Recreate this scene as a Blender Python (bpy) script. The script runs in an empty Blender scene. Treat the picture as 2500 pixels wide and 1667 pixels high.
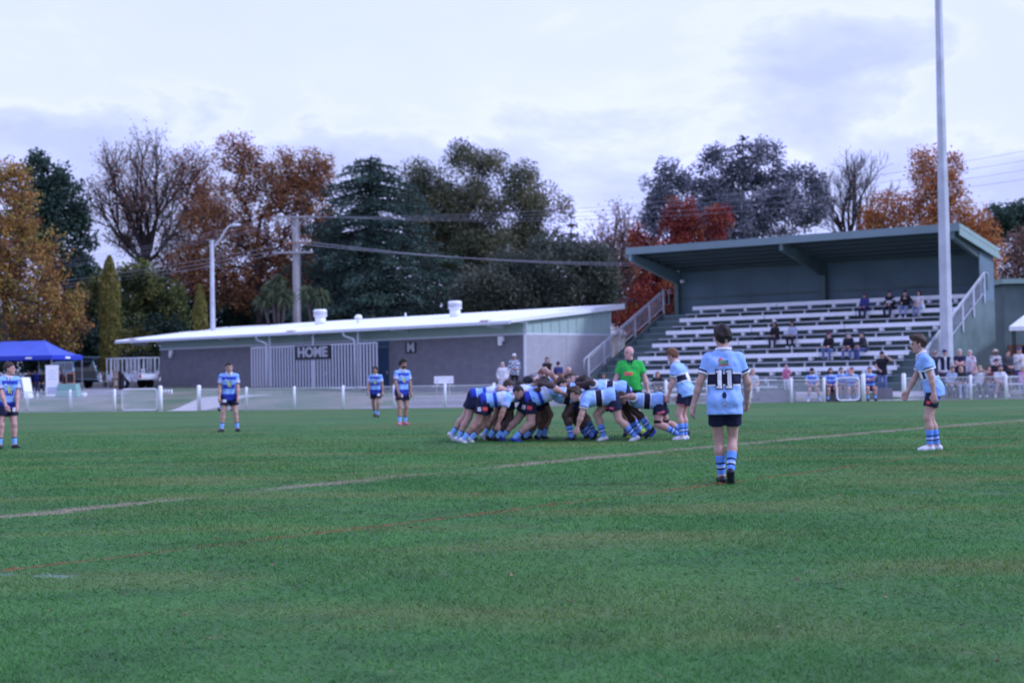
import bpy, bmesh, math, random
import numpy as np
from mathutils import Vector, Matrix
from mathutils.bvhtree import BVHTree
random.seed(7); RNG = np.random.default_rng(7)
SC = bpy.context.scene
COL = SC.collection

# ---------------------------------------------------------------- camera
FPX, CXP, CYP, CAMH = 3650.0, 1250.0, 833.5, 1.29
PITCH, ROLL = math.atan(85 / FPX), math.atan(0.017)
cF = Vector((0, math.cos(PITCH), math.sin(PITCH)))
u0 = Vector((0, -math.sin(PITCH), math.cos(PITCH))); r0 = Vector((1, 0, 0))
cR = r0 * math.cos(ROLL) - u0 * math.sin(ROLL)
cU = r0 * math.sin(ROLL) + u0 * math.cos(ROLL)
camd = bpy.data.cameras.new('camera'); cam = bpy.data.objects.new('camera', camd); COL.objects.link(cam)
cam.matrix_world = Matrix(((cR.x, cU.x, -cF.x, 0), (cR.y, cU.y, -cF.y, 0), (cR.z, cU.z, -cF.z, CAMH), (0, 0, 0, 1)))
camd.sensor_width = 36; camd.lens = 36 * FPX / 2500; camd.clip_end = 6000; camd.clip_start = 0.1
camd.dof.use_dof = True; camd.dof.focus_distance = 11.0; camd.dof.aperture_fstop = 2.7
SC.camera = cam

# ---------------------------------------------------------------- sky, sun, exposure
SUN_EL, SUN_AZ = math.radians(38), math.radians(100)     # azimuth from +Y towards +X
W = bpy.data.worlds.new('World'); SC.world = W; W.use_nodes = True
nt = W.node_tree; nt.nodes.clear()
def wn(t, **k):
    n = nt.nodes.new(t)
    for a, b in k.items(): setattr(n, a, b)
    return n
out = wn('ShaderNodeOutputWorld'); bg = wn('ShaderNodeBackground'); nt.links.new(bg.outputs[0], out.inputs[0])
sky = wn('ShaderNodeTexSky', sky_type='NISHITA', sun_disc=False, sun_elevation=SUN_EL, sun_rotation=SUN_AZ)
tc = wn('ShaderNodeTexCoord'); SKYOFF = (1.3, 5.5, 0.2)
mp = wn('ShaderNodeMapping'); mp.inputs['Scale'].default_value = (1, 1, 2.3); mp.inputs['Location'].default_value = SKYOFF
nt.links.new(tc.outputs['Generated'], mp.inputs['Vector'])
n1 = wn('ShaderNodeTexNoise'); n1.inputs['Scale'].default_value = 4.6; n1.inputs['Detail'].default_value = 7; n1.inputs['Roughness'].default_value = 0.56; n1.inputs['Distortion'].default_value = 0.25
nt.links.new(mp.outputs[0], n1.inputs['Vector'])
rp = wn('ShaderNodeValToRGB'); e = rp.color_ramp.elements
e[0].position = 0.0; e[0].color = (0.78, 0.88, 1.72, 1); e[1].position = 0.95; e[1].color = (0.57, 0.63, 1.08, 1)
for p_, c_ in ((0.40, (0.82, 0.91, 1.74, 1)), (0.48, (0.87, 0.95, 1.74, 1)), (0.545, (0.74, 0.83, 1.50, 1)), (0.70, (0.61, 0.695, 1.20, 1))): m_ = e.new(p_); m_.color = c_
# cumulus sits low, seen from the side; a thin bright veil covers the sky above it
sx = wn('ShaderNodeSeparateXYZ'); nt.links.new(tc.outputs['Generated'], sx.inputs[0])
el_ = wn('ShaderNodeMapRange'); el_.inputs[1].default_value = 0.06; el_.inputs[2].default_value = 0.26; el_.inputs[3].default_value = 0.15; el_.inputs[4].default_value = -0.12
nt.links.new(sx.outputs[2], el_.inputs[0])
ct_ = wn('ShaderNodeMath', operation='MULTIPLY_ADD'); ct_.inputs[1].default_value = 1.9; ct_.inputs[2].default_value = -0.47; nt.links.new(n1.outputs['Fac'], ct_.inputs[0])
ad_ = wn('ShaderNodeMath', operation='ADD'); nt.links.new(ct_.outputs[0], ad_.inputs[0]); nt.links.new(el_.outputs[0], ad_.inputs[1])
nt.links.new(ad_.outputs[0], rp.inputs[0])
sk = wn('ShaderNodeMix', data_type='RGBA', blend_type='MULTIPLY'); sk.inputs[0].default_value = 1
nt.links.new(sky.outputs[0], sk.inputs[6]); sk.inputs[7].default_value = (0.12, 0.12, 0.12, 1)
n2 = wn('ShaderNodeTexNoise'); n2.inputs['Scale'].default_value = 2.0; n2.inputs['Detail'].default_value = 4
nt.links.new(mp.outputs[0], n2.inputs['Vector'])
r2 = wn('ShaderNodeMapRange'); r2.inputs[1].default_value = 0.45; r2.inputs[2].default_value = 0.75; r2.inputs[3].default_value = 0.0; r2.inputs[4].default_value = 0.15
nt.links.new(n2.outputs['Fac'], r2.inputs[0])
mx = wn('ShaderNodeMix', data_type='RGBA'); nt.links.new(r2.outputs[0], mx.inputs[0]); nt.links.new(rp.outputs[0], mx.inputs[6]); nt.links.new(sk.outputs[2], mx.inputs[7])
nt.links.new(mx.outputs[2], bg.inputs[0]); bg.inputs[1].default_value = 1.0
ld = bpy.data.lights.new('sun', 'SUN'); ld.energy = 3.0; ld.angle = math.radians(7); ld.color = (0.64, 0.73, 1.0)
sun = bpy.data.objects.new('sun', ld); COL.objects.link(sun)
sd = Vector((math.sin(SUN_AZ) * math.cos(SUN_EL), math.cos(SUN_AZ) * math.cos(SUN_EL), math.sin(SUN_EL)))
sun.rotation_euler = sd.to_track_quat('Z', 'Y').to_euler(); sun.location = (40, 0, 60)
vs = SC.view_settings; vs.view_transform = 'Standard'; vs.look = 'None'; vs.gamma = 1; vs.use_curve_mapping = False; vs.exposure = 0.0
SC.cycles.max_bounces = 6; SC.cycles.transparent_max_bounces = 12
try: SC.cycles.use_denoising = True
except Exception: pass

# ---------------------------------------------------------------- pixel helpers (photo pixels, 2500 wide)
def ray(x, y):
    return cF + cR * ((x - CXP) / FPX) + cU * ((CYP - y) / FPX)
def P(x, y, D):
    d = ray(x, y); return Vector((0, 0, CAMH)) + d * (D / d.y)
def G(x, y, z=0.0):
    d = ray(x, y); return Vector((0, 0, CAMH)) + d * ((z - CAMH) / d.z)
def pxx(v):
    q = Vector(v) - Vector((0, 0, CAMH)); w = q.dot(cF); return CXP + FPX * q.dot(cR) / w, CYP - FPX * q.dot(cU) / w
def XD(x, D, z=0.5):
    "world x of photo column x at distance D, height z"
    a = 0.0
    for _ in range(4):
        px = pxx((a, D, z))[0]; a += (x - px) * D / FPX
    return a

# ---------------------------------------------------------------- terrain
FX = [-60, -40, -22, -10, 0, 10, 16, 22, 40, 60]; FY = [74, 72.5, 68.5, 64.6, 62.6, 62.2, 62.2, 61.6, 58, 54]
def fence_y(x): return float(np.interp(x, FX, FY))
def sm(a, b, t):
    t = min(max((t - a) / (b - a), 0), 1); return t * t * (3 - 2 * t)
def terr(x, y):
    q = y - fence_y(x)
    left = 1 - sm(2, 9, x)
    z1 = 0.5 * sm(1.0, 9.0, q) * left + 0.34 * sm(0.8, 3.0, q) * (1 - left)
    return z1 + 0.45 * sm(11, 23, q) * (1 - sm(-12, -2, x)) + 0.5 * sm(22, 60, q)

# ---------------------------------------------------------------- materials
MATS = {}
def base_mat(name):
    m = bpy.data.materials.new(name); m.use_nodes = True; MATS[name] = m
    return m, m.node_tree, m.node_tree.nodes['Principled BSDF']
def M(name, col, rough=0.75, var=0.14, scale=5.0, bump=0.0, metal=0.0, spec=0.3, tint=False, bscale=None, trans=0.0):
    m, t, b = base_mat(name)
    b.inputs['Roughness'].default_value = rough; b.inputs['Metallic'].default_value = metal
    b.inputs['Specular IOR Level'].default_value = spec
    tcn = t.nodes.new('ShaderNodeTexCoord'); nz = t.nodes.new('ShaderNodeTexNoise')
    nz.inputs['Scale'].default_value = scale; nz.inputs['Detail'].default_value = 5
    t.links.new(tcn.outputs['Object'], nz.inputs['Vector'])
    mr = t.nodes.new('ShaderNodeMapRange'); mr.inputs[1].default_value = 0.25; mr.inputs[2].default_value = 0.75
    mr.inputs[3].default_value = 1 - var; mr.inputs[4].default_value = 1 + var
    t.links.new(nz.outputs['Fac'], mr.inputs[0])
    mu = t.nodes.new('ShaderNodeMix'); mu.data_type = 'RGBA'; mu.blend_type = 'MULTIPLY'; mu.inputs[0].default_value = 1
    mu.inputs[6].default_value = (*col, 1); t.links.new(mr.outputs[0], mu.inputs[7])
    last = mu.outputs[2]
    if tint:
        at = t.nodes.new('ShaderNodeAttribute'); at.attribute_name = 'tint'
        m2 = t.nodes.new('ShaderNodeMix'); m2.data_type = 'RGBA'; m2.blend_type = 'MULTIPLY'; m2.inputs[0].default_value = 1
        t.links.new(last, m2.inputs[6]); t.links.new(at.outputs['Fac'], m2.inputs[7]); last = m2.outputs[2]
    t.links.new(last, b.inputs['Base Color'])
    if bump:
        n2 = t.nodes.new('ShaderNodeTexNoise'); n2.inputs['Scale'].default_value = bscale or scale * 8; n2.inputs['Detail'].default_value = 4
        t.links.new(tcn.outputs['Object'], n2.inputs['Vector'])
        bp = t.nodes.new('ShaderNodeBump'); bp.inputs['Strength'].default_value = bump; bp.inputs['Distance'].default_value = 0.02
        t.links.new(n2.outputs['Fac'], bp.inputs['Height']); t.links.new(bp.outputs[0], b.inputs['Normal'])
    return m
def fold_bump(t, b, tcn, amt):
    "soft creases of worn cloth"
    mpn = t.nodes.new('ShaderNodeMapping'); mpn.inputs['Scale'].default_value = (9, 9, 5); mpn.inputs['Rotation'].default_value = (0.5, 0.3, 0.2)
    t.links.new(tcn.outputs['Object'], mpn.inputs['Vector'])
    n2 = t.nodes.new('ShaderNodeTexNoise'); n2.inputs['Scale'].default_value = 1.0; n2.inputs['Detail'].default_value = 3; n2.inputs['Distortion'].default_value = 1.6
    t.links.new(mpn.outputs[0], n2.inputs['Vector'])
    bp = t.nodes.new('ShaderNodeBump'); bp.inputs['Strength'].default_value = amt; bp.inputs['Distance'].default_value = 0.06
    t.links.new(n2.outputs['Fac'], bp.inputs['Height']); t.links.new(bp.outputs[0], b.inputs['Normal'])
def ramp_mat(name, attr, stops, rough=0.8, interp='LINEAR', trans=0.0, var=0.1, folds=0.0):
    "colour from a per-vertex attribute through a ramp"
    m, t, b = base_mat(name)
    b.inputs['Roughness'].default_value = rough; b.inputs['Specular IOR Level'].default_value = 0.25
    at = t.nodes.new('ShaderNodeAttribute'); at.attribute_name = attr
    r = t.nodes.new('ShaderNodeValToRGB'); r.color_ramp.interpolation = interp
    el = r.color_ramp.elements
    while len(el) < len(stops): el.new(0.5)
    for q, (p, c) in zip(el, stops): q.position = p; q.color = (*c, 1)
    t.links.new(at.outputs['Fac'], r.inputs[0])
    tcn = t.nodes.new('ShaderNodeTexCoord'); nz = t.nodes.new('ShaderNodeTexNoise'); nz.inputs['Scale'].default_value = 9; nz.inputs['Detail'].default_value = 3
    t.links.new(tcn.outputs['Object'], nz.inputs['Vector'])
    mr = t.nodes.new('ShaderNodeMapRange'); mr.inputs[1].default_value = 0.25; mr.inputs[2].default_value = 0.75; mr.inputs[3].default_value = 1 - var; mr.inputs[4].default_value = 1 + var
    t.links.new(nz.outputs['Fac'], mr.inputs[0])
    mu = t.nodes.new('ShaderNodeMix'); mu.data_type = 'RGBA'; mu.blend_type = 'MULTIPLY'; mu.inputs[0].default_value = 1
    t.links.new(r.outputs[0], mu.inputs[6]); t.links.new(mr.outputs[0], mu.inputs[7])
    t.links.new(mu.outputs[2], b.inputs['Base Color'])
    if folds: fold_bump(t, b, tcn, folds)
    if trans:
        tr = t.nodes.new('ShaderNodeBsdfTranslucent'); t.links.new(mu.outputs[2], tr.inputs[0])
        ms = t.nodes.new('ShaderNodeMixShader'); ms.inputs[0].default_value = trans
        t.links.new(b.outputs[0], ms.inputs[1]); t.links.new(tr.outputs[0], ms.inputs[2])
        t.links.new(ms.outputs[0], t.nodes['Material Output'].inputs[0])
    return m

# ---------------------------------------------------------------- object helpers
def tag(o, label=None, cat=None, group=None, kind=None):
    if label: o['label'] = label
    if cat: o['category'] = cat
    if group: o['group'] = group
    if kind: o['kind'] = kind
    return o
def link(name, data, parent=None):
    o = bpy.data.objects.new(name, data); COL.objects.link(o)
    if parent is not None: o.parent = parent
    return o
def empty(name, loc=(0, 0, 0), rz=0.0, label=None, cat=None, group=None):
    o = link(name, None); o.location = loc; o.rotation_euler = (0, 0, rz); o.empty_display_size = 0.2
    return tag(o, label, cat, group)
def np_mesh(name, V, F, smooth=False):
    "V (n,3) array, F (m,k) array of equal-size faces"
    V = np.asarray(V, np.float32); F = np.asarray(F, np.int32)
    me = bpy.data.meshes.new(name); me.vertices.add(len(V)); me.vertices.foreach_set('co', V.ravel())
    k = F.shape[1]; me.loops.add(F.size); me.loops.foreach_set('vertex_index', F.ravel())
    me.polygons.add(len(F)); me.polygons.foreach_set('loop_start', np.arange(0, F.size, k, dtype=np.int32))
    me.polygons.foreach_set('loop_total', np.full(len(F), k, np.int32))
    me.polygons.foreach_set('use_smooth', np.full(len(F), smooth, bool))
    me.update(calc_edges=True); return me
def set_attr(me, name, arr, domain='POINT'):
    a = me.attributes.new(name, 'FLOAT', domain); a.data.foreach_set('value', np.asarray(arr, np.float32))
class MB:
    "collects boxes, tubes and prisms; build() links them as one mesh object"
    def __init__(s): s.v = []; s.f = []
    def add(s, vs_, fs_):
        n = len(s.v); s.v += [tuple(v) for v in vs_]; s.f += [tuple(i + n for i in f) for f in fs_]; return s
    def box(s, x0, x1, y0, y1, z0, z1, mat=None):
        v = [(x, y, z) for x in (x0, x1) for y in (y0, y1) for z in (z0, z1)]
        if mat is not None: v = [mat @ Vector(q) for q in v]
        return s.add(v, [(0, 1, 3, 2), (4, 6, 7, 5), (0, 4, 5, 1), (2, 3, 7, 6), (0, 2, 6, 4), (1, 5, 7, 3)])
    def bar(s, a, b, w, h, up=(0, 0, 1)):
        a, b = Vector(a), Vector(b); d = (b - a).normalized(); u = Vector(up)
        r = d.cross(u)
        if r.length < 1e-4: r = d.cross(Vector((1, 0, 0)))
        r.normalize(); u = r.cross(d)
        v = [p + r * (i * w / 2) + u * (j * h / 2) for p in (a, b) for i, j in ((-1, -1), (1, -1), (1, 1), (-1, 1))]
        return s.add(v, [(0, 1, 2, 3), (7, 6, 5, 4), (0, 4, 5, 1), (1, 5, 6, 2), (2, 6, 7, 3), (3, 7, 4, 0)])
    def tube(s, pts, rad, n=8, cap=True):
        pts = [Vector(p) for p in pts]; m = len(pts)
        rad = rad if isinstance(rad, (list, tuple)) else [rad] * m
        rings = []; prev = None
        for i, p in enumerate(pts):
            d = (pts[min(i + 1, m - 1)] - pts[max(i - 1, 0)]).normalized()
            a = prev if prev is not None else (Vector((0, 0, 1)) if abs(d.z) < 0.9 else Vector((1, 0, 0)))
            r = (a - d * a.dot(d)).normalized(); prev = r; u = d.cross(r)
            rings.append([p + (r * math.cos(2 * math.pi * k / n) + u * math.sin(2 * math.pi * k / n)) * rad[i] for k in range(n)])
        v = [q for R_ in rings for q in R_]; f = []
        for i in range(m - 1):
            for k in range(n): f.append((i * n + k, i * n + (k + 1) % n, (i + 1) * n + (k + 1) % n, (i + 1) * n + k))
        if cap: f += [tuple(range(n))[::-1], tuple((m - 1) * n + k for k in range(n))]
        return s.add(v, f)
    def prism(s, poly, off):
        "planar polygon (3D points) extruded by off"
        n = len(poly); off = Vector(off); v = [Vector(p) for p in poly] + [Vector(p) + off for p in poly]
        f = [tuple(range(n)), tuple(range(2 * n - 1, n - 1, -1))] + [(i, i + n, (i + 1) % n + n, (i + 1) % n) for i in range(n)]
        return s.add(v, f)
    def sphere(s, c, r, nu=10, nv=6):
        r = (r, r, r) if isinstance(r, (int, float)) else r; v = []; f = []
        for i in range(nv + 1):
            t = math.pi * i / nv
            for k in range(nu):
                a = 2 * math.pi * k / nu; v.append((c[0] + r[0] * math.sin(t) * math.cos(a), c[1] + r[1] * math.sin(t) * math.sin(a), c[2] + r[2] * math.cos(t)))
        for i in range(nv):
            for k in range(nu): f.append((i * nu + k, (i + 1) * nu + k, (i + 1) * nu + (k + 1) % nu, i * nu + (k + 1) % nu))
        return s.add(v, f)
    def mesh(s, name, mat, smooth=False, bevel=0.0):
        me = bpy.data.meshes.new(name); me.from_pydata(s.v, [], s.f)
        bm = bmesh.new(); bm.from_mesh(me)
        if bevel: bmesh.ops.bevel(bm, geom=list(bm.edges), offset=bevel, segments=2, affect='EDGES', profile=0.7)
        bmesh.ops.recalc_face_normals(bm, faces=list(bm.faces)); bm.to_mesh(me); bm.free()
        if mat is not None: me.materials.append(mat)
        if smooth: me.polygons.foreach_set('use_smooth', np.ones(len(me.polygons), bool))
        return me
    def build(s, name, mat, parent=None, smooth=False, bevel=0.0, **k):
        o = link(name, s.mesh(name, mat, smooth, bevel), parent)
        return tag(o, **k) if k else o
def copy_tree(o, parent=None):
    c = o.copy(); COL.objects.link(c); c.parent = parent
    for ch in o.children: copy_tree(ch, c)
    return c
def text_mesh(txt, size, bold=0.0, ext=0.0):
    cu = bpy.data.curves.new('lettering', 'FONT'); cu.body = txt; cu.size = size; cu.align_x = 'CENTER'; cu.align_y = 'CENTER'
    cu.offset = bold; cu.extrude = ext; cu.resolution_u = 4
    o = bpy.data.objects.new('lettering', cu); COL.objects.link(o)
    dg = bpy.context.evaluated_depsgraph_get(); me = bpy.data.meshes.new_from_object(o.evaluated_get(dg))
    bpy.data.objects.remove(o); return me

# ---------------------------------------------------------------- materials of the place
steel = M('galvanised steel', (0.48, 0.50, 0.54), 0.5, 0.2, 3, metal=0.2)
white = M('white paint', (0.86, 0.86, 0.87), 0.5, 0.06, 3)
bench_w = M('bench aluminium', (0.80, 0.81, 0.84), 0.45, 0.06, 3, metal=0.1)
foot_w = M('footplate aluminium', (0.62, 0.63, 0.68), 0.5, 0.08, 3, metal=0.15)
roofw = M('white roof sheet', (0.84, 0.85, 0.87), 0.35, 0.04, 0.6)
trimw = M('pale steel trim', (0.62, 0.64, 0.70), 0.5, 0.06, 2)
clad = M('pale green cladding', (0.36, 0.47, 0.43), 0.6, 0.06, 1)
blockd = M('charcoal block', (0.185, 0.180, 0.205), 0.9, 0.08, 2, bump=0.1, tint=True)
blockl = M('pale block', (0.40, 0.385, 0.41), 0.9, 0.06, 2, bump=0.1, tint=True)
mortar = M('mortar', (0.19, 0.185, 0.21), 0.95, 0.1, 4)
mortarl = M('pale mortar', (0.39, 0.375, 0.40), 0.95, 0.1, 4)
conc = M('concrete', (0.40, 0.38, 0.38), 0.9, 0.14, 1.2, bump=0.2)
concd = M('grey concrete', (0.22, 0.21, 0.23), 0.9, 0.14, 1.5, bump=0.2)
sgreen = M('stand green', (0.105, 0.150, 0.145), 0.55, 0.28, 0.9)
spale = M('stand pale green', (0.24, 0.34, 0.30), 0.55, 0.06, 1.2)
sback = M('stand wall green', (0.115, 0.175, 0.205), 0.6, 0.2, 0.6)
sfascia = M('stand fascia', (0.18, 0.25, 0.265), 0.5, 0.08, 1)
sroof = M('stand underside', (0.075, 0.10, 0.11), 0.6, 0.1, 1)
black = M('black', (0.012, 0.012, 0.015), 0.6, 0.1)
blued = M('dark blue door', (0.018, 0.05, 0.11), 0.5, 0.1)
tealp = M('teal panel', (0.02, 0.09, 0.15), 0.5, 0.1)
signm = M('sign black', (0.015, 0.017, 0.022), 0.4, 0.1)
letm = M('sign letter grey', (0.42, 0.43, 0.48), 0.5, 0.05)
rust = M('rusty red', (0.32, 0.09, 0.06), 0.8, 0.2)
timber = M('weathered timber', (0.36, 0.34, 0.33), 0.9, 0.2, 3, bump=0.4)
galpole = M('galvanised pole', (0.50, 0.52, 0.56), 0.55, 0.22, 1.2, metal=0.15)
wirem = M('wire grey', (0.24, 0.24, 0.27), 0.6, 0.1)
fencew = M('white coated wire', (0.78, 0.78, 0.80), 0.5, 0.05)

# ---------------------------------------------------------------- turf colour (worn line, red line, faint chalk)
def fit(pts):
    w = [G(x, y) for x, y in pts]; X = np.array([v.x for v in w]); Y = np.array([v.y for v in w])
    return np.polyfit(X, Y, 2 if len(pts) > 3 else 1)
BROWN = fit([(106, 1250), (425, 1222), (765, 1186), (1170, 1143), (1690, 1095), (2264, 1044), (2480, 1027)])
RED = fit([(0, 1393), (300, 1356), (800, 1303), (1250, 1247), (1745, 1180), (2245, 1116)])
CH1 = fit([(0, 1183), (700, 1126)])
def line_mask(t, pos, co, width, soft, nz_amp, brk_scale, lo, hi, xr=None):
    "1 inside a band around y = poly(x)"
    N = t.nodes.new; L = t.links.new
    def math_(op, a, b=None, c=None):
        n = N('ShaderNodeMath'); n.operation = op
        for i, q in enumerate((a, b, c)):
            if q is None: continue
            if isinstance(q, (int, float)): n.inputs[i].default_value = q
            else: L(q, n.inputs[i])
        return n.outputs[0]
    sp = N('ShaderNodeSeparateXYZ'); L(pos, sp.inputs[0])
    x, y = sp.outputs[0], sp.outputs[1]
    acc = float(co[0])
    for c in co[1:]: acc = math_('MULTIPLY_ADD', x, acc, float(c)) if not isinstance(acc, float) else math_('MULTIPLY_ADD', x, acc, float(c))
    d = math_('SUBTRACT', y, acc)
    nz = N('ShaderNodeTexNoise'); nz.inputs['Scale'].default_value = 1.3; nz.inputs['Detail'].default_value = 7; L(pos, nz.inputs['Vector'])
    d = math_('ADD', d, math_('MULTIPLY', math_('SUBTRACT', nz.outputs['Fac'], 0.5), nz_amp))
    d = math_('ABSOLUTE', d)
    mr = N('ShaderNodeMapRange'); mr.inputs[1].default_value = width; mr.inputs[2].default_value = width + soft; mr.inputs[3].default_value = 1; mr.inputs[4].default_value = 0
    L(d, mr.inputs[0])
    b = N('ShaderNodeTexNoise'); b.inputs['Scale'].default_value = brk_scale; b.inputs['Detail'].default_value = 5; L(pos, b.inputs['Vector'])
    m2 = N('ShaderNodeMapRange'); m2.inputs[1].default_value = lo; m2.inputs[2].default_value = hi; L(b.outputs['Fac'], m2.inputs[0])
    f2 = N('ShaderNodeTexNoise'); f2.inputs['Scale'].default_value = 9.0; f2.inputs['Detail'].default_value = 6; L(pos, f2.inputs['Vector'])
    m3 = N('ShaderNodeMapRange'); m3.inputs[1].default_value = 0.40; m3.inputs[2].default_value = 0.56; m3.inputs[3].default_value = 0.45; L(f2.outputs['Fac'], m3.inputs[0])
    o = math_('MULTIPLY', math_('MULTIPLY', mr.outputs[0], m2.outputs[0]), m3.outputs[0])
    if xr:
        for a, s in ((xr[0], 1), (xr[1], -1)):
            q = N('ShaderNodeMapRange'); q.inputs[1].default_value = a - 0.3 * s; q.inputs[2].default_value = a + 0.3 * s; L(x, q.inputs[0]); o = math_('MULTIPLY', o, q.outputs[0])
    return o
def turf_mat(name, bright, blade):
    m, t, b = base_mat(name); N = t.nodes.new; L = t.links.new
    ge = N('ShaderNodeNewGeometry'); pos = ge.outputs['Position']
    def noise(scale, det, vec=None):
        n = N('ShaderNodeTexNoise'); n.inputs['Scale'].default_value = scale; n.inputs['Detail'].default_value = det; L(vec or pos, n.inputs['Vector']); return n.outputs['Fac']
    def mix(f, a, c):
        n = N('ShaderNodeMix'); n.data_type = 'RGBA'
        if isinstance(f, float): n.inputs[0].default_value = f
        else: L(f, n.inputs[0])
        for q, i in ((a, 6), (c, 7)):
            if isinstance(q, tuple): n.inputs[i].default_value = (*q, 1)
            else: L(q, n.inputs[i])
        return n.outputs[2]
    def mr(v, a, c, d=0.0, e=1.0):
        n = N('ShaderNodeMapRange'); n.inputs[1].default_value = a; n.inputs[2].default_value = c; n.inputs[3].default_value = d; n.inputs[4].default_value = e; L(v, n.inputs[0]); return n.outputs[0]
    k = bright
    g = mix(mr(noise(0.30, 6), 0.36, 0.64), (0.045 * k, 0.129 * k, 0.035 * k), (0.068 * k, 0.181 * k, 0.046 * k))
    g = mix(mr(noise(1.9, 7), 0.47, 0.70, 0.0, 0.75), g, (0.028 * k, 0.080 * k, 0.028 * k))
    mpn = N('ShaderNodeMapping'); mpn.inputs['Scale'].default_value = (0.22, 0.7, 1); mpn.inputs['Rotation'].default_value = (0, 0, 0.2); L(pos, mpn.inputs['Vector'])
    g = mix(mr(noise(1.0, 7, mpn.outputs[0]), 0.49, 0.68, 0.0, 0.72), g, (0.159 * k, 0.157 * k, 0.055 * k))
    g = mix(mr(noise(0.17, 4), 0.52, 0.66, 0.0, 0.45), g, (0.124 * k, 0.151 * k, 0.048 * k))
    g = mix(mr(noise(60 if not blade else 14, 3), 0.35, 0.7, 0.0, 0.45), g, (0.082 * k, 0.227 * k, 0.055 * k))
    g = mix(mr(noise(5.5, 3), 0.665, 0.73, 0.0, 0.55), g, (0.20, 0.18, 0.11))
    br = line_mask(t, pos, BROWN, 0.08, 0.42, 1.0, 0.42, 0.33, 0.50, (-6.6, 30))
    g = mix(br, g, (0.40, 0.315, 0.225) if blade else (0.30, 0.235, 0.17))
    rd = line_mask(t, pos, RED, 0.035, 0.06, 0.08, 1.1, 0.30, 0.52)
    g = mix(mr(rd, 0, 1, 0, 0.95), g, (0.36, 0.085, 0.050) if blade else (0.25, 0.065, 0.04))
    c1 = line_mask(t, pos, CH1, 0.03, 0.06, 0.1, 1.6, 0.5, 0.62, (-8, -1))
    c2 = line_mask(t, pos, CHALK2, 0.03, 0.06, 0.06, 3.0, 0.40, 0.55, CH2X)
    c3 = line_mask(t, pos, CHALK3, 0.03, 0.06, 0.06, 3.0, 0.42, 0.6, CH3X)
    for c, s in ((c1, 0.35), (c2, 0.6), (c3, 0.5)): g = mix(mr(c, 0, 1, 0, s), g, (0.30, 0.42, 0.40))
    if blade:
        at = N('ShaderNodeAttribute'); at.attribute_name = 'tint'
        mm = N('ShaderNodeMix'); mm.data_type = 'RGBA'; mm.blend_type = 'MULTIPLY'; mm.inputs[0].default_value = 1; L(g, mm.inputs[6]); L(at.outputs['Fac'], mm.inputs[7]); g = mm.outputs[2]
    L(g, b.inputs['Base Color']); b.inputs['Roughness'].default_value = 0.75; b.inputs['Specular IOR Level'].default_value = 0.2
    if blade:
        tr = N('ShaderNodeBsdfTranslucent'); L(g, tr.inputs[0]); ms = N('ShaderNodeMixShader'); ms.inputs[0].default_value = 0.3
        L(b.outputs[0], ms.inputs[1]); L(tr.outputs[0], ms.inputs[2]); L(ms.outputs[0], t.nodes['Material Output'].inputs[0])
    else:
        bp = N('ShaderNodeBump'); bp.inputs['Strength'].default_value = 0.7; bp.inputs['Distance'].default_value = 0.04; L(noise(38, 5), bp.inputs['Height']); L(bp.outputs[0], b.inputs['Normal'])
    return m
a_, b_ = G(0, 1402), G(222, 1409); CHALK2 = np.polyfit([a_.x, b_.x], [a_.y, b_.y], 1); CH2X = (a_.x, b_.x)
a_, b_ = G(2150, 1203), G(2500, 1206); CHALK3 = np.polyfit([a_.x, b_.x], [a_.y, b_.y], 1); CH3X = (a_.x, b_.x)
turf = turf_mat('field turf', 0.88, False); turfb = turf_mat('field grass blades', 1.48, True)

# ---------------------------------------------------------------- ground sheets
def sheet(name, us, vsn, fn, mat, **k):
    V = []; F = []
    for u in us:
        for v in vsn: V.append(fn(u, v))
    n = len(vsn)
    for i in range(len(us) - 1):
        for j in range(n - 1): F.append((i * n + j, (i + 1) * n + j, (i + 1) * n + j + 1, i * n + j + 1))
    me = np_mesh(name, V, F, True); me.materials.append(mat); return tag(link(name, me), **k)
xs = sorted(set(list(np.linspace(-60, 60, 81)) + [-900, -500, -250, -120, 120, 250, 500, 900]))
sheet('field', xs, [-60, -20, 0, 10, 20, 30, 40, 50, 1e9], lambda x, v: (x, min(v, fence_y(x) + 0.12), 0.0), turf, kind='structure')
m, t, b = base_mat('verge ground'); N = t.nodes.new; L = t.links.new
ge = N('ShaderNodeNewGeometry')
n1_ = N('ShaderNodeTexNoise'); n1_.inputs['Scale'].default_value = 0.35; n1_.inputs['Detail'].default_value = 6; L(ge.outputs['Position'], n1_.inputs['Vector'])
r_ = N('ShaderNodeValToRGB'); el = r_.color_ramp.elements; el[0].position = 0.36; el[0].color = (0.060, 0.115, 0.055, 1); el[1].position = 0.62; el[1].color = (0.20, 0.175, 0.14, 1)
q = el.new(0.5); q.color = (0.115, 0.14, 0.085, 1)
L(n1_.outputs['Fac'], r_.inputs[0]); L(r_.outputs[0], b.inputs['Base Color']); b.inputs['Roughness'].default_value = 0.9
verge_m = m
vv = [0.12, 0.6, 1, 2, 3, 4, 5, 6, 7, 8, 9, 10, 12, 16, 20, 25, 30, 36, 45, 60, 90, 150, 300, 700, 1500, 3500]
sheet('verge', xs, vv, lambda x, q: (x, fence_y(x) + q, terr(x, fence_y(x) + q) - (0.0 if q > 0.2 else 0.01)), verge_m, kind='structure')
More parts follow.
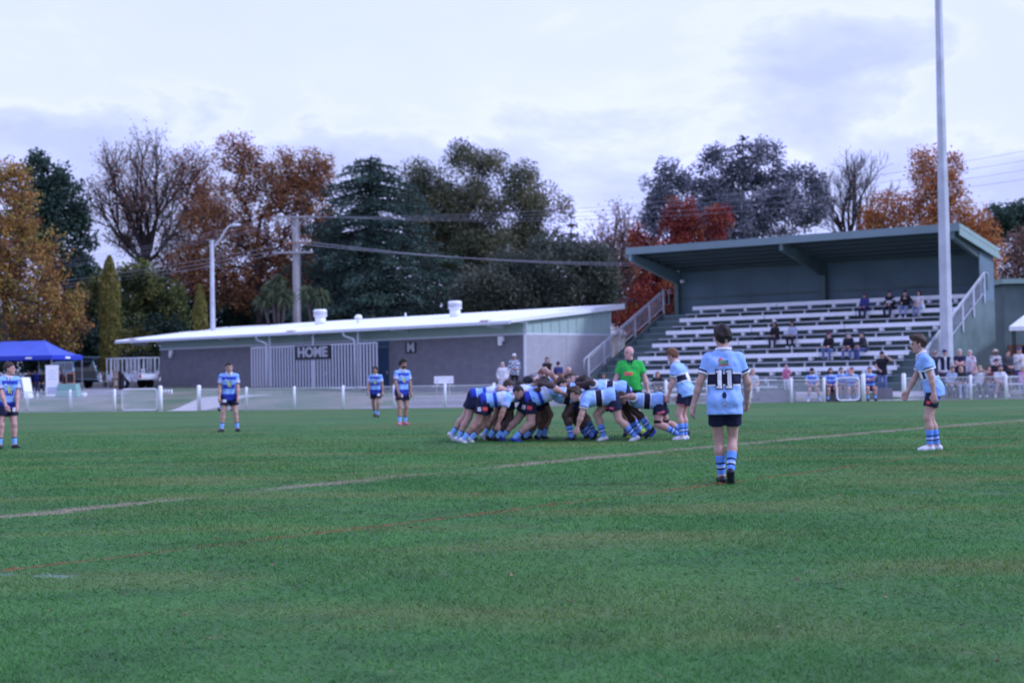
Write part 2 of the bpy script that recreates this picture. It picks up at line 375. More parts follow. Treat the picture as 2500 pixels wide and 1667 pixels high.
def ground_poly(name, pts, mat, lift=0.012, thick=0.06, n=10, kind='structure', **k):
    "quad p0 p1 p2 p3 of (x,y), following the terrain, with an edge"
    p = [Vector((a, c)) for a, c in pts]
    def fn(u, v):
        q = (p[0] * (1 - u) + p[1] * u) * (1 - v) + (p[3] * (1 - u) + p[2] * u) * v
        return q
    V = []; F = []
    for i in range(n + 1):
        for j in range(n + 1):
            q = fn(i / n, j / n); V.append((q.x, q.y, terr(q.x, q.y) + lift))
    for i in range(n):
        for j in range(n): F.append((i * (n + 1) + j, (i + 1) * (n + 1) + j, (i + 1) * (n + 1) + j + 1, i * (n + 1) + j + 1))
    me = np_mesh(name, V, F); me.materials.append(mat); o = link(name, me)
    return tag(o, kind=kind, **k)

# ---------------------------------------------------------------- frames
class Frame:
    def __init__(s, x, y, z, rz): s.o = Vector((x, y, z)); s.rz = rz; s.m = Matrix.Translation(s.o) @ Matrix.Rotation(rz, 4, 'Z')
    def w(s, x, y, z=0): return s.m @ Vector((x, y, z))
    def lx(s, px, y, z):
        "local x whose projection falls on photo column px"
        a, c = -60.0, 60.0
        for _ in range(50):
            mid = (a + c) / 2
            if pxx(s.w(mid, y, z))[0] < px: a = mid
            else: c = mid
        return (a + c) / 2
def gpt(px, q, z=None):
    "ground point at photo column px, q metres behind the fence line"
    x = 0.0
    for _ in range(6):
        D = fence_y(x) + q; x = XD(px, D, 0.4)
    return Vector((x, fence_y(x) + q, terr(x, fence_y(x) + q) if z is None else z))

# ---------------------------------------------------------------- changing-room building
BF = Frame(XD(1281, 75, 2.0), 75, 0.55, math.radians(-43.3))
BL = -BF.lx(392, 0, 1.5)                                   # wall length
bld = empty('changing_room_building', BF.o, BF.rz, 'long low block changing room with white skillion roof and pale green cladding', 'building')
BD = 6.7; ZB = 2.82; SL = 0.113
def roof_z(y): return 3.50 + SL * (y + 1.2)
MB().box(-BL, -0.002, 0.007, BD, -0.02, ZB).build('wall', mortar, bld)
MB().box(-BL + 0.05, -0.05, 0.12, BD - 0.05, ZB, 3.4).build('wall_core', mortar, bld)
def blocks(name, x0, x1, y, face, n_c, mat, tint):
    V = []; F = []; T = []
    bw, bh = 0.40, ZB / n_c
    def addb(a, c, z0, z1):
        n = len(V); g = 0.003
        if face == 'front': P8 = [(x, yy, z) for x in (a + g, c - g) for yy in (y, y + 0.05) for z in (z0 + g, z1 - g)]
        else: P8 = [(yy, x, z) for x in (a + g, c - g) for yy in (y, y - 0.05) for z in (z0 + g, z1 - g)]
        V.extend(P8); F.extend([tuple(i + n for i in f) for f in ((0, 1, 3, 2), (4, 6, 7, 5), (0, 4, 5, 1), (2, 3, 7, 6), (0, 2, 6, 4), (1, 5, 7, 3))])
        T.extend([1 + RNG.uniform(-tint, tint)] * 8)
    for c in range(n_c):
        a = x0 - (0.2 if c % 2 else 0)
        while a < x1 - 0.02:
            addb(max(a, x0), min(a + bw, x1), c * bh, (c + 1) * bh); a += bw
    me = np_mesh(name, V, F); me.materials.append(mat); set_attr(me, 'tint', T)
    bm = bmesh.new(); bm.from_mesh(me); bmesh.ops.recalc_face_normals(bm, faces=list(bm.faces)); bm.to_mesh(me); bm.free()
    return tag(link(name, me, bld), kind='stuff')
xd0, xd1 = BF.lx(922, 0, 1.5), BF.lx(950, 0, 1.5); xs0, xs1 = BF.lx(660, 0, 1.5), xd0
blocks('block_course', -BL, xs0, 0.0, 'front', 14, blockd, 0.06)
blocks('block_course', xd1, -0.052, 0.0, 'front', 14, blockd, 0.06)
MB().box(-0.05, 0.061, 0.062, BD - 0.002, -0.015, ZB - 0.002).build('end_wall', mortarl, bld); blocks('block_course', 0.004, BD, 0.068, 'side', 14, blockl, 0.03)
for px in (447, 1190):
    x = BF.lx(px, -0.003, 1.5); MB().box(x - 0.012, x + 0.012, -0.003, 0.006, 0.0, ZB - 0.002).build('control_joint', concd, bld)
MB().box(0.062, 0.071, 3.1, 3.124, 0.0, ZB - 0.002).build('control_joint', concd, bld)
MB().box(-BL - 0.05, 0.07, -0.04, -0.004, ZB, ZB + 0.09).box(0.055, 0.075, 0, BD, ZB, ZB + 0.09).build('trim_band', trimw, bld)
# corrugated cladding
mb = MB(); x = -BL
while x < -0.02:
    mb.box(x, x + 0.13, -0.035, 0.1, ZB + 0.092, 3.55); mb.box(x + 0.13, x + 0.2, -0.012, 0.1, ZB + 0.092, 3.55); x += 0.2
mb.build('cladding', clad, bld)
y = 0.0; mb = MB()
while y < BD - 0.05:
    for a, c, d in ((0, 0.62, 0.03), (0.62, 0.67, 0.06)):
        ya, yb = y + a, min(y + c, BD)
        if yb <= ya: continue
        mb.add([(0, ya, ZB + 0.092), (d, ya, ZB + 0.092), (d, yb, ZB + 0.092), (0, yb, ZB + 0.092), (0, ya, roof_z(ya) - 0.16), (d, ya, roof_z(ya) - 0.16), (d, yb, roof_z(yb) - 0.16), (0, yb, roof_z(yb) - 0.16)],
               [(0, 3, 2, 1), (4, 5, 6, 7), (0, 1, 5, 4), (1, 2, 6, 5), (2, 3, 7, 6), (3, 0, 4, 7)])
    y += 0.67
mb.build('gable_cladding', clad, bld)
MB().box(-0.03, 0.085, -0.05, 0.0, 0, 3.5).build('corner_trim', trimw, bld); MB().box(-0.03, 0.085, BD, BD + 0.05, 0, roof_z(BD) - 0.16).build('corner_trim', trimw, bld)
# roof
RX0, RX1, RY0, RY1 = -BL - 3.3, 0.25, -1.2, BD + 1.0
mb = MB()
mb.add([(RX0, RY0, roof_z(RY0) - 0.05), (RX1, RY0, roof_z(RY0) - 0.05), (RX1, RY1, roof_z(RY1) - 0.05), (RX0, RY1, roof_z(RY1) - 0.05),
        (RX0, RY0, roof_z(RY0)), (RX1, RY0, roof_z(RY0)), (RX1, RY1, roof_z(RY1)), (RX0, RY1, roof_z(RY1))], [(0, 3, 2, 1), (4, 5, 6, 7), (0, 1, 5, 4), (1, 2, 6, 5), (2, 3, 7, 6), (3, 0, 4, 7)])
x = RX0 + 0.1
while x < RX1 - 0.05:
    mb.bar((x, RY0 - 0.02, roof_z(RY0) + 0.018), (x, RY1, roof_z(RY1) + 0.018), 0.07, 0.035); x += 0.31
roof = mb.build('roof', roofw, bld)
for x in (RX1 + 0.012, RX0 - 0.012):
    mb = MB()
    mb.prism([(x, RY0 - 0.05, roof_z(RY0) - 0.10), (x, RY1, roof_z(RY1) - 0.24), (x, RY1, roof_z(RY1) + 0.06), (x, RY0 - 0.05, roof_z(RY0) + 0.05)], (0.025, 0, 0))
    mb.build('barge_board', roofw, bld)
MB().box(RX0, RX1, RY0 - 0.14, RY0 - 0.03, roof_z(RY0) - 0.16, roof_z(RY0) - 0.03).build('gutter', trimw, bld)
MB().box(RX0 + 0.05, RX1 - 0.02, RY0 + 0.02, 0.0, roof_z(RY0) - 0.085, roof_z(RY0) - 0.06).build('eave_lining', trimw, bld)
for px in (330, 545, 740, 965, 1200):
    x = BF.lx(px, -0.9, 3.4)
    MB().prism([(x - 0.06, 0.0, roof_z(0) - 0.5), (x - 0.06, 0.0, roof_z(0) - 0.10), (x - 0.06, RY0 + 0.03, roof_z(RY0) - 0.09), (x - 0.06, RY0 + 0.03, roof_z(RY0) - 0.24)], (0.12, 0, 0)).build('eave_rafter', trimw, bld)
for px, py in ((1190, None), (330, None), (715, None)):
    x = BF.lx(px, -0.9, 4.0); MB().box(x - 0.3, x + 0.3, RY0 + 0.05, RY0 + 0.3, roof_z(RY0) + 0.03, roof_z(RY0) + 0.09).build('rusty_bracket', rust, bld)
# flat dark panel painting in the recess shade behind the screen, doors
MB().box(xs0, xs1, -0.001, 0.055, 0, ZB - 0.02).build('recess_shade_panel', blued, bld)
for p0, p1, mm in ((690, 722, tealp), (770, 800, tealp), (835, 880, blued)):
    a, c = BF.lx(p0, 0, 1), BF.lx(p1, 0, 1)
    d = MB().box(a, c, -0.035, -0.003, 0.03, 2.25).build('door', mm, bld)
    MB().box(c - 0.14, c - 0.10, -0.09, -0.037, 1.0, 1.16).build('handle', steel, d)
d = MB().box(xd0 + 0.03, xd1 - 0.03, -0.001, 0.05, 0.0, 2.45).build('door', blued, bld); MB().box(xd1 - 0.16, xd1 - 0.11, -0.05, -0.002, 1.0, 1.15).build('handle', steel, d)
MB().box(xd1 - 0.03, xd1, -0.02, 0.05, 0, 2.5).box(xd0, xd0 + 0.03, -0.02, 0.05, 0, 2.5).box(xd0, xd1, -0.02, 0.05, 2.5, ZB).build('door_frame', tealp, bld)
# slat screen
SY = -1.0
a, c = BF.lx(614, SY, 1.5), BF.lx(922, SY, 1.5); z0, z1 = 0.28, 2.66
scr = MB().box(a, c, SY - 0.02, SY + 0.02, z1, z1 + 0.07).box(a, c, SY - 0.02, SY + 0.02, z0 - 0.07, z0).build('screen_rail', trimw, bld)
n = 43; sm_ = MB().box(-0.045, 0.045, -0.025, 0.025, z0 + 0.001, z1 - 0.001).mesh('slat', trimw)
for i in range(n):
    o = link('slat', sm_, bld); o.location = (a + 0.05 + (c - a - 0.1) * i / (n - 1), SY, 0)
for px in (660, 766, 876):
    x = BF.lx(px, SY + 0.08, 1.5); MB().box(x - 0.05, x + 0.05, SY + 0.03, SY + 0.13, -0.02, roof_z(SY) - 0.06).build('post', trimw, bld)
for px, side in ((652, -1), (867, -1)):
    x = BF.lx(px, SY - 0.1, 1.5)
    MB().tube([(x - 0.75, RY0 - 0.08, roof_z(RY0) - 0.16), (x - 0.75, RY0 - 0.06, roof_z(RY0) - 0.34), (x - 0.62, SY - 0.12, roof_z(RY0) - 0.44), (x - 0.1, SY - 0.1, roof_z(RY0) - 0.56), (x, SY - 0.1, roof_z(RY0) - 0.7), (x, SY - 0.1, 0.0)], 0.055, 8).build('downpipe', trimw, bld, True)
def sign(px0, px1, py0, py1, y, txt, hh, parent, th=0.03):
    cx, cy = (px0 + px1) / 2, (py0 + py1) / 2
    a, c = BF.lx(px0, y, 2), BF.lx(px1, y, 2)
    w = BF.w((a + c) / 2, y, 0); D = w.y; top = P(cx, py0, D).z - BF.o.z; bot = P(cx, py1, D).z - BF.o.z
    s = MB().box(a, c, y - th, y, bot, top).build('sign_board', signm, parent)
    me = text_mesh(txt, hh, 0.015 * hh / 0.4, 0.006); me.materials.append(letm)
    o = link('lettering', me, s); o.rotation_euler = (math.pi / 2, 0, 0)
    bx_ = [v.co.x for v in me.vertices]; wx = (c - a) * (0.84 if len(txt) > 1 else 0.66) / (max(bx_) - min(bx_))
    o.scale = (wx, 1, 1); o.location = ((a + c) / 2, y - th - 0.008, (top + bot) / 2 - 0.01)
    return s
sign(721, 807, 843, 877, SY - 0.03, 'HOME', 0.78, bld); sign(991, 1017, 835, 862, -0.005, 'M', 0.66, bld)
for px in (419, 1224):
    x = BF.lx(px, -0.1, 2.5); MB().box(x - 0.17, x + 0.17, -0.2, -0.05, 2.52, 2.78).box(x - 0.09, x + 0.09, -0.26, -0.1, 2.32, 2.519).build('wall_lamp', white, bld, bevel=0.012)
# roof vents
def vent(px, ly, rad, hgt, kind):
    x = BF.lx(px, ly, 4.4); z = roof_z(ly)
    mb = MB()
    if kind == 'big':
        v = mb.tube([(x, ly, z - 0.02), (x, ly, z + hgt * 0.55)], rad * 0.78, 16).build('roof_vent', roofw, bld, True)
        MB().tube([(x, ly, z + hgt * 0.52), (x, ly, z + hgt * 0.93), (x, ly, z + hgt)], [rad * 1.0, rad * 1.0, rad * 0.86], 24).build('vent_cap', roofw, v)
        mb = MB()
        for k in range(18):
            t = 2 * math.pi * k / 18; q = Matrix.Translation((x, ly, 0)) @ Matrix.Rotation(t, 4, 'Z')
            mb.box(rad * 0.99, rad * 1.012, -0.035, 0.035, z + hgt * 0.58, z + hgt * 0.86, q)
        mb.build('vent_louvre', concd, v)
    else:
        v = mb.tube([(x, ly, z - 0.02), (x, ly, z + hgt * 0.6)], rad * 0.55, 12).build('roof_vent', roofw, bld, True)
        MB().tube([(x, ly, z + hgt * 0.55), (x, ly, z + hgt * 0.75), (x, ly, z + hgt * 0.95), (x, ly, z + hgt)], [rad * 0.98, rad, rad * 0.7, rad * 0.2], 16).build('vent_cap', roofw, v, True)
vent(782, 4.6, 0.42, 0.95, 'big'); vent(1111, 4.4, 0.39, 0.92, 'big'); vent(875, 3.2, 0.23, 0.55, 'small')
x = BF.lx(990, 4.5, 4.4); MB().tube([(x, 4.5, roof_z(4.5) - 0.02), (x, 4.5, roof_z(4.5) + 0.42)], 0.05, 8).build('vent_pipe', roofw, bld)
# slab and apron
MB().box(BF.lx(480, -2.2, 0), 0.6, -2.3, BD + 0.6, -0.75, -0.025).build('slab', conc, bld)

# ---------------------------------------------------------------- grandstand
SF = Frame(XD(1694, 81, 4.9), 81, 0, math.radians(-36))
std = empty('grandstand', SF.o, SF.rz, 'dark green covered grandstand with cantilever roof and stepped tiers', 'grandstand')
SX0, SX1 = -1.8, 15.7; RISE, GO, ZS = 0.68, 1.45, 4.89
for r in range(6):
    zr = ZS - RISE * r; yr = -GO * r
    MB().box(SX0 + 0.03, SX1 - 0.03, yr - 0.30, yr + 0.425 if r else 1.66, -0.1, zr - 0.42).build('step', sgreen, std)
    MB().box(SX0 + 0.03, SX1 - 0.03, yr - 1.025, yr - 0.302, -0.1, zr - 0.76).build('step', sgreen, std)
    MB().box(SX0 + 0.03, SX1 - 0.03, yr - 0.325, yr - 0.304, zr - 0.47, zr - 0.416).box(SX0 + 0.03, SX1 - 0.03, yr - 1.05, yr - 1.028, zr - 0.81, zr - 0.756).build('step_nosing', sfascia, std)
pw = (SX1 - SX0) / 8
for i in range(8):
    MB().box(SX0 + i * pw + 0.008, SX0 + (i + 1) * pw - 0.008, 1.70, 1.76, 0, 7.06).build('wall_panel', sback, std)
MB().box(SX0, SX1, 1.62, 1.698, 5.42, 5.52).box(SX0, SX1, 1.62, 1.698, 6.85, 6.95).build('wall_girt', sgreen, std)
MB().prism([(SX1, -8.0, 0.0), (SX1, -8.0, 0.95), (SX1, -0.4, 4.55), (SX1, 1.76, 4.55), (SX1, 1.76, 0.0)], (0.05, 0, 0)).build('side_wall', sgreen, std)
MB().prism([(SX0 - 0.05, -8.0, 0.0), (SX0 - 0.05, -8.0, 0.95), (SX0 - 0.05, -0.4, 4.55), (SX0 - 0.05, 1.76, 4.55), (SX0 - 0.05, 1.76, 0.0)], (0.05, 0, 0)).build('side_wall', sgreen, std)
MB().box(SX1, SX1 + 0.04, -0.3, 1.76, 4.552, 6.9).build('side_wall', sback, std)
YF, YR, ZF, ZR = -3.55, 1.95, 7.95, 7.12
def rz_(y): return ZF + (ZR - ZF) * (y - YF) / (YR - YF)
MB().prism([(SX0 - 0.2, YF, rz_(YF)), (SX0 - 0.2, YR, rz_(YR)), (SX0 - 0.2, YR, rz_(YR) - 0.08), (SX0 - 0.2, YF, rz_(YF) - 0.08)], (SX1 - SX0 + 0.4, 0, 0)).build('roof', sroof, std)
MB().box(SX0 - 0.25, SX1 + 0.25, YF - 0.06, YF - 0.003, ZF - 0.32, ZF + 0.05).build('fascia', sfascia, std)
for x in (SX1 + 0.21, SX0 - 0.26):
    MB().prism([(x, YF, ZF - 0.5), (x, YR, ZR - 0.5), (x, YR, ZR - 0.17), (x, YF, ZF - 0.17)], (0.05, 0, 0)).build('barge_board', spale, std)
    MB().prism([(x, YF, ZF - 0.15), (x, YR, ZR - 0.15), (x, YR, ZR + 0.05), (x, YF, ZF + 0.05)], (0.05, 0, 0)).build('barge_cap', spale, std)
for k in range(6):
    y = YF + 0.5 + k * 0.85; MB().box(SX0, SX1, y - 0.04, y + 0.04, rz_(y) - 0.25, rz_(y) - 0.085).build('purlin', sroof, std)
for x in (SX0 - 0.02, 6.95, SX1 - 0.1):
    MB().prism([(x - 0.1, YF + 0.0, rz_(YF) - 0.262), (x - 0.1, 1.6, rz_(1.6) - 0.262), (x - 0.1, 1.6, rz_(1.6) - 0.95), (x - 0.1, 1.2, rz_(1.2) - 0.95), (x - 0.1, YF + 0.0, rz_(YF) - 0.66)], (0.2, 0, 0)).build('roof_rafter', sfascia if x < 0 else sgreen, std)
    MB().box(x - 0.12, x + 0.12, 1.3, 1.6, 4.45, rz_(1.6) - 0.7).build('column', sgreen, std)
MB().box(SX0 + 0.35, SX0 + 0.55, 1.1, 1.3, 6.3, 6.45).build('lamp', white, std)

def stair_rail(x, lab, ya, yb):
    r = empty('stair_railing', SF.w(x, ya, 0), SF.rz, lab, 'railing')
    k = RISE / GO
    def zt(y): return ZS - 0.05 + k * y          # nosing line
    MB().tube([(0, 0, zt(ya) + 0.45), (0, 0, zt(ya) + 1.0), (0, yb - ya, zt(yb) + 1.0), (0, yb - ya + 0.55, zt(yb) + 1.0), (0, yb - ya + 0.55, zt(yb) + 0.2)], 0.035, 8).build('handrail', steel, r, True)
    nb = 5; y0 = ya + 0.4
    for i in range(nb + 1):
        y = y0 + (yb - y0) * i / nb
        MB().box(-0.03, 0.03, y - ya - 0.06, y - ya + 0.06, zt(y) - 0.45, zt(y) + 0.97).build('post', steel, r)
    for i in range(nb):
        a, c = y0 + (yb - y0) * i / nb + 0.12, y0 + (yb - y0) * (i + 1) / nb - 0.12
        p = MB().bar((0, a - ya, zt(a) + 0.88), (0, c - ya, zt(c) + 0.88), 0.035, 0.04).bar((0, a - ya, zt(a) + 0.06), (0, c - ya, zt(c) + 0.06), 0.035, 0.04).build('panel_frame', steel, r)
        mb = MB(); n = 11
        for j in range(n):
            y = a + (c - a) * (j + 0.5) / n; mb.bar((0, y - ya, zt(y) + 0.08), (0, y - ya, zt(y) + 0.86), 0.013, 0.013)
        mb.build('balusters', steel, p)
stair_rail(SX0 - 0.12, 'galvanised stair railing up the left side of the grandstand', -8.0, 0.1)
stair_rail(SX1 + 0.10, 'galvanised stair railing up the right side of the grandstand', -8.0, 0.1)

ROWN = ['top', 'second', 'third', 'fourth', 'fifth', 'sixth', 'lowest']
SEGN = ['left', 'middle', 'right']
sm_seat = MB().box(0, 4.96, -0.15, 0.15, -0.05, 0.0).box(0, 4.96, -0.155, -0.13, -0.20, -0.051).mesh('seat', bench_w)
sm_foot = MB().box(0, 4.96, -0.13, 0.13, -0.04, 0.0).mesh('foot_plank', foot_w)
sm_leg = MB().box(-0.09, 0.09, -0.10, 0.10, -0.365, -0.051).mesh('leg', bench_w)
sm_fleg = MB().box(-0.045, 0.045, -0.05, 0.05, -0.30, -0.041).mesh('foot_leg', foot_w)
def row_pos(r): return -GO * r, ZS - RISE * r
for r in range(6):
    yr, zr = row_pos(r)
    for s in range(3):
        if r >= 3 and s == 2: L_ = 0.87
        else: L_ = 1.0
        e = empty('bench', SF.w(5.0 * s, yr, zr - 0.42), SF.rz, f'white plank bench, {SEGN[s]} segment of the {ROWN[r]} row from the back of the stand', 'bench', 'white benches on the grandstand tiers')
        o = link('seat', sm_seat, e); o.location = (0, 0, 0.42); o.scale.x = L_
        o = link('foot_plank', sm_foot, e); o.location = (-0.15, -0.52, 0.0); o.scale.x = L_
        for k in range(4):
            o = link('leg', sm_leg, e); o.location = ((0.5 + 1.32 * k) * L_, 0, 0.42)
            o = link('foot_leg', sm_fleg, e); o.location = ((0.42 + 1.32 * k) * L_, -0.52, 0.0)

# low concrete block seat walls and picnic benches in front of the stand
for px, q, ln, lab in ((1878, 1.25, 2.6, 'low grey concrete block wall seat left of the white gate'), (2060, 1.25, 1.6, 'low grey concrete block wall seat behind the right hand gate'), (2158, 1.5, 0.9, 'short grey concrete block beside the ramp opening')):
    g = gpt(px, q); e = empty('seat_wall', g, math.radians(-8), lab, 'seat wall')
    k = int(ln / 0.4)
    bmesh_ = MB().box(0.006, 0.394, -0.2, 0.2, 0.004, 0.45).mesh('block', concd, bevel=0.01)
    for i in range(k):
        o = link('block', bmesh_, e); o.location = (-ln / 2 + 0.4 * i, 0, -0.02)
    MB().box(-ln / 2, -ln / 2 + 0.4 * k, -0.19, 0.19, -0.1, 0.40).build('core', mortar, e)
def plank_table(px, q, ln, rz, lab):
    g = gpt(px, q); e = empty('picnic_bench', g, rz, lab, 'bench', 'white plank benches behind the fence')
    for yy, z, w in ((0, 0.74, 0.7), (-0.62, 0.44, 0.26), (0.62, 0.44, 0.26)):
        MB().box(-ln / 2, ln / 2, yy - w / 2, yy + w / 2, z - 0.05, z).build('table_top' if yy == 0 else 'seat', bench_w, e)
    for x in (-ln * 0.32, ln * 0.32):
        MB().box(x - 0.04, x + 0.04, -0.7, 0.7, 0.33, 0.389).bar((x, -0.5, -0.02), (x, -0.22, 0.69), 0.06, 0.06).bar((x, 0.5, -0.02), (x, 0.22, 0.69), 0.06, 0.06).build('leg', steel, e)
plank_table(1590, 2.2, 2.4, math.radians(-4), 'white plank picnic bench behind the referee')
plank_table(1838, 2.2, 2.0, math.radians(-4), 'white plank picnic bench right of the player numbered eleven')
plank_table(1695, 2.2, 2.0, math.radians(-4), 'white plank picnic bench between the halfback and the player numbered eleven')
plank_table(2400, 2.0, 3.4, math.radians(-6), 'long white plank picnic bench at the right edge of the photo')
plank_table(1420, 2.2, 2.0, math.radians(-4), 'white plank picnic bench right behind the scrum')

# ---------------------------------------------------------------- boundary fence
fence = empty('boundary_fence', gpt(1250, 0), 0, 'low white post and wire mesh fence round the playing field', 'fence')
fo = fence.location
POSTS = [-60, 66, 172, 280, 392, 486, 602, 719, 838, 963, 1087, 1206, 1325, 1444, 1535, 1626, 1728, 1830, 1932, 2012, 2108, 2207, 2290, 2370, 2456, 2545]
BIG = {392, 486, 2108, 2207}
pm = MB().tube([(0, 0, -0.1), (0, 0, 1.0), (0, 0, 1.03)], [0.06, 0.06, 0.035], 12).mesh('post', white, True)
pmb = MB().tube([(0, 0, -0.1), (0, 0, 1.10), (0, 0, 1.14)], [0.09, 0.09, 0.06], 12).mesh('post', white, True)
pp = {}
for px in POSTS:
    g = gpt(px, 0.05, 0); pp[px] = g
    o = link('post', pmb if px in BIG else pm, fence); o.location = g - fo
for a, c in zip(POSTS[:-1], POSTS[1:]):
    if (a, c) in ((392, 486), (2108, 2207), (280, 392), (2012, 2108)): continue
    A, B = pp[a] - fo, pp[c] - fo; d = B - A; ln = d.length; dn = d / ln; mb = MB(); rw = 0.0032
    k = int(ln / 0.05)
    for i in range(1, k):
        p = A + dn * (ln * i / k); mb.bar((p.x, p.y, 0.04), (p.x, p.y, 0.93), rw * 2, rw * 2)
    for i in range(19):
        z = 0.04 + i * 0.05; mb.bar(A + Vector((0, 0, z)), B + Vector((0, 0, z)), rw * 2, rw * 2)
    mb.bar(A + Vector((0, 0, 0.945)), B + Vector((0, 0, 0.945)), 0.03, 0.03)
    mb.build('wire_panel', fencew, fence)
def gate(a, c, lab):
    A, B = gpt(a, 0.0, 0), gpt(c, 0.0, 0); d = B - A; ln = d.length; rz = math.atan2(d.y, d.x)
    e = empty('fence_gate', A, rz, lab, 'gate')
    r = 0.15; pts = []
    for cx, cz, t0 in ((r, 0.06 + r, 180), (ln - r, 0.06 + r, 270), (ln - r, 1.0 - r, 0), (r, 1.0 - r, 90)):
        for k in range(4): t = math.radians(t0 + 30 * k); pts.append((cx + r * math.cos(t), 0, cz + r * math.sin(t)))
    pts.append(pts[0]); MB().tube(pts, 0.03, 8, False).build('frame', white, e, True)
    mb = MB(); k = int(ln / 0.05)
    for i in range(1, k): mb.bar((ln * i / k, 0, 0.07), (ln * i / k, 0, 0.99), 0.007, 0.007)
    for i in range(1, 19): mb.bar((0.02, 0, 0.05 + i * 0.05), (ln - 0.02, 0, 0.05 + i * 0.05), 0.007, 0.007)
    mb.build('wire_panel', fencew, e); return e
gate(298, 384, 'white tubular gate with wire mesh left of the concrete path'); gate(2043, 2098, 'white tubular gate with wire mesh in front of the seated substitutes')

# ---------------------------------------------------------------- paths
def gxy(px, q): g = gpt(px, q); return (g.x, g.y)
ground_poly('path', [gxy(398, 0.1), gxy(482, 0.1), gxy(690, 15), gxy(560, 15)], conc)
ground_poly('gravel_strip', [gxy(870, 0.14), gxy(2106, 0.14), gxy(2106, 2.6), gxy(880, 2.4)], concd, 0.006, n=24)
ground_poly('gravel_strip', [gxy(2210, 0.14), gxy(2620, 0.14), gxy(2620, 3.2), gxy(2290, 3.2)], concd, 0.006, n=16)
ground_poly('path', [gxy(2108, 0.1), gxy(2206, 0.1), gxy(2330, 3.6), gxy(2150, 3.6)], conc, 0.014)
ground_poly('apron', [gxy(1420, 2.62), gxy(2140, 2.62), gxy(2140, 7), gxy(1420, 7)], conc, 0.010, n=16)
ground_poly('apron', [gxy(-60, 8.5), gxy(300, 8.5), gxy(330, 30), gxy(-100, 30)], concd, 0.012, n=14)

# concrete steps and white seat left of the scrum
g = gpt(1085, 3.6); e = empty('concrete_steps', g, math.radians(-3), 'pale concrete steps behind the fence left of the scrum', 'steps')
MB().box(-1.5, 1.6, -0.75, -0.2, -0.2, 0.16).build('step', conc, e, bevel=0.01); MB().box(-1.3, 1.6, -0.198, 0.5, -0.2, 0.36).build('step', conc, e, bevel=0.01)
g = gpt(1083, 7.4); e = empty('park_seat', g, math.radians(-4), 'white metal park seat with backrest before the grey block wall', 'seat')
for z in (0.0, 0.12, 0.24): MB().box(-0.46, 0.46, 0.18, 0.215, 0.56 + z, 0.665 + z).build('backrest_slat', white, e)
for y in (-0.22, -0.08, 0.06): MB().box(-0.52, 0.52, y - 0.06, y + 0.06, 0.42, 0.455).build('seat_slat', white, e)
for x in (-0.3, 0.3): MB().box(x - 0.03, x + 0.03, -0.12, -0.06, -0.05, 0.418).bar((x, 0.12, 0.38), (x, 0.24, 0.9), 0.05, 0.04).box(x - 0.025, x + 0.025, -0.2, 0.18, 0.36, 0.415).build('leg', steel, e)

# ---------------------------------------------------------------- poles and wires
X = XD(2313, 66.0, 1.0); zb = terr(X, 66.0)
e = empty('light_pole', (X, 66.0, zb), 0, 'tall galvanised octagonal floodlight pole in front of the grandstand', 'light pole')
MB().tube([(0, 0, -0.3), (0, 0, 9.9)], [0.30, 0.225], 8).build('lower_shaft', galpole, e)
MB().tube([(0, 0, 9.8), (0, 0, 24)], [0.21, 0.12], 8).build('upper_shaft', galpole, e)
MB().tube([(0, 0, -0.1), (0, 0, 0.05)], 0.42, 12).build('base_plate', steel, e)
D = 104.0; X = XD(724, D, 6); zb = terr(X, D)
e = empty('power_pole', (X, D, zb), 0, 'grey timber power pole with three cross arms behind the roof', 'power pole')
zt = P(724, 534, D).z - zb
MB().tube([(0, 0, -0.5), (0, 0, zt)], [0.27, 0.22], 10).build('shaft', timber, e)
MB().tube([(0.27, -0.02, 0), (0.27, -0.02, zt - 0.2)], 0.045, 6).build('conduit', wirem, e)
def zpx(py, px=724, D_=104.0): return P(px, py, D_).z
ARMS = [(668, 775, 531), (696, 764, 594), (671, 768, 617)]
for a, c, py in ARMS:
    z = zpx(py) - zb; ar = MB().box((a - 724) * D / FPX, (c - 724) * D / FPX, -0.36, -0.24, z - 0.06, z + 0.06).build('cross_arm', timber if py != 594 else M('rust arm', (0.30, 0.17, 0.13), 0.9), e)
    for k in range(6):
        x = (a - 724 + (c - a) * (k + 0.25) / 5.5) * D / FPX
        MB().tube([(x, -0.3, z + 0.061), (x, -0.3, z + 0.2)], [0.04, 0.055], 8).build('insulator', white if k % 2 else wirem, ar, True)
for s in (-1, 1): MB().bar((0, -0.27, zpx(560) - zb), (s * 0.7, -0.27, zpx(533) - zb), 0.04, 0.04).build('brace', steel, e)
def wire(A, B, sag, lab, r=0.011):
    pts = []
    for i in range(25):
        t = i / 24; p = A.lerp(B, t); p.z -= sag * 4 * t * (1 - t); pts.append(p)
    MB().tube(pts, r, 5).build('power_line', wirem, None, label=lab, cat='cable', group='overhead power lines')
for k, px in enumerate((672, 700, 748, 770)):
    wire(P(px, 528, 103.7), P(2760 + 10 * k, 318 + 24 * k, 92), 1.6, f'thin overhead line {["nearest","second","third","farthest"][k]} of the upper four running right from the power pole')
    wire(P(px, 528, 103.7), P(-300, 672 + 7 * k, 112), 0.9, f'thin overhead line {["nearest","second","third","farthest"][k]} of the upper four running left from the power pole')
for k, px in enumerate((700, 764)):
    wire(P(px, 592, 103.7), P(1800, 640 + 8 * k, 101), 0.55, f'thick low cable, {["upper","lower"][k]} of two sagging from the pole to the grandstand', 0.026)
for k, px in enumerate((675, 700, 720)):
    wire(P(px, 600 + 6 * k, 103.7), P(-300, 722 + 8 * k, 112), 0.6, f'{["upper","middle","lower"][k]} of three low cables running left from the power pole', 0.02)
D = 100.0; X = XD(520, D, 4); zb = terr(X, D)
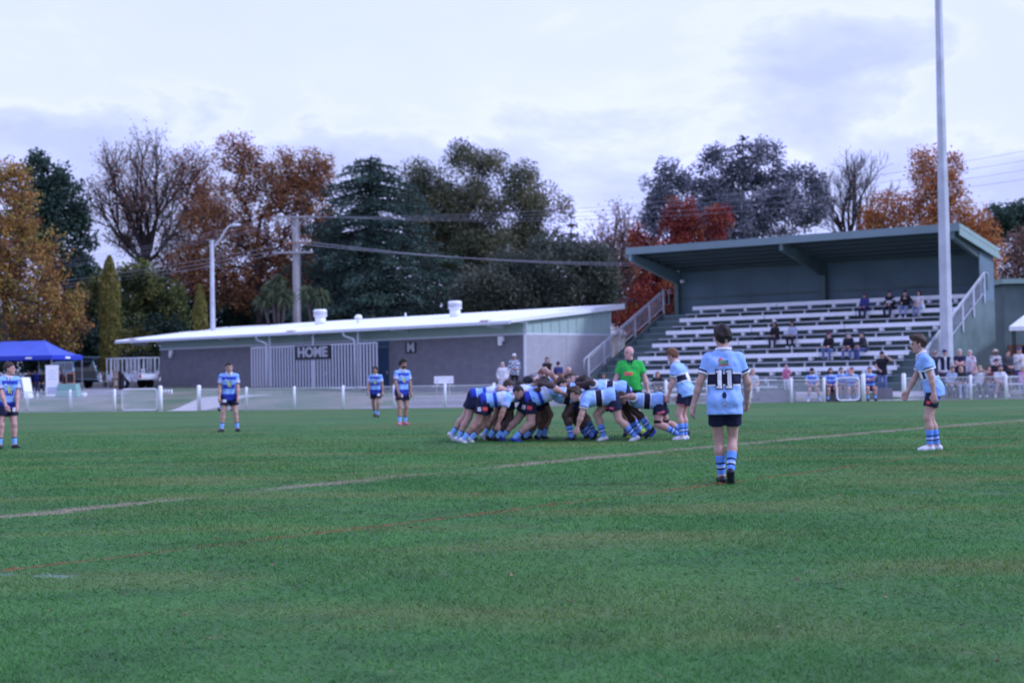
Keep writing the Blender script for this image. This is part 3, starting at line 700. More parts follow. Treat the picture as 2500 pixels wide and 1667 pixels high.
e = empty('street_light', (X, D, zb), 0, 'grey street light with an outstretched arm above the left of the roof', 'street light')
h = P(516, 591, D).z - zb
MB().tube([(0, 0, -0.4), (0, 0, h)], [0.2, 0.13], 8).build('shaft', galpole, e)
MB().tube([(0, 0, h), (0.0, 0, h + 0.12)], 0.16, 8).build('cap', galpole, e)
a1 = (P(557, 553, D) - e.location); a2 = P(572, 549, D) - e.location
MB().tube([(0.05, 0, h - 0.4), (0.35, 0, h - 0.12), a1, a2], [0.06, 0.055, 0.05, 0.05], 8).build('arm', galpole, e, True)
MB().sphere((a2.x + 0.1, 0, a2.z + 0.0), (0.36, 0.14, 0.09)).build('lamp_head', trimw, e, True)
# distant houses
def house(px0, px1, pyr, pye, D, dep, mroof, mwall, lab, axis=0):
    x0, x1 = XD(px0, D, 3), XD(px1, D, 3); zg = terr((x0 + x1) / 2, D); zr, ze = P(px0, pyr, D).z - zg, P(px0, pye, D).z - zg
    e = empty('house', ((x0 + x1) / 2, D, zg), 0, lab, 'house'); w = (x1 - x0) / 2
    MB().box(-w * 0.9, w * 0.9, 0.3, dep - 0.3, -0.5, ze).build('wall', mwall, e)
    if axis == 0: r = MB().prism([(-w, 0, ze), (0, 0, zr), (w, 0, ze), (w, 0, ze - 0.15), (-w, 0, ze - 0.15)], (0, dep, 0)).build('roof', mroof, e)
    else: r = MB().prism([(-w, 0, ze), (-w, dep / 2, zr), (-w, dep, ze), (-w, dep, ze - 0.15), (-w, 0, ze - 0.15)], (2 * w, 0, 0)).build('roof', mroof, e)
    MB().box(w * 0.45, w * 0.6, dep * 0.4, dep * 0.55, zr - 0.6, zr + 0.5).build('chimney', mwall, r)
    for s in (-0.5, 0.3):
        wd = MB().box(w * s, w * (s + 0.28), 0.25, 0.30, ze * 0.4, ze * 0.8).build('window', white, e); MB().box(w * s + 0.06, w * (s + 0.28) - 0.06, 0.235, 0.249, ze * 0.4 + 0.06, ze * 0.8 - 0.06).build('pane', black, wd)
roofg = M('grey roof', (0.16, 0.18, 0.22), 0.7, 0.1); cream = M('cream wall', (0.5, 0.4, 0.3), 0.8, 0.08); roofd = M('dark roof', (0.05, 0.055, 0.08), 0.7, 0.1)
house(585, 800, 750, 792, 118, 9, roofd, cream, 'house with a dark roof behind the changing room vents', 1)
house(1475, 1592, 722, 752, 116, 9, roofg, cream, 'house with a grey gable roof beside the red tree')
house(1476, 1530, 788, 812, 108, 6, roofw, cream, 'small cream shed with white roof left of the grandstand stairs', 1)
e = empty('clubhouse', (XD(2500, 80, 3), 82, terr(20, 82)), 0, 'green walled clubhouse with pale eave right of the grandstand', 'building')
x0, x1 = XD(2474, 80, 3) - e.location.x, XD(2650, 80, 3) - e.location.x
MB().box(x0 + 0.2, x1, 0, 6, -0.3, P(2480, 690, 80).z - e.location.z).build('wall', sgreen, e)
MB().box(x0, x1 + 0.3, -0.4, 6.4, P(2480, 688, 80).z - e.location.z, P(2480, 676, 80).z - e.location.z).build('roof', spale, e)
d = MB().box(x0 + 0.35, x0 + 1.3, -0.05, -0.003, -0.1, 2.2).build('door', M('brown door', (0.15, 0.06, 0.04), 0.7), e); MB().box(x0 + 1.1, x0 + 1.16, -0.12, -0.052, 1.0, 1.1).build('handle', steel, d)
# ---------------------------------------------------------------- trees
bark = M('bark grey', (0.075, 0.062, 0.060), 0.95, 0.2, 4); barkd = M('bark dark', (0.048, 0.038, 0.036), 0.95, 0.2, 4); barkp = M('bark pale', (0.22, 0.19, 0.18), 0.95, 0.2, 4)
def leafm(name, c, tr=0.25): return ramp_mat(name, 'tint', list(zip(np.linspace(0, 1, len(c)), c)), 0.7, trans=tr, var=0.12)
LM = {
 'gold': leafm('autumn gold leaf', [(0.101, 0.056, 0.046), (0.263, 0.117, 0.051), (0.405, 0.202, 0.056), (0.364, 0.273, 0.061), (0.202, 0.192, 0.061)]),
 'rust': leafm('rust oak leaf', [(0.094, 0.053, 0.048), (0.239, 0.100, 0.051), (0.376, 0.156, 0.063), (0.276, 0.156, 0.063), (0.451, 0.230, 0.083)]),
 'brown': leafm('dry brown leaf', [(0.138, 0.087, 0.076), (0.261, 0.144, 0.103), (0.385, 0.202, 0.123)]),
 'dark': leafm('dark evergreen leaf', [(0.017, 0.035, 0.028), (0.033, 0.067, 0.048), (0.059, 0.104, 0.063)], 0.15),
 'cedar': leafm('cedar needle', [(0.022, 0.044, 0.040), (0.047, 0.091, 0.070), (0.086, 0.145, 0.100)], 0.15),
 'euc': leafm('eucalyptus leaf', [(0.047, 0.062, 0.038), (0.096, 0.118, 0.065), (0.179, 0.174, 0.089), (0.233, 0.188, 0.101)], 0.2),
 'eucg': leafm('grey eucalyptus leaf', [(0.042, 0.058, 0.045), (0.090, 0.106, 0.076), (0.181, 0.185, 0.129)], 0.2),
 'grey': leafm('grey green leaf', [(0.052, 0.064, 0.075), (0.110, 0.122, 0.142), (0.206, 0.213, 0.244), (0.309, 0.297, 0.335)], 0.2),
 'red': leafm('scarlet leaf', [(0.076, 0.019, 0.028), (0.215, 0.033, 0.032), (0.365, 0.065, 0.043), (0.386, 0.154, 0.048)]),
 'orange': leafm('orange leaf', [(0.174, 0.069, 0.046), (0.416, 0.144, 0.052), (0.554, 0.231, 0.069), (0.485, 0.277, 0.092)]),
 'olive': leafm('olive green leaf', [(0.030, 0.046, 0.022), (0.081, 0.108, 0.035), (0.162, 0.176, 0.054), (0.230, 0.209, 0.068)]),
 'cyp': leafm('golden cypress leaf', [(0.09, 0.09, 0.022), (0.17, 0.155, 0.036), (0.24, 0.205, 0.05)], 0.1),
 'palm': leafm('strap leaf', [(0.045, 0.075, 0.045), (0.09, 0.125, 0.06), (0.16, 0.17, 0.09)]),
}
K = 2500 / 2352.0
def unit(v): return v / np.maximum(np.linalg.norm(v, axis=-1, keepdims=True), 1e-9)
def leaves(C, size, tint, aspect=0.6, droop=0.0, rng=RNG, flat=0.0):
    "one folded-free quad per centre C"
    n = len(C); a = unit(rng.normal(size=(n, 3)))
    if droop: a[:, 2] -= droop; a = unit(a)
    if flat: a[:, 2] *= 1 - flat; a = unit(a)
    b = unit(np.cross(a, rng.normal(size=(n, 3)))); s = (size * rng.uniform(0.6, 1.4, n))[:, None]
    V = np.stack([C - a * s * 0.5, C + b * s * aspect * 0.5 + a * s * 0.05, C + a * s * 0.5, C - b * s * aspect * 0.5 + a * s * 0.05], 1).reshape(-1, 3)
    F = np.arange(4 * n).reshape(n, 4); T = np.repeat(np.clip(tint, 0, 1), 4)
    return V, F, T
def seg_mesh(A, B, ra, rb, ns=4):
    d = unit(B - A); up = np.where(np.abs(d[:, 2:3]) < 0.9, [[0, 0, 1.0]], [[1.0, 0, 0]]); r = unit(np.cross(d, up)); u = np.cross(r, d)
    n = len(A); V = np.zeros((n, 2 * ns, 3))
    for k in range(ns):
        t = 2 * math.pi * k / ns; q = r * math.cos(t) + u * math.sin(t)
        V[:, k] = A + q * ra[:, None]; V[:, ns + k] = B + q * rb[:, None]
    f = np.array([(k, (k + 1) % ns, ns + (k + 1) % ns, ns + k) for k in range(ns)])
    F = (f[None] + (np.arange(n) * 2 * ns)[:, None, None]).reshape(-1, 4)
    return V.reshape(-1, 3), F
def skeleton(trunk, pts, r_tip, wob=0.0, up=0.25):
    "grow branches from trunk nodes through attractor points; returns segments and radii"
    N = [np.array(p, float) for p in trunk]; par = [-1] + list(range(len(trunk) - 1))
    base = N[0]; top = N[-1]
    order = np.argsort(np.linalg.norm(pts - top, axis=1) + RNG.uniform(0, 0.5, len(pts)))
    arr = np.zeros((len(trunk) + 4 * len(pts), 3)); arr[:len(N)] = N; m = len(N); dep = np.zeros(len(arr))
    for i in order:
        p = pts[i]; d = np.linalg.norm(arr[1:m] - p, axis=1); below = np.maximum(arr[1:m, 2] - p[2] + 0.1, 0)
        j = int(np.argmin(d * (1 + up * dep[1:m] * 0.0) + below * 0.8)) + 1
        a = arr[j]; L = np.linalg.norm(p - a); k = 1 if L < 0.5 else 2 if L < 1.6 else 3
        prev = j
        for s in range(1, k + 1):
            t = s / k; q = a + (p - a) * t
            if s < k: q = q + RNG.normal(size=3) * 0.03 * L; q[2] -= 0.06 * L * math.sin(math.pi * t)
            arr[m] = q; par.append(prev); dep[m] = dep[prev] + 1; prev = m; m += 1
    arr = arr[:m]; par = np.array(par); w = np.zeros(m); has = np.zeros(m, bool)
    for i in range(m - 1, 0, -1):
        if not has[i]: w[i] = 1
        w[par[i]] += w[i]; has[par[i]] = True
    rad = r_tip * np.power(np.maximum(w, 1), 0.44)
    idx = np.arange(1, m); return arr[par[idx]], arr[idx], np.minimum(rad[par[idx]], rad[idx] * 1.6), rad[idx]
def to_world(lobes, D, dep):
    out = []
    for (x, y, rx, ry) in lobes:
        c = P(x * K, y * K, D); s = D * K / FPX
        out.append((np.array(c) + np.array([0, RNG.uniform(-0.3, 0.3) * rx * s * dep, 0]), np.array([rx * s, max(rx, ry) * s * dep, ry * s])))
    return out
def sample_lobes(L, n, shell):
    vol = np.array([r[0] * r[2] for c, r in L]); k = RNG.choice(len(L), n, p=vol / vol.sum()); C = np.array([c for c, r in L])[k]; R = np.array([r for c, r in L])[k]
    u = unit(RNG.normal(size=(n, 3))); rr = (shell + (1 - shell) * RNG.random(n) ** 0.6)[:, None] if shell > 0 else RNG.random((n, 1)) ** (1 / 3)
    return C + u * R * rr, k
def tree(name, label, D, base, lobes, leaf, n_att=220, n_leaf=16000, size=0.22, clump=0.55, r_tip=0.02, shell=0.45, dep=0.7, bark_m=None, trunk_to=None, droop=0.0, aspect=0.6, tb=0.5, tv=0.2, group='trees behind the buildings', flat=0.0, leaf_sel=None, trunk_r=None, lean=0.0):
    bx_ = P(base[0] * K, 900, D); zg = terr(bx_.x, D); b0 = np.array([bx_.x, D, zg - 0.3])
    L = to_world(lobes, D, dep)
    if trunk_to is None: tt = np.mean([c for c, r in L], 0) * np.array([1, 1, 1]); tt[2] = b0[2] + 0.35 * (tt[2] - b0[2])
    else: tt = np.array(P(trunk_to[0] * K, trunk_to[1] * K, D))
    tr = [b0 + (tt - b0) * t + np.array([RNG.normal() * 0.08, RNG.normal() * 0.08, 0]) * (0 < t < 1) for t in np.linspace(0, 1, 5)]
    e = empty(name, Vector(b0) + Vector((0, 0, 0.3)), 0, label, 'tree', group); off = np.array(e.location)
    pts, lk = sample_lobes(L, n_att, shell)
    pts[:, 2] = np.maximum(pts[:, 2], zg + 0.6)
    A, B, ra, rb = skeleton(tr, pts, r_tip)
    if trunk_r:
        ra[:4] = np.maximum(ra[:4], trunk_r); rb[:4] = np.maximum(rb[:4], trunk_r * 0.85)
    V, F = seg_mesh(A - off, B - off, ra, rb, 5); me = np_mesh('trunk', V, F, True); me.materials.append(bark_m or barkd); link('trunk', me, e)
    if n_leaf:
        sel = np.arange(len(pts)) if leaf_sel is None else np.array([i for i in range(len(pts)) if leaf_sel(pts[i])])
        w = RNG.uniform(0.5, 1.5, len(sel)); k = RNG.choice(sel, n_leaf, p=w / w.sum())
        ct = np.clip(RNG.normal(tb, tv, len(pts)), 0, 1)
        g = RNG.normal(size=(n_leaf, 3)); g = unit(g) * (RNG.random((n_leaf, 1)) ** 0.5) * clump; g[:, 2] *= (1 - 0.35 * (flat > 0))
        C = pts[k] + g; C[:, 2] = np.maximum(C[:, 2], zg + 0.05)
        T = ct[k] + RNG.normal(0, 0.13, n_leaf)
        V, F, T = leaves(C - off, size, T, aspect, droop, flat=flat); me = np_mesh('crown', V, F); set_attr(me, 'tint', T); me.materials.append(LM[leaf]); link('crown', me, e)
    return e
def bare(label, D, base, fork, limbs, brown_leaves=0, depth=5, r0=0.30, twig=0.0075, up=0.16, name='bare_tree', bm=None, leaf='brown', lsize=0.16, ratio=0.70):
    "trunk to the fork, then limbs that split again and again towards the given tips (display px)"
    b = P(base[0] * K, 900, D); zg = terr(b.x, D); b0 = np.array([b.x, D, zg]); f0_ = np.array(P(fork[0] * K, fork[1] * K, D))
    e = empty(name, b0, 0, label, 'tree', 'trees behind the buildings'); A = []; B = []; ra = []; rb = []; tips = []
    for i in range(4):
        p, q = b0 + (f0_ - b0) * i / 4, b0 + (f0_ - b0) * (i + 1) / 4; A.append(p - np.array([0, 0, 0.3 * (i == 0)])); B.append(q); ra.append(r0 * (1 - 0.08 * i)); rb.append(r0 * (1 - 0.08 * (i + 1)))
    def grow(p, d, L, r, k):
        n = 3 if k > 1 else 2; q = p
        for j in range(n):
            d = unit((d + RNG.normal(size=3) * 0.10 + np.array([0, 0, up * 0.35]))[None])[0]; nq = q + d * L / n; rr = r * (1 - 0.35 * (j + 1) / n)
            A.append(q); B.append(nq); ra.append(r * (1 - 0.35 * j / n)); rb.append(rr); q = nq
            if k > 0 and j < n - 1 and RNG.random() < 0.75:
                sd = unit((d + unit(np.cross(d, RNG.normal(size=3))[None])[0] * RNG.uniform(0.5, 0.95) + np.array([0, 0, up]))[None])[0]; grow(q, sd, L * ratio * RNG.uniform(0.6, 0.95), max(rr * 0.55, twig), k - 1)
        if k <= 0: tips.append(q); return
        for c in range(2):
            sd = unit((d + unit(np.cross(d, RNG.normal(size=3))[None])[0] * RNG.uniform(0.28, 0.62) + np.array([0, 0, up]))[None])[0]; grow(q, sd, L * ratio * RNG.uniform(0.8, 1.1), max(r * 0.62, twig), k - 1)
    for (x, y, sc) in limbs:
        t = np.array(P(x * K, y * K, D)) + np.array([0, RNG.normal() * 1.2, 0]); v = t - f0_; ln = np.linalg.norm(v); grow(f0_ - np.array([0, 0, 0.2]), v / ln, ln * 0.40 * sc, r0 * 0.5, depth)
    V, F = seg_mesh(np.array(A) - b0, np.array(B) - b0, np.array(ra), np.array(rb), 4); me = np_mesh('trunk', V, F, True); me.materials.append(bm or barkd); link('trunk', me, e)
    if brown_leaves:
        tp = np.array(tips); k_ = RNG.integers(0, len(tp), brown_leaves); C = tp[k_] + RNG.normal(size=(brown_leaves, 3)) * 0.35; C[:, 2] = np.maximum(C[:, 2], zg + 0.4)
        V, F, T = leaves(C - b0, lsize, np.clip(RNG.normal(0.4, 0.2, brown_leaves), 0, 1), 0.6); me = np_mesh('crown', V, F); set_attr(me, 'tint', T); me.materials.append(LM[leaf]); link('crown', me, e)
# far left
tree('autumn_tree', 'golden orange autumn tree above the blue gazebo', 98, (20, 850), [(10, 470, 90, 95), (40, 590, 120, 110), (70, 700, 130, 90), (-40, 600, 100, 150), (140, 740, 60, 70), (20, 410, 45, 45)], 'gold', 900, 27000, 0.20, 0.62, 0.014, 0.2, 0.6, bark, (15, 640), tb=0.5, tv=0.24, trunk_r=0.24)
tree('evergreen_tree', 'tall dark evergreen tree between the golden and the bare tree', 112, (130, 800), [(100, 400, 48, 42), (125, 470, 70, 70), (140, 560, 72, 80), (150, 650, 70, 70), (80, 500, 60, 90), (190, 640, 40, 60)], 'dark', 300, 23000, 0.29, 0.8, 0.02, 0.5, 0.6, trunk_r=0.3)
bare('bare brown tree with spreading twigs left of the rust coloured oak', 116, (345, 800), (335, 600), [(190, 400, 1.0), (235, 350, 1.0), (290, 325, 1.0), (345, 315, 1.0), (400, 310, 1.0), (445, 340, 1.0), (180, 470, 1.0), (215, 540, 0.9), (480, 420, 1.0), (380, 380, 0.8), (290, 430, 0.8)], 9000, 5, 0.34, up=0.10)
tree('oak_tree', 'large rust orange oak tree behind the power pole', 114, (600, 800), [(545, 350, 62, 52), (590, 420, 90, 80), (680, 400, 75, 65), (700, 460, 70, 80), (620, 540, 130, 90), (500, 520, 85, 100), (560, 640, 140, 80), (450, 620, 80, 70), (735, 400, 40, 60), (660, 620, 80, 80)], 'rust', 1500, 52000, 0.18, 0.60, 0.017, 0.15, 0.6, barkd, (590, 560), tb=0.45, tv=0.22, trunk_r=0.34)
tree('oak_tree', 'smaller rust brown tree with thin crown between the bare tree and the oak', 120, (460, 800), [(430, 400, 60, 70), (470, 470, 70, 80), (420, 560, 90, 90), (400, 640, 90, 70)], 'rust', 1300, 15000, 0.17, 0.65, 0.013, 0.1, 0.5, barkd, (440, 600), tb=0.25, tv=0.18, trunk_r=0.22)
# cedar: stacked drooping plates
def cedar(label, D, base, top, prof, n_lv, leaf, nleaf, bare_top=0, size=0.24):
    b = P(base[0] * K, 900, D); zg = terr(b.x, D); b0 = np.array([b.x, D, zg]); t0 = np.array(P(top[0] * K, top[1] * K, D))
    e = empty('cedar_tree', b0, 0, label, 'tree', 'trees behind the buildings'); A = []; B = []; ra = []; rb = []; C = []; T = []
    n = 14
    for i in range(n): A.append(b0 + (t0 - b0) * i / n); B.append(b0 + (t0 - b0) * (i + 1) / n); ra.append(0.4 * (1 - i / n) + 0.03); rb.append(0.4 * (1 - (i + 1) / n) + 0.03)
    s = D * K / FPX; tot = t0[2] - b0[2]
    for l in range(n_lv):
        f = 0.10 + 0.90 * (l / (n_lv - 1)) ** 0.92; z = b0[2] + tot * f; c = b0 + (t0 - b0) * f
        R_ = np.interp(f, [p[0] for p in prof], [p[1] for p in prof]) * s
        nb = max(4, int(5 + R_ * 0.9))
        for k in range(nb):
            az = 2 * math.pi * (k + RNG.random()) / nb; ln = R_ * RNG.uniform(0.75, 1.25); rise = RNG.uniform(-0.02, 0.16)
            d = np.array([math.cos(az), math.sin(az) * 0.8, 0]); pr = c + np.array([0, 0, RNG.uniform(-0.3, 0.3)]); side = np.array([-d[1], d[0], 0])
            m = 5; prev = pr
            for j in range(1, m + 1):
                u = j / m; q = pr + d * ln * u + np.array([0, 0, ln * (rise * u - 0.24 * u * u)])
                A.append(prev); B.append(q); ra.append(0.09 * (1 - (j - 1) / m) + 0.012); rb.append(0.09 * (1 - j / m) + 0.012); prev = q
            w = max(0.5, ln * 0.34); nn = int(nleaf * ln / 100.0)
            u = RNG.random(nn) ** 0.7; sd = RNG.normal(size=nn) * w * 0.5 * np.sin(np.pi * np.clip(u * 0.85 + 0.12, 0, 1))
            q = pr + d * (ln * u)[:, None] * 1.03 + side * sd[:, None]
            q[:, 2] += ln * (rise * u - 0.24 * u * u) - 0.28 * np.abs(sd) + RNG.normal(size=nn) * 0.12
            C.append(q); T.append(np.clip(RNG.normal(0.45, 0.16) + RNG.normal(size=nn) * 0.14, 0, 1))
    V, F = seg_mesh(np.array(A) - b0, np.array(B) - b0, np.array(ra), np.array(rb), 5); me = np_mesh('trunk', V, F); me.materials.append(barkd); link('trunk', me, e)
    C = np.concatenate(C); C[:, 2] = np.maximum(C[:, 2], zg + 0.1)
    V, F, T = leaves(C - b0, size, np.concatenate(T), 0.42, 0.15, flat=0.45); me = np_mesh('crown', V, F); set_attr(me, 'tint', T); me.materials.append(LM[leaf]); link('crown', me, e)
cedar('broad dark blue green cedar with layered drooping branches', 110, (880, 800), (850, 372), [(0, 215), (0.3, 222), (0.45, 195), (0.6, 168), (0.75, 138), (0.88, 105), (0.95, 78), (1, 40)], 34, 'cedar', 4300, size=0.24)
cedar('small dark conifer tip above the low eucalyptus', 124, (1310, 800), (1312, 500), [(0, 90), (0.5, 70), (0.8, 42), (1, 6)], 16, 'cedar', 2200)
tree('eucalyptus_tree', 'tall grey green eucalyptus with rounded clumps right of the cedar', 122, (1090, 800), [(1062, 385, 48, 42), (975, 410, 45, 42), (1130, 400, 35, 30), (1195, 425, 42, 38), (1245, 480, 50, 42), (1080, 470, 70, 55), (1170, 500, 65, 55), (1040, 560, 75, 65), (1130, 600, 85, 60), (1240, 560, 52, 40), (1010, 480, 50, 50)], 'euc', 150, 66000, 0.26, 1.25, 0.03, 0.62, 0.7, bark, (1085, 620), droop=0.8, aspect=0.35, tb=0.45, tv=0.2, trunk_r=0.3)
tree('eucalyptus_tree', 'low bushy eucalyptus spreading behind the right end of the roof', 106, (1300, 800), [(1270, 610, 90, 60), (1350, 620, 55, 50), (1180, 650, 80, 55), (1330, 670, 70, 45), (1230, 690, 90, 50), (1120, 680, 70, 50), (1380, 640, 28, 50)], 'eucg', 120, 40000, 0.25, 1.1, 0.03, 0.6, 0.7, bark, (1270, 720), droop=0.6, aspect=0.4, tb=0.42, tv=0.2, trunk_r=0.2)
bare('distant bare purple brown tree between the eucalyptus and the red tree', 138, (1405, 800), (1405, 700), [(1350, 520, 1.0), (1390, 490, 1.0), (1425, 465, 1.0), (1460, 480, 1.0), (1340, 580, 0.9), (1480, 560, 0.9), (1420, 560, 0.9)], 4500, 4, 0.28, lsize=0.2)
tree('red_tree', 'scarlet autumn tree behind the left end of the grandstand', 100, (1520, 830), [(1560, 500, 45, 48), (1645, 510, 45, 40), (1600, 560, 80, 50), (1500, 600, 60, 60), (1530, 660, 60, 70), (1480, 690, 45, 55), (1450, 735, 45, 45), (1470, 550, 30, 30)], 'red', 620, 25000, 0.17, 0.5, 0.013, 0.3, 0.6, barkd, (1540, 680), tb=0.48, tv=0.26, trunk_r=0.16)
tree('grey_leaf_tree', 'wide grey leaved tree rising above the grandstand roof', 118, (1690, 800), [(1540, 420, 62, 45), (1650, 390, 60, 55), (1740, 380, 75, 55), (1820, 430, 80, 60), (1600, 460, 110, 60), (1720, 480, 120, 60), (1860, 470, 45, 55), (1790, 510, 90, 40), (1520, 500, 50, 60), (1640, 530, 120, 60)], 'grey', 380, 50000, 0.21, 0.85, 0.016, 0.4, 0.6, bark, (1700, 620), tb=0.42, tv=0.22, trunk_r=0.3)
cedar('dark green conifer tip poking above the grey leaved tree', 126, (1708, 800), (1706, 318), [(0, 60), (0.7, 60), (0.9, 45), (1, 12)], 20, 'dark', 900)
bare('upright bare tree with vertical branches above the middle of the stand roof', 124, (1950, 800), (1948, 560), [(1862, 420, 1.0), (1885, 380, 1.0), (1915, 362, 1.0), (1945, 358, 1.0), (1975, 362, 1.0), (2005, 375, 1.0), (2035, 410, 1.0), (1900, 450, 0.9), (2010, 460, 0.9)], 500, 5, 0.28, up=0.16)
tree('orange_tree', 'sparse orange autumn tree behind the tall light pole', 103, (2130, 820), [(2125, 385, 45, 55), (2180, 400, 38, 60), (2050, 490, 70, 55), (2140, 500, 85, 60), (2225, 520, 60, 60), (2010, 510, 45, 40), (2270, 580, 35, 80), (2150, 440, 70, 50)], 'orange', 1100, 20000, 0.17, 0.5, 0.012, 0.1, 0.55, bark, (2140, 580), tb=0.5, tv=0.2, trunk_r=0.16)
tree('pine_tree', 'dark rounded pine at the right edge behind the orange tree', 132, (2310, 820), [(2300, 500, 52, 30), (2340, 520, 60, 40), (2270, 530, 40, 30), (2380, 500, 60, 40)], 'dark', 160, 12000, 0.24, 0.7, 0.02, 0.4, 0.8, tb=0.6, trunk_r=0.3)
tree('bare_hedge', 'purple brown bare thicket right of the grandstand', 112, (2330, 860), [(2320, 620, 45, 80), (2370, 600, 60, 90), (2300, 720, 40, 60)], 'brown', 1500, 8000, 0.18, 0.6, 0.011, 0.0, 0.6, bark, (2330, 800), tb=0.3, trunk_r=0.1)
# middle layer left
tree('green_shrub', 'dense olive green shrub behind the slim cypress', 108, (320, 820), [(330, 640, 55, 40), (270, 680, 60, 60), (370, 690, 55, 50), (300, 740, 100, 50), (220, 690, 50, 70), (390, 740, 45, 40)], 'olive', 300, 22000, 0.23, 0.6, 0.02, 0.5, 0.7, tb=0.42, tv=0.2, trunk_r=0.15)
tree('dark_shrub', 'dark green hedge plant between the gazebo and the changing room', 107, (260, 860), [(210, 760, 60, 90), (290, 800, 80, 70), (380, 790, 60, 70), (160, 820, 60, 60)], 'dark', 180, 12000, 0.26, 0.7, 0.02, 0.4, 0.6, tb=0.35, trunk_r=0.12)
tree('dark_shrub', 'dark green hedge plant behind the blue gazebo', 109, (60, 860), [(40, 800, 90, 80), (-40, 800, 60, 80), (120, 810, 60, 60)], 'dark', 150, 9000, 0.26, 0.7, 0.02, 0.4, 0.6, tb=0.3, trunk_r=0.12)
tree('willow_shrub', 'yellow green feathery shrub left of the changing room roof', 106, (280, 850), [(265, 770, 32, 50), (310, 790, 40, 45), (340, 800, 26, 40), (280, 820, 45, 35)], 'olive', 200, 7000, 0.16, 0.42, 0.012, 0.2, 0.6, droop=0.7, aspect=0.3, tb=0.75, tv=0.2, trunk_r=0.06)
tree('dark_shrub', 'dark shrub row behind the middle of the changing room', 118, (560, 830), [(500, 720, 90, 70), (620, 720, 90, 60), (720, 710, 90, 60), (420, 730, 60, 60)], 'dark', 220, 14000, 0.26, 0.75, 0.02, 0.4, 0.5, tb=0.25, trunk_r=0.15)
tree('dark_shrub', 'dark shrub left of the grandstand stairs', 112, (1440, 850), [(1430, 740, 50, 50), (1480, 780, 60, 40), (1390, 700, 40, 50)], 'eucg', 120, 7000, 0.24, 0.6, 0.02, 0.4, 0.6, tb=0.3, trunk_r=0.1)
def cypress(label, D, x, ytop, ybot, w):
    b = P(x * K, 900, D); zg = terr(b.x, D); top = P(x * K, ytop * K, D).z - zg; R_ = w * D * K / FPX / 2
    e = empty('cypress_tree', (b.x, D, zg), 0, label, 'tree', 'slim golden cypresses')
    MB().tube([(0, 0, -0.2), (0, 0, top * 0.9)], [0.14, 0.03], 6).build('trunk', barkd, e)
    n = int(9000 * top / 8); z = RNG.random(n) * top; f = z / top
    prof = np.minimum(1, 0.75 + 0.3 * np.sin(f * 3)) * np.where(f > 0.75, np.sqrt(np.clip((1 - f) / 0.25, 0.03, 1)), 1); az = RNG.random(n) * 2 * math.pi
    lump = 1 + 0.10 * np.sin(az * 3 + z * 2.1) + 0.08 * np.sin(az * 5 - z * 3.3)
    r = R_ * prof * lump * (1 - 0.35 * RNG.random(n) ** 2)
    C = np.stack([r * np.cos(az), r * np.sin(az), z], 1); V, F, T = leaves(C, 0.2, np.clip(0.5 + 0.25 * np.sin(az * 4 + z * 5) + RNG.normal(size=n) * 0.15, 0, 1), 0.35, -1.2)
    me = np_mesh('crown', V, F); set_attr(me, 'tint', T); me.materials.append(LM['cyp']); link('crown', me, e)
cypress('taller slim golden cypress left of the changing room roof', 100.8, 254, 588, 780, 46); cypress('shorter slim golden cypress left of the street light', 103, 462, 655, 750, 32)
def cabbage_palm(label, D, x, heads):
    b = P(x * K, 900, D); zg = terr(b.x, D); e = empty('cabbage_palm', (b.x, D, zg), 0, label, 'palm', 'cabbage palms behind the roof')
    V = []; F = []; T = []
    for (hx, hy, r) in heads:
        c = np.array(P(hx * K, hy * K, D)) - np.array(e.location); s = D * K / FPX
        MB().tube([(0, 0, -0.2), (c[0] * 0.5, 0, c[2] * 0.6), tuple(c)], [0.16, 0.12, 0.09], 8).build('trunk', bark, e, True)
        n = 170; d = unit(RNG.normal(size=(n, 3)) + np.array([0, 0, 0.25])); ln = (r * s * RNG.uniform(0.7, 1.1, n))[:, None]; sd = unit(np.cross(d, RNG.normal(size=(n, 3)))) * 0.05
        tip = c + d * ln; tip[:, 2] -= ln[:, 0] * 0.35; mid = c + d * ln * 0.55
        base = len(V); Q = np.stack([np.broadcast_to(c, (n, 3)) - sd * 0.5, mid - sd, tip, mid + sd], 1).reshape(-1, 3)
        F += [tuple(base + 4 * i + k for k in range(4)) for i in range(n)]; V += list(Q); T += list(np.repeat(np.clip(RNG.normal(0.5, 0.25, n), 0, 1), 4))
    me = np_mesh('crown', np.array(V), np.array(F)); set_attr(me, 'tint', T); me.materials.append(LM['palm']); link('crown', me, e)
cabbage_palm('cabbage palm with several heads left of the power pole', 101, 640, [(625, 665, 34), (655, 680, 34), (605, 690, 28), (640, 645, 26)])
cabbage_palm('cabbage palm with spiky head right of the power pole', 100, 730, [(735, 680, 32), (705, 672, 28)])

tree('evergreen_tree', 'dark evergreen mass filling the gap between the cedar and the oak', 124, (760, 800), [(740, 600, 70, 80), (700, 670, 90, 70), (800, 640, 90, 90), (760, 540, 40, 50)], 'cedar', 260, 20000, 0.27, 0.8, 0.02, 0.4, 0.6, tb=0.35, trunk_r=0.25)
tree('evergreen_tree', 'dark evergreen mass between the cedar and the tall eucalyptus', 128, (1010, 800), [(1000, 560, 90, 90), (1060, 660, 110, 80), (960, 470, 50, 60), (1180, 640, 110, 60)], 'eucg', 300, 24000, 0.28, 0.85, 0.02, 0.4, 0.6, tb=0.35, trunk_r=0.25)
tree('brown_thicket', 'purple brown thicket filling the view between the eucalyptus and the red tree', 146, (1420, 820), [(1350, 620, 60, 70), (1410, 600, 60, 80), (1470, 610, 50, 80), (1420, 690, 90, 70)], 'brown', 1600, 15000, 0.24, 0.7, 0.012, 0.0, 0.6, barkd, (1420, 740), tb=0.3, tv=0.25, trunk_r=0.15)
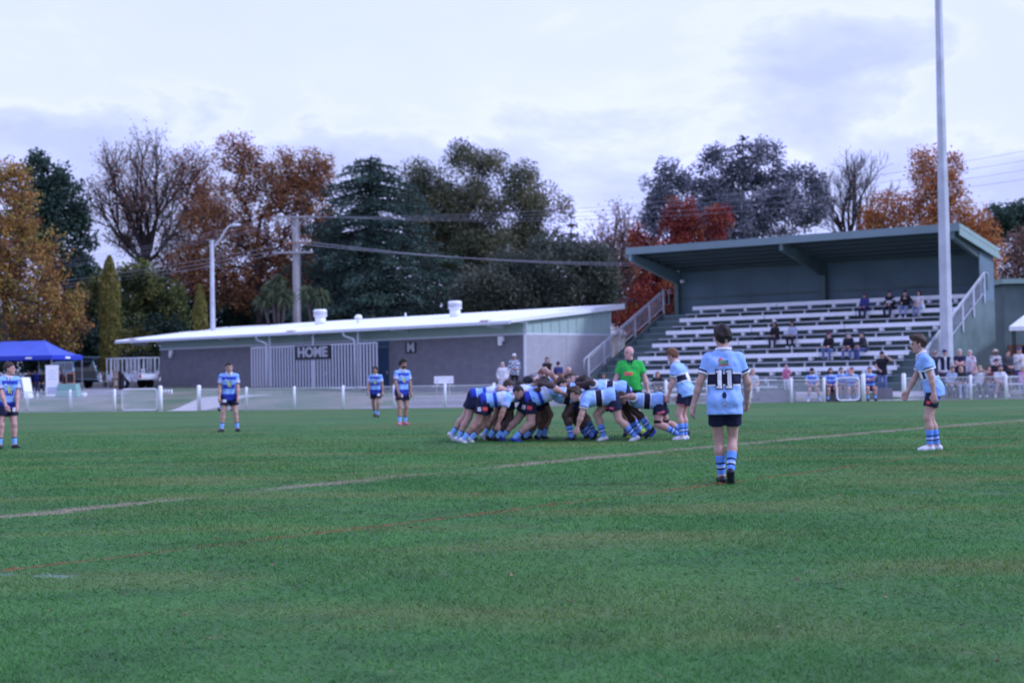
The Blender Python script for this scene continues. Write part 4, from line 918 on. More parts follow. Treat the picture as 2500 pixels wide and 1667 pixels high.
# far wood behind everything
L_ = [(x, (735 if 150 < x < 1480 else 775) + 20 * math.sin(x * 0.02), 70, 70 + 26 * math.sin(x * 0.013)) for x in range(-150, 2560, 60)]
L_ = to_world(L_, 150, 0.5); pts, lk = sample_lobes(L_, 1700, 0.2); k_ = RNG.integers(0, len(pts), 40000); C = pts[k_] + RNG.normal(size=(40000, 3)) * 0.7; C[:, 2] = np.maximum(C[:, 2], 0.6)
V, F, T = leaves(C, 0.6, np.clip(RNG.normal(0.4, 0.2, len(pts))[k_], 0, 1), 0.6); me = np_mesh('far_wood', V, F); set_attr(me, 'tint', T); me.materials.append(LM['dark']); tag(link('far_wood', me), 'dark band of distant trees behind the ground', 'trees', kind='stuff')
# ---------------------------------------------------------------- people: smooth blended solids turned into one surface
def surface_nets(S, lo, h):
    s = S < 0; c = np.zeros(tuple(n - 1 for n in S.shape), np.int8); nx, ny, nz = c.shape
    for i in (0, 1):
        for j in (0, 1):
            for k in (0, 1): c += s[i:nx + i, j:ny + j, k:nz + k]
    act = (c > 0) & (c < 8); I = np.argwhere(act)
    if len(I) == 0: return np.zeros((0, 3)), np.zeros((0, 4), int)
    acc = np.zeros((len(I), 3)); cnt = np.zeros(len(I))
    corner = [(i, j, k) for i in (0, 1) for j in (0, 1) for k in (0, 1)]
    val = {q: S[I[:, 0] + q[0], I[:, 1] + q[1], I[:, 2] + q[2]] for q in corner}
    for a in corner:
        for ax in range(3):
            if a[ax]: continue
            b = list(a); b[ax] = 1; b = tuple(b); va, vb = val[a], val[b]; m = (va < 0) != (vb < 0)
            t = np.where(m, va / np.where(m, va - vb, 1), 0); p = np.tile(np.array(a, float), (len(I), 1)); p[:, ax] += t
            acc += p * m[:, None]; cnt += m
    V = lo + h * (I + acc / cnt[:, None])
    idx = -np.ones(act.shape, np.int32); idx[act] = np.arange(len(I)); F = []
    for ax in range(3):
        o = [0, 1, 2]; o.remove(ax)
        sl0 = [slice(None)] * 3; sl1 = [slice(None)] * 3; sl0[ax] = slice(0, -1); sl1[ax] = slice(1, None)
        a = s[tuple(sl0)]; b = s[tuple(sl1)]; E = np.argwhere(a != b)
        E = E[(E[:, o[0]] > 0) & (E[:, o[1]] > 0) & (E[:, o[0]] < S.shape[o[0]] - 1) & (E[:, o[1]] < S.shape[o[1]] - 1)]
        if len(E) == 0: continue
        def ix(d0, d1):
            q = E.copy(); q[:, o[0]] += d0; q[:, o[1]] += d1; return idx[q[:, 0], q[:, 1], q[:, 2]]
        f = np.stack([ix(-1, -1), ix(0, -1), ix(0, 0), ix(-1, 0)], 1); fl = a[E[:, 0], E[:, 1], E[:, 2]]
        if ax == 1: fl = ~fl
        f[~fl] = f[~fl][:, ::-1]; F.append(f)
    F = np.concatenate(F); return V, F[(F >= 0).all(1)]
def dcone(p, q):
    _, a, b, ra, rb = q[:5]; ab = b - a; L = max(float(ab @ ab), 1e-9); pa = p - a; t = np.clip((pa @ ab) / L, 0, 1)
    d = np.linalg.norm(pa - t[..., None] * ab, axis=-1) - (ra + (rb - ra) * t)
    if len(q) > 5:
        n = ab / math.sqrt(L)
        if 'b' in q[5]: d = np.maximum(d, (p - b) @ n)
        if 'a' in q[5]: d = np.maximum(d, (a - p) @ n)
    return d
def delli(p, q):
    _, c, R_, r = q; l = (p - c) @ R_.T; k0 = np.linalg.norm(l / r, axis=-1); k1 = np.linalg.norm(l / (r * r), axis=-1); return k0 * (k0 - 1) / np.maximum(k1, 1e-9)
def dist(p, q): return dcone(p, q) if q[0] == 'c' else delli(p, q)
def bounds(q):
    if q[0] == 'c': m = max(q[3], q[4]); return np.minimum(q[1], q[2]) - m, np.maximum(q[1], q[2]) + m
    m = max(q[3]); return q[1] - m, q[1] + m
def solid(prims, h, k, cuts=(), wrinkle=0.0, extra=None):
    lo = np.min([bounds(q)[0] for q in prims], 0) - 3 * h; hi = np.max([bounds(q)[1] for q in prims], 0) + 3 * h
    n = np.ceil((hi - lo) / h).astype(int) + 1; S = np.full(n, 9.0, np.float32)
    for q in prims:
        a, b = bounds(q); i0 = np.maximum(((a - lo - k) / h).astype(int) - 1, 0); i1 = np.minimum(((b - lo + k) / h).astype(int) + 2, n)
        g = np.stack(np.meshgrid(*[lo[d] + h * np.arange(i0[d], i1[d]) for d in range(3)], indexing='ij'), -1)
        d = dist(g, q); sl = tuple(slice(i0[j], i1[j]) for j in range(3)); o = S[sl]
        m = np.maximum(k - np.abs(o - d), 0) / k; S[sl] = np.minimum(o, d) - m * m * k * 0.25
    if cuts or wrinkle or extra:
        g = np.stack(np.meshgrid(*[lo[d] + h * np.arange(n[d]) for d in range(3)], indexing='ij'), -1)
        if wrinkle:
            S += wrinkle * (np.sin(g[..., 2] * 38 + g[..., 0] * 21) * np.sin(g[..., 1] * 33 - g[..., 2] * 17) + 0.6 * np.sin(g[..., 0] * 55 + g[..., 2] * 29 + 1.3))
        for c, nn in cuts: S = np.maximum(S, (g - c) @ nn)
        if extra: S = np.maximum(S, extra(g))
    return surface_nets(S, lo, h)
def ik(a, t, l1, l2, pole):
    d = t - a; L = np.linalg.norm(d); m = (l1 + l2) * 0.995
    if L > m: t = a + d * (m / L); d = t - a; L = m
    L = max(L, abs(l1 - l2) + 0.02); n = d / np.linalg.norm(d); x = (l1 * l1 - l2 * l2 + L * L) / (2 * L); y = math.sqrt(max(l1 * l1 - x * x, 0))
    p = np.array(pole, float); p = p - n * (p @ n); p /= max(np.linalg.norm(p), 1e-6); return a + n * x + p * y, t
def nrm(v): v = np.array(v, float); return v / np.linalg.norm(v)

SKIN = {'fair': M('skin fair', (0.50, 0.30, 0.245), 0.6, 0.08, 14), 'tan': M('skin tan', (0.36, 0.20, 0.15), 0.6, 0.08, 14), 'brown': M('skin brown', (0.16, 0.085, 0.06), 0.6, 0.1, 14), 'dark': M('skin dark', (0.065, 0.036, 0.03), 0.55, 0.1, 14), 'pink': M('skin pink', (0.56, 0.31, 0.27), 0.6, 0.08, 14)}
HAIR = {'dark': M('hair dark', (0.020, 0.014, 0.012), 0.6, 0.3, 30), 'brown': M('hair brown', (0.050, 0.030, 0.020), 0.6, 0.3, 30), 'blond': M('hair blond', (0.40, 0.30, 0.17), 0.6, 0.2, 30), 'grey': M('hair grey', (0.48, 0.46, 0.45), 0.7, 0.2, 30), 'ginger': M('hair ginger', (0.16, 0.07, 0.035), 0.6, 0.2, 30)}
CLOTHM = {}
def cloth(c, pat=None):
    k = (c, pat)
    if k not in CLOTHM:
        m = M('cloth %d' % len(CLOTHM), c, 0.85, 0.16, 7); CLOTHM[k] = m; fold_bump(m.node_tree, m.node_tree.nodes['Principled BSDF'], next(n for n in m.node_tree.nodes if n.type == 'TEX_COORD'), 0.28)
        if pat == 'check':
            t = m.node_tree; b = t.nodes['Principled BSDF']; tcn = t.nodes.new('ShaderNodeTexCoord'); ch = t.nodes.new('ShaderNodeTexChecker'); ch.inputs['Scale'].default_value = 11
            ch.inputs[1].default_value = (*c, 1); ch.inputs[2].default_value = (0.62, 0.64, 0.72, 1); t.links.new(tcn.outputs['Object'], ch.inputs['Vector']); t.links.new(ch.outputs[0], b.inputs['Base Color'])
    return CLOTHM[k]
LB, RB_, OB, NV, WH = (0.26, 0.46, 0.86), (0.022, 0.045, 0.38), (0.29, 0.47, 0.87), (0.010, 0.012, 0.040), (0.72, 0.72, 0.78)
def gt(tz): return 0.05 + 0.55 * min(max((tz + 0.15) / 1.25, 0), 1)
home_shirt = ramp_mat('home jersey', 'gt', [(0.0, RB_), (gt(0.06), RB_), (gt(0.12), LB), (gt(0.32), LB), (gt(0.38), RB_), (gt(0.53), RB_), (gt(0.60), LB), (gt(0.78), LB), (gt(0.84), RB_), (gt(0.95), RB_), (gt(0.99), LB), (0.63, LB), (0.66, LB), (0.84, LB), (0.86, (0.6, 0.5, 0.6)), (0.96, (0.6, 0.5, 0.6)), (0.97, LB), (1.0, RB_)], folds=0.28)
home_ring = ramp_mat('home jersey forward', 'gt', [(0.0, RB_), (gt(0.10), RB_), (gt(0.11), LB), (gt(0.36), LB), (gt(0.37), RB_), (gt(0.50), RB_), (gt(0.51), LB), (gt(0.60), (0.56, 0.62, 0.80)), (gt(0.85), (0.56, 0.62, 0.80)), (gt(0.9), LB), (0.66, LB), (0.86, LB), (0.87, (0.55, 0.5, 0.62)), (0.99, LB)], folds=0.28)
opp_shirt = ramp_mat('away jersey', 'gt', [(0.0, OB), (gt(0.31), OB), (gt(0.315), WH), (gt(0.345), WH), (gt(0.35), NV), (gt(0.58), NV), (gt(0.585), WH), (gt(0.615), WH), (gt(0.62), OB), (0.66, OB), (0.91, OB), (0.915, NV), (0.945, NV), (0.95, WH), (0.99, WH)], interp='CONSTANT', folds=0.28)
sock_home = ramp_mat('home sock', 'gt', [(0, NV), (0.14, NV), (0.15, (0.24, 0.47, 0.88)), (1, (0.24, 0.47, 0.88))], interp='CONSTANT')
SB = (0.13, 0.30, 0.78); sock_opp = ramp_mat('away sock', 'gt', [(0, SB), (0.34, NV), (0.42, SB), (0.50, (0.45, 0.55, 0.85)), (0.60, NV), (0.68, SB)], interp='CONSTANT')
SHOE = {'black': M('boot black', (0.014, 0.014, 0.02), 0.45, 0.1), 'white': M('boot white', (0.66, 0.66, 0.70), 0.5, 0.1), 'blue': M('boot blue', (0.02, 0.05, 0.32), 0.45, 0.1), 'pink': M('boot pink', (0.60, 0.14, 0.22), 0.5, 0.1), 'lime': M('boot lime', (0.45, 0.60, 0.05), 0.5, 0.1), 'brown': M('boot brown', (0.12, 0.07, 0.045), 0.6, 0.1)}
eyem = M('eye dark', (0.02, 0.015, 0.015), 0.3, 0.0); mouthm = M('lips', (0.26, 0.10, 0.09), 0.5, 0.05)
redm = cloth((0.62, 0.07, 0.08)); pinkp = cloth((0.66, 0.12, 0.20)); whitep = cloth((0.62, 0.64, 0.70)); blackp = cloth((0.012, 0.013, 0.02)); yelp = cloth((0.60, 0.60, 0.10)); navyp = cloth(NV)
KIT = {
 'home': dict(shirt=home_shirt, shorts=NV, sock=(sock_home, 0.60), collar=(0.70, 0.70, 0.76), fit=0.012),
 'homef': dict(shirt=home_ring, shorts=NV, sock=(sock_home, 0.62), collar=(0.70, 0.70, 0.76), fit=0.008),
 'opp': dict(shirt=opp_shirt, shorts=NV, sock=(sock_opp, 0.42), collar=(0.74, 0.74, 0.80), fit=0.016),
 'ref': dict(shirt=cloth((0.030, 0.42, 0.065)), shorts=(0.012, 0.012, 0.02), sock=(cloth((0.02, 0.02, 0.03)), 0.3), collar=(0.015, 0.02, 0.05), fit=0.02),
}
def person(label, loc, yaw, H=1.8, pelvis=(0, 0, 0.955), lean=0, side=0, twist=0, feet=((-0.11, 0, 0), (0.11, 0, 0)), toe=(12, 12), heel=(0, 0), hands=None, head=(0, 0), bulk=1.0, belly=0.0, h=0.022, kit=None,
           top=None, sleeve='short', bottom=None, bot='pants', shoe='black', skin='fair', hair=('short', 'brown'), hat=None, vest=None, group=None, face=True, kneep=((-0.15, 1, 0), (0.15, 1, 0)), elb=((-0.6, -1, 0), (0.6, -1, 0)), hem=-0.13, decals=(), kneeband=False, strap=False, hand_dir=None, beard=False, tattoo=False, scar=None):
    k = H / 1.8; A_ = lambda v: np.array(v, float) * k
    e = empty('person', loc, math.radians(yaw), label, 'person', group)
    pv = A_(pelvis); ln, sd_ = math.radians(lean), math.radians(side)
    u = nrm((math.sin(sd_) * math.cos(ln), math.sin(ln), math.cos(ln) * math.cos(sd_))); r0_ = nrm(np.array([1.0, 0, 0]) - u * u[0]); f0 = np.cross(u, r0_)
    tw = math.radians(twist); r1 = r0_ * math.cos(tw) + f0 * math.sin(tw); f1 = np.cross(u, r1); b = bulk
    hips = [pv + r0_ * s * 0.092 * k - u * 0.02 * k for s in (-1, 1)]
    sh = [pv + u * 0.475 * k + r1 * s * (0.172 + 0.10 * (b - 1)) * k for s in (-1, 1)]; neck = pv + u * 0.545 * k
    hy, hp = math.radians(head[0]), math.radians(head[1]); hf = np.array([-math.sin(hy) * math.cos(hp), math.cos(hy) * math.cos(hp), math.sin(hp)])
    hu = nrm(np.array([0, 0, 1.0]) * 0.75 + u * 0.5); hu = nrm(hu - hf * (hu @ hf)); hr = np.cross(hf, hu); hc = neck + u * 0.045 * k + hu * 0.115 * k + hf * 0.022 * k
    RH = np.array([hr, hf, hu]); kb = k; k_h = k * 1.07
    knees = []; ank = []
    for s in (0, 1):
        t = A_(feet[s]) + np.array([0, 0, 0.085 * k]); kn, t = ik(hips[s], t, 0.435 * k, 0.425 * k, kneep[s]); knees.append(kn); ank.append(t)
    if hands is None: hands = ((-0.27, 0.06, 0.82), (0.27, 0.06, 0.82))
    elbs = []; wr = []
    for s in (0, 1):
        el, t = ik(sh[s], A_(hands[s]), 0.29 * k, 0.26 * k, elb[s]); elbs.append(el); wr.append(t)
    c = lambda a, d, ra, rb, fl=None: ('c', a, d, ra * k, rb * k) + ((fl,) if fl else ())
    hp_, ws, ch = [pv + r0_ * s * 0.072 * k for s in (-1, 1)], [pv + u * 0.2 * k + (r0_ + r1) * 0.5 * s * 0.062 * k for s in (-1, 1)], [pv + u * 0.39 * k + r1 * s * 0.082 * k for s in (-1, 1)]
    def torso(q, w=0.0):
        o = []
        for s in (0, 1):
            o += [c(hp_[s], ws[s], 0.112 * b + q, 0.100 * b + q + w), c(ws[s], ch[s], 0.100 * b + q + w, 0.112 * b + q)]
            o += [c(ch[s], sh[s] - u * 0.015 * k, 0.105 * b + q, 0.050 + q * 0.8)]
        o.append(c(sh[0], sh[1], 0.048 + q * 0.8, 0.048 + q * 0.8))
        if belly: o.append(c(pv + u * 0.1 * k + f0 * 0.05 * k, pv + u * 0.25 * k + f0 * 0.06 * k, 0.10 + belly + q, 0.10 + belly + q))
        return o
    tr = [c(neck - u * 0.01 * k, sh[s], 0.062, 0.045) for s in (0, 1)]
    body = torso(0.0) + tr + [c(neck - u * 0.03 * k, hc - hu * 0.03 * k, 0.060 * (0.6 + 0.4 * b), 0.056)]
    headp = [('e', hc + hu * 0.03 * k_h - hf * 0.012 * k_h, RH, np.array([0.078, 0.098, 0.092]) * k_h), ('e', hc - hu * 0.04 * k_h + hf * 0.022 * k_h, RH, np.array([0.062, 0.072, 0.082]) * k_h)]
    body += headp + [c(hc + hf * 0.088 * k_h + hu * 0.012 * k_h, hc + hf * 0.108 * k_h - hu * 0.022 * k_h, 0.010, 0.015), ('e', hc + hf * 0.07 * k_h - hu * 0.095 * k_h, RH, np.array([0.03, 0.026, 0.02]) * k_h)]
    for s in (-1, 1): body.append(('e', hc + hr * s * 0.080 * k_h - hf * 0.005 * k_h - hu * 0.005 * k_h, RH, np.array([0.012, 0.022, 0.034]) * k_h))
    for s in (0, 1):
        body += [c(sh[s], elbs[s], 0.055 * b, 0.042 * b), c(elbs[s], elbs[s] * 0.65 + wr[s] * 0.35, 0.041 * b, 0.043 * b), c(elbs[s] * 0.65 + wr[s] * 0.35, wr[s], 0.043 * b, 0.027)]
        w = nrm(wr[s] - elbs[s]); sg = -1 if s == 0 else 1
        if hand_dir and hand_dir[s] is not None: w = nrm(hand_dir[s])
        n = nrm(-r0_ * sg - w * (-(r0_ * sg) @ w)) if abs(r0_ @ w) < 0.95 else nrm(f0 - w * (f0 @ w)); l = np.cross(w, n)
        if l @ f0 < 0: l = -l
        p0, p1 = wr[s] + w * 0.02 * k, wr[s] + w * 0.085 * k
        for q in (-0.022, 0.0, 0.022): body.append(c(p0 + l * q * 0.7 * k, p1 + l * q * k, 0.021, 0.019))
        for i, (q, fl) in enumerate(((-0.034, 0.062), (-0.012, 0.075), (0.012, 0.080), (0.034, 0.070))):
            a = p1 + l * q * k; m1 = a + (w * 0.9 + n * 0.35) * fl * 0.5 * k; m2 = m1 + (w * 0.55 + n * 0.8) * fl * 0.55 * k
            rf = max(0.0095, h * 0.55 / k); body += [c(a, m1, rf, rf * 0.95), c(m1, m2, rf * 0.95, rf * 0.85)]
        a = p0 + l * 0.028 * k; rf = max(0.0115, h * 0.55 / k); body += [c(a, a + (w * 0.6 + l * 0.55 + n * 0.4) * 0.05 * k, rf * 1.1, rf), c(a + (w * 0.6 + l * 0.55 + n * 0.4) * 0.05 * k, a + (w * 1.3 + l * 0.6 + n * 0.7) * 0.06 * k, rf, rf * 0.85)]
        kn, an = knees[s], ank[s]; sd = nrm(an - kn); back = nrm(-np.array(f0) + sd * (f0 @ sd)) if abs(f0 @ sd) < 0.97 else nrm((0, -1, 0))
        mid = kn * 0.68 + an * 0.32 + back * 0.018 * k
        body += [c(hips[s] - u * 0.02 * k, hips[s] * 0.5 + kn * 0.5, 0.092 * b, 0.080 * b), c(hips[s] * 0.5 + kn * 0.5, kn, 0.080 * b, 0.056 * b), c(kn, mid, 0.055 * b, 0.058 * b), c(mid, an, 0.058 * b, 0.038)]
    body.append(c(hp_[0] - f0 * 0.035 * k, hp_[1] - f0 * 0.035 * k, 0.098 * b, 0.098 * b))
    fdir = []
    for s in (0, 1):
        t = math.radians(toe[s]) * (1 if s == 0 else -1); pt = math.radians(heel[s])
        fd = np.array([-math.sin(t) * math.cos(pt), math.cos(t) * math.cos(pt), -math.sin(pt)]); up = nrm(np.array([0, 0, 1.0]) - fd * fd[2]) if abs(fd[2]) < 0.98 else nrm((0, 1, 0)); fdir.append((fd, up))
        hl = ank[s] - up * 0.045 * k - fd * 0.03 * k; to = ank[s] - up * 0.055 * k + fd * 0.155 * k; body += [c(ank[s], hl, 0.036, 0.032), c(hl, to, 0.030, 0.026), c(ank[s], to, 0.032, 0.022)]
    def mk(name, prims, mat, kk, hh=None, par=None, wrinkle=0.0, cuts=(), extra=None, gtf=None):
        hh = hh or h; V, F = solid(prims, hh, kk * k, cuts, wrinkle, extra)
        if len(F) == 0: return None
        me = np_mesh(name, V, F, True); me.materials.append(mat)
        if gtf: set_attr(me, 'gt', gtf(V))
        o = link(name, me, par or e); return o
    bo = mk('body', body, SKIN[skin], 0.03)
    if kneeband:
        for s in (0, 1):
            d = nrm(knees[s] - hips[s]); mk('knee_band', [c(knees[s] - d * 0.07 * k, knees[s] - d * 0.0 * k, 0.068 * b, 0.066 * b, 'ab')], blackp, 0.01)
    kt = KIT.get(kit); upper = hips
    # upper garment
    tm = kt['shirt'] if kt else (top if isinstance(top, bpy.types.Material) else cloth(top) if top else None)
    fit_ = kt['fit'] if kt else 0.018
    sl = 'short' if kt else sleeve
    shirt_o = None
    def shirt_gt(V):
        tz = ((V - pv) @ u) / (0.5 * k); g = 0.05 + 0.55 * np.clip((tz + 0.15) / 1.25, 0, 1)
        dt = np.min([dist(V, q) for q in torso(fit_)], 0)
        for s in (0, 1):
            ab = elbs[s] - sh[s]; t = ((V - sh[s]) @ ab) / (ab @ ab); da = dist(V, c(sh[s], elbs[s], 0.07, 0.07)); m = (da < dt - 0.004) & (t > 0.12)
            g = np.where(m, 0.67 + 0.33 * np.clip(t / 0.66, 0, 1), g)
        return g
    if tm is not None:
        pr = torso(fit_, 0.008) + [c(neck - u * 0.02 * k, sh[s], 0.068, 0.052) for s in (0, 1)]
        for s in (0, 1):
            if sl == 'short': pr.append(c(sh[s], sh[s] + (elbs[s] - sh[s]) * 0.66, 0.063 * b, 0.068 * b + fit_ * 0.4, 'b'))
            elif sl == 'long':
                pr += [c(sh[s], elbs[s], 0.068 * b, 0.058 * b), c(elbs[s], wr[s], 0.058 * b, 0.046, 'b')]
        if hem < -0.02: pr.append(c(hp_[0] + u * hem * k, hp_[1] + u * hem * k, 0.115 * b + fit_, 0.115 * b + fit_)); pr += [c(hp_[s], hp_[s] + u * hem * k, 0.116 * b + fit_, 0.118 * b + fit_) for s in (0, 1)]; pr.append(c(hp_[0] - f0 * 0.035 * k, hp_[1] - f0 * 0.035 * k, 0.110 * b + fit_, 0.110 * b + fit_))
        shirt_o = mk('shirt' if (kt or sl == 'short') else 'jumper', pr, tm, 0.035, None, None, 0.0035, [(pv + u * hem * k, -u)], None, shirt_gt)
    if vest:
        pr = torso(fit_ + 0.016, 0.008); mk('vest', pr, cloth(vest), 0.035, None, None, 0.002, [(pv + u * -0.1 * k, -u), (neck + u * 0.0 * k, u)], lambda g: 0.035 * k - np.abs((g - pv) @ r1) + np.where((g - pv) @ f1 < 0, -9, 0))
    col = kt['collar'] if kt else None
    if col:
        cm = cloth(col); n0 = neck + u * 0.012 * k; pr = []
        for i in range(12):
            t0, t1 = 2 * math.pi * i / 12, 2 * math.pi * (i + 1) / 12
            q = [n0 + (r1 * math.cos(t) * 0.075 + f1 * (math.sin(t) * 0.068 + 0.006)) * k + u * (0.022 - 0.03 * max(math.sin(t), 0)) * k for t in (t0, t1)]; pr.append(c(q[0], q[1], 0.018, 0.018))
        for s in (-1, 1): pr.append(c(n0 + f1 * 0.07 * k + r1 * s * 0.045 * k - u * 0.005 * k, n0 + f1 * 0.108 * k + r1 * s * 0.022 * k - u * 0.075 * k, 0.016, 0.012))
        mk('collar', pr, cm, 0.012, min(h, 0.016))
    # lower garment
    bt, bc = ('shorts', kt['shorts']) if kt else (bot, bottom)
    low_o = None
    if bc:
        pr = [c(hp_[s] + u * 0.09 * k, hp_[s], 0.108 * b + 0.01, 0.116 * b + 0.012) for s in (0, 1)] + [c(hp_[0] - f0 * 0.035 * k, hp_[1] - f0 * 0.035 * k, 0.106 * b, 0.106 * b), c(hp_[0], hp_[1], 0.12 * b, 0.12 * b)]
        for s in (0, 1):
            kn, an = knees[s], ank[s]
            if bt == 'shorts': pr.append(c(hips[s], hips[s] + (kn - hips[s]) * 0.60, 0.108 * b, 0.104 * b + 0.004, 'b'))
            elif bt == 'skirt': pr += [c(hips[s], kn, 0.11 * b, 0.12 * b), c(kn, kn * 0.4 + an * 0.6, 0.12, 0.13, 'b')]
            else: pr += [c(hips[s], kn, 0.104 * b, 0.072 * b), c(kn, an, 0.074 * b, 0.056, 'b')]
        low_o = mk('shorts' if bt == 'shorts' else 'skirt' if bt == 'skirt' else 'trousers', pr, cloth(bc), 0.025, None, None, 0.0015, [(pv + u * 0.11 * k, u)])
    for s in (0, 1):
        fd, up = fdir[s]; an = ank[s]
        if kt:
            t0 = kt['sock'][1]; kn = knees[s]; a = kn + (an - kn) * t0; mid = kn * 0.68 + an * 0.32
            rr = lambda t: (0.063 + (0.044 - 0.063) * max(t - 0.32, 0) / 0.68) * (0.5 + 0.5 * b)
            sk_ = ank[s] - up * 0.03 * k
            def sgt(V, a=a, an=an): d = an - a; return np.clip(((V - a) @ d) / (d @ d), 0, 1)
            back = 0.018 * k * max(0, 1 - abs(t0 - 0.32) / 0.68); d_ = nrm(an - kn); bk = nrm(-np.array(f0) + d_ * (f0 @ d_)) if abs(f0 @ d_) < 0.97 else nrm((0, -1, 0))
            mk('sock', [c(a + bk * back, an, rr(t0), rr(1.0), 'a')], kt['sock'][0], 0.01, min(h, 0.017), None, 0, (), None, sgt)
        hl = an - up * 0.040 * k - fd * 0.035 * k; to = an - up * 0.052 * k + fd * 0.165 * k; ba = an - up * 0.046 * k + fd * 0.10 * k
        mk('boot', [c(an - up * 0.02 * k, hl, 0.043, 0.042), c(hl, ba, 0.040, 0.044), c(ba, to, 0.044, 0.030), c(an, ba, 0.040, 0.034)], SHOE[shoe if isinstance(shoe, str) else shoe[s]], 0.02, min(h, 0.018), None, 0, [(an - up * 0.083 * k, -up)])
    # hair and hats
    hs, hcol = hair if hair else (None, None)
    if hs and hs != 'bald':
        he = [('e', hc + hu * 0.034 * k - hf * 0.016 * k, RH, np.array([0.096, 0.114, 0.112]) * k)]
        if hs == 'full': he = [('e', hc + hu * 0.045 * k - hf * 0.012 * k, RH, np.array([0.108, 0.122, 0.118]) * k), ('e', hc + hu * 0.115 * k + hf * 0.03 * k, RH, np.array([0.085, 0.085, 0.055]) * k)]
        low = -0.03 if hs in ('short', 'full') else -0.3
        if hs == 'long': he += [c(hc - hf * 0.05 * k + hr * s * 0.05 * k, neck - f1 * 0.06 * k + r1 * s * 0.07 * k - u * 0.12 * k, 0.055, 0.035) for s in (-1, 0, 1)] + [c(hc + hr * s * 0.075 * k, neck + f1 * 0.03 * k + r1 * s * 0.10 * k - u * 0.08 * k, 0.03, 0.025) for s in (-1, 1)]
        if hs == 'bob': he += [c(hc - hf * 0.03 * k + hr * s * 0.06 * k, hc - hf * 0.03 * k + hr * s * 0.075 * k - hu * 0.11 * k, 0.045, 0.035) for s in (-1, 1)]
        def hx(g):
            a = (g - hc) @ hf; z = (g - hc) @ hu; x_ = np.abs((g - hc) @ hr)
            fr = np.minimum(a - 0.030 * k, 0.066 * k - z)
            if hs in ('long', 'bob'): fr = np.minimum(fr, 0.062 * k - x_)
            if hs in ('short', 'full'): return np.maximum(fr, np.minimum(low * k - z, np.maximum(-0.07 * k - z, a + 0.03 * k)))
            return fr
        mk('hair', he, HAIR[hcol], 0.015, min(h, 0.016), None, 0.009 if hs == 'full' else 0.003, (), hx)
    if beard: mk('beard', [('e', hc - hu * 0.065 * k + hf * 0.036 * k, RH, np.array([0.066, 0.070, 0.062]) * k)], HAIR[hcol or 'dark'], 0.01, min(h, 0.016), None, 0, (), lambda g: np.maximum((g - hc) @ hu + 0.035 * k, 0.0 * k - (g - hc) @ hf))
    if hat:
        kind_, hc_ = hat; hm = cloth(hc_); he = [('e', hc + hu * 0.05 * k - hf * 0.012 * k, RH, np.array([0.099, 0.116, 0.098]) * k)]
        o = mk('cap' if kind_ == 'cap' else 'beanie' if kind_ == 'beanie' else 'hat', he, hm, 0.01, min(h, 0.016), None, 0, [(hc + hu * (0.035 if kind_ != 'beanie' else 0.01) * k, -hu)])
        if kind_ == 'cap': br = [('e', hc + hf * 0.125 * k + hu * 0.040 * k, RH, np.array([0.07, 0.085, 0.013]) * k)]
        elif kind_ == 'hat': br = [('e', hc + hu * 0.042 * k, RH, np.array([0.175, 0.185, 0.014]) * k)]
        else: br = None
        if br: mk('brim', br, hm, 0.005, 0.012, o)
    if face:
        mb = MB()
        for s in (-1, 1): p = hc + hr * s * 0.033 * k + hf * 0.085 * k + hu * 0.012 * k; mb.sphere(p, 0.0125 * k, 6, 4); q = p + hu * 0.022 * k + hf * 0.004 * k; mb.bar(q - hr * 0.016 * k, q + hr * 0.016 * k, 0.012 * k, 0.009 * k)
        mb.build('eyes', eyem, e)
        p = hc + hf * 0.093 * k - hu * 0.058 * k; MB().sphere(p, (0.022 * k, 0.012 * k, 0.008 * k), 8, 4).build('mouth', mouthm, e)
    # flat prints pressed on the cloth
    for dc in decals:
        what, org, axis, sz, mat, rot = dc[:6]; off_ = dc[6] if len(dc) > 6 else 0.006
        src = shirt_o if axis[0] in 'sS' else low_o
        if src is None: continue
        me0 = src.data; bvh = BVHTree.FromPolygons([v.co for v in me0.vertices], [tuple(p.vertices) for p in me0.polygons])
        d = {'b': -f1, 'f': f1, 'l': -r1, 'r': r1}[axis[1]] if axis[0] == 's' else {'b': -f0, 'f': f0, 'l': -r0_, 'r': r0_}[axis[1]]
        vv_ = u if axis[0] in 'sS' else nrm(hips[0] + hips[1] - knees[0] - knees[1]); d = nrm(d - vv_ * (d @ vv_)); uu = np.cross(vv_, d)
        cen = pv + u * org[1] * k + (uu * org[0]) * k + d * 0.4 * k if axis[0] in 'sS' else pv - vv_ * org[1] * k + uu * org[0] * k + d * 0.4 * k
        if what == 'rect': pts, fs = [], []; nx_, ny_ = 8, 6; pts = [((i / nx_ - 0.5) * sz[0], (j / ny_ - 0.5) * sz[1]) for i in range(nx_ + 1) for j in range(ny_ + 1)]; fs = [(i * (ny_ + 1) + j, (i + 1) * (ny_ + 1) + j, (i + 1) * (ny_ + 1) + j + 1, i * (ny_ + 1) + j + 1) for i in range(nx_) for j in range(ny_)]
        elif what == 'disc': pts = [(0, 0)] + [(math.cos(t) * sz[0] / 2, math.sin(t) * sz[1] / 2) for t in np.linspace(0, 2 * math.pi, 17)[:-1]]; fs = [(0, 1 + i, 1 + (i + 1) % 16) for i in range(16)]
        else:
            tm_ = text_mesh(what, 1.0, 0.03); bm = bmesh.new(); bm.from_mesh(tm_); bmesh.ops.triangulate(bm, faces=list(bm.faces)); bmesh.ops.subdivide_edges(bm, edges=[q for q in bm.edges if q.calc_length() > 0.18], cuts=2, use_grid_fill=True)
            co = [v.co.copy() for v in bm.verts]; bm.verts.index_update(); fs = [tuple(v.index for v in f_.verts) for f_ in bm.faces]; bm.free()
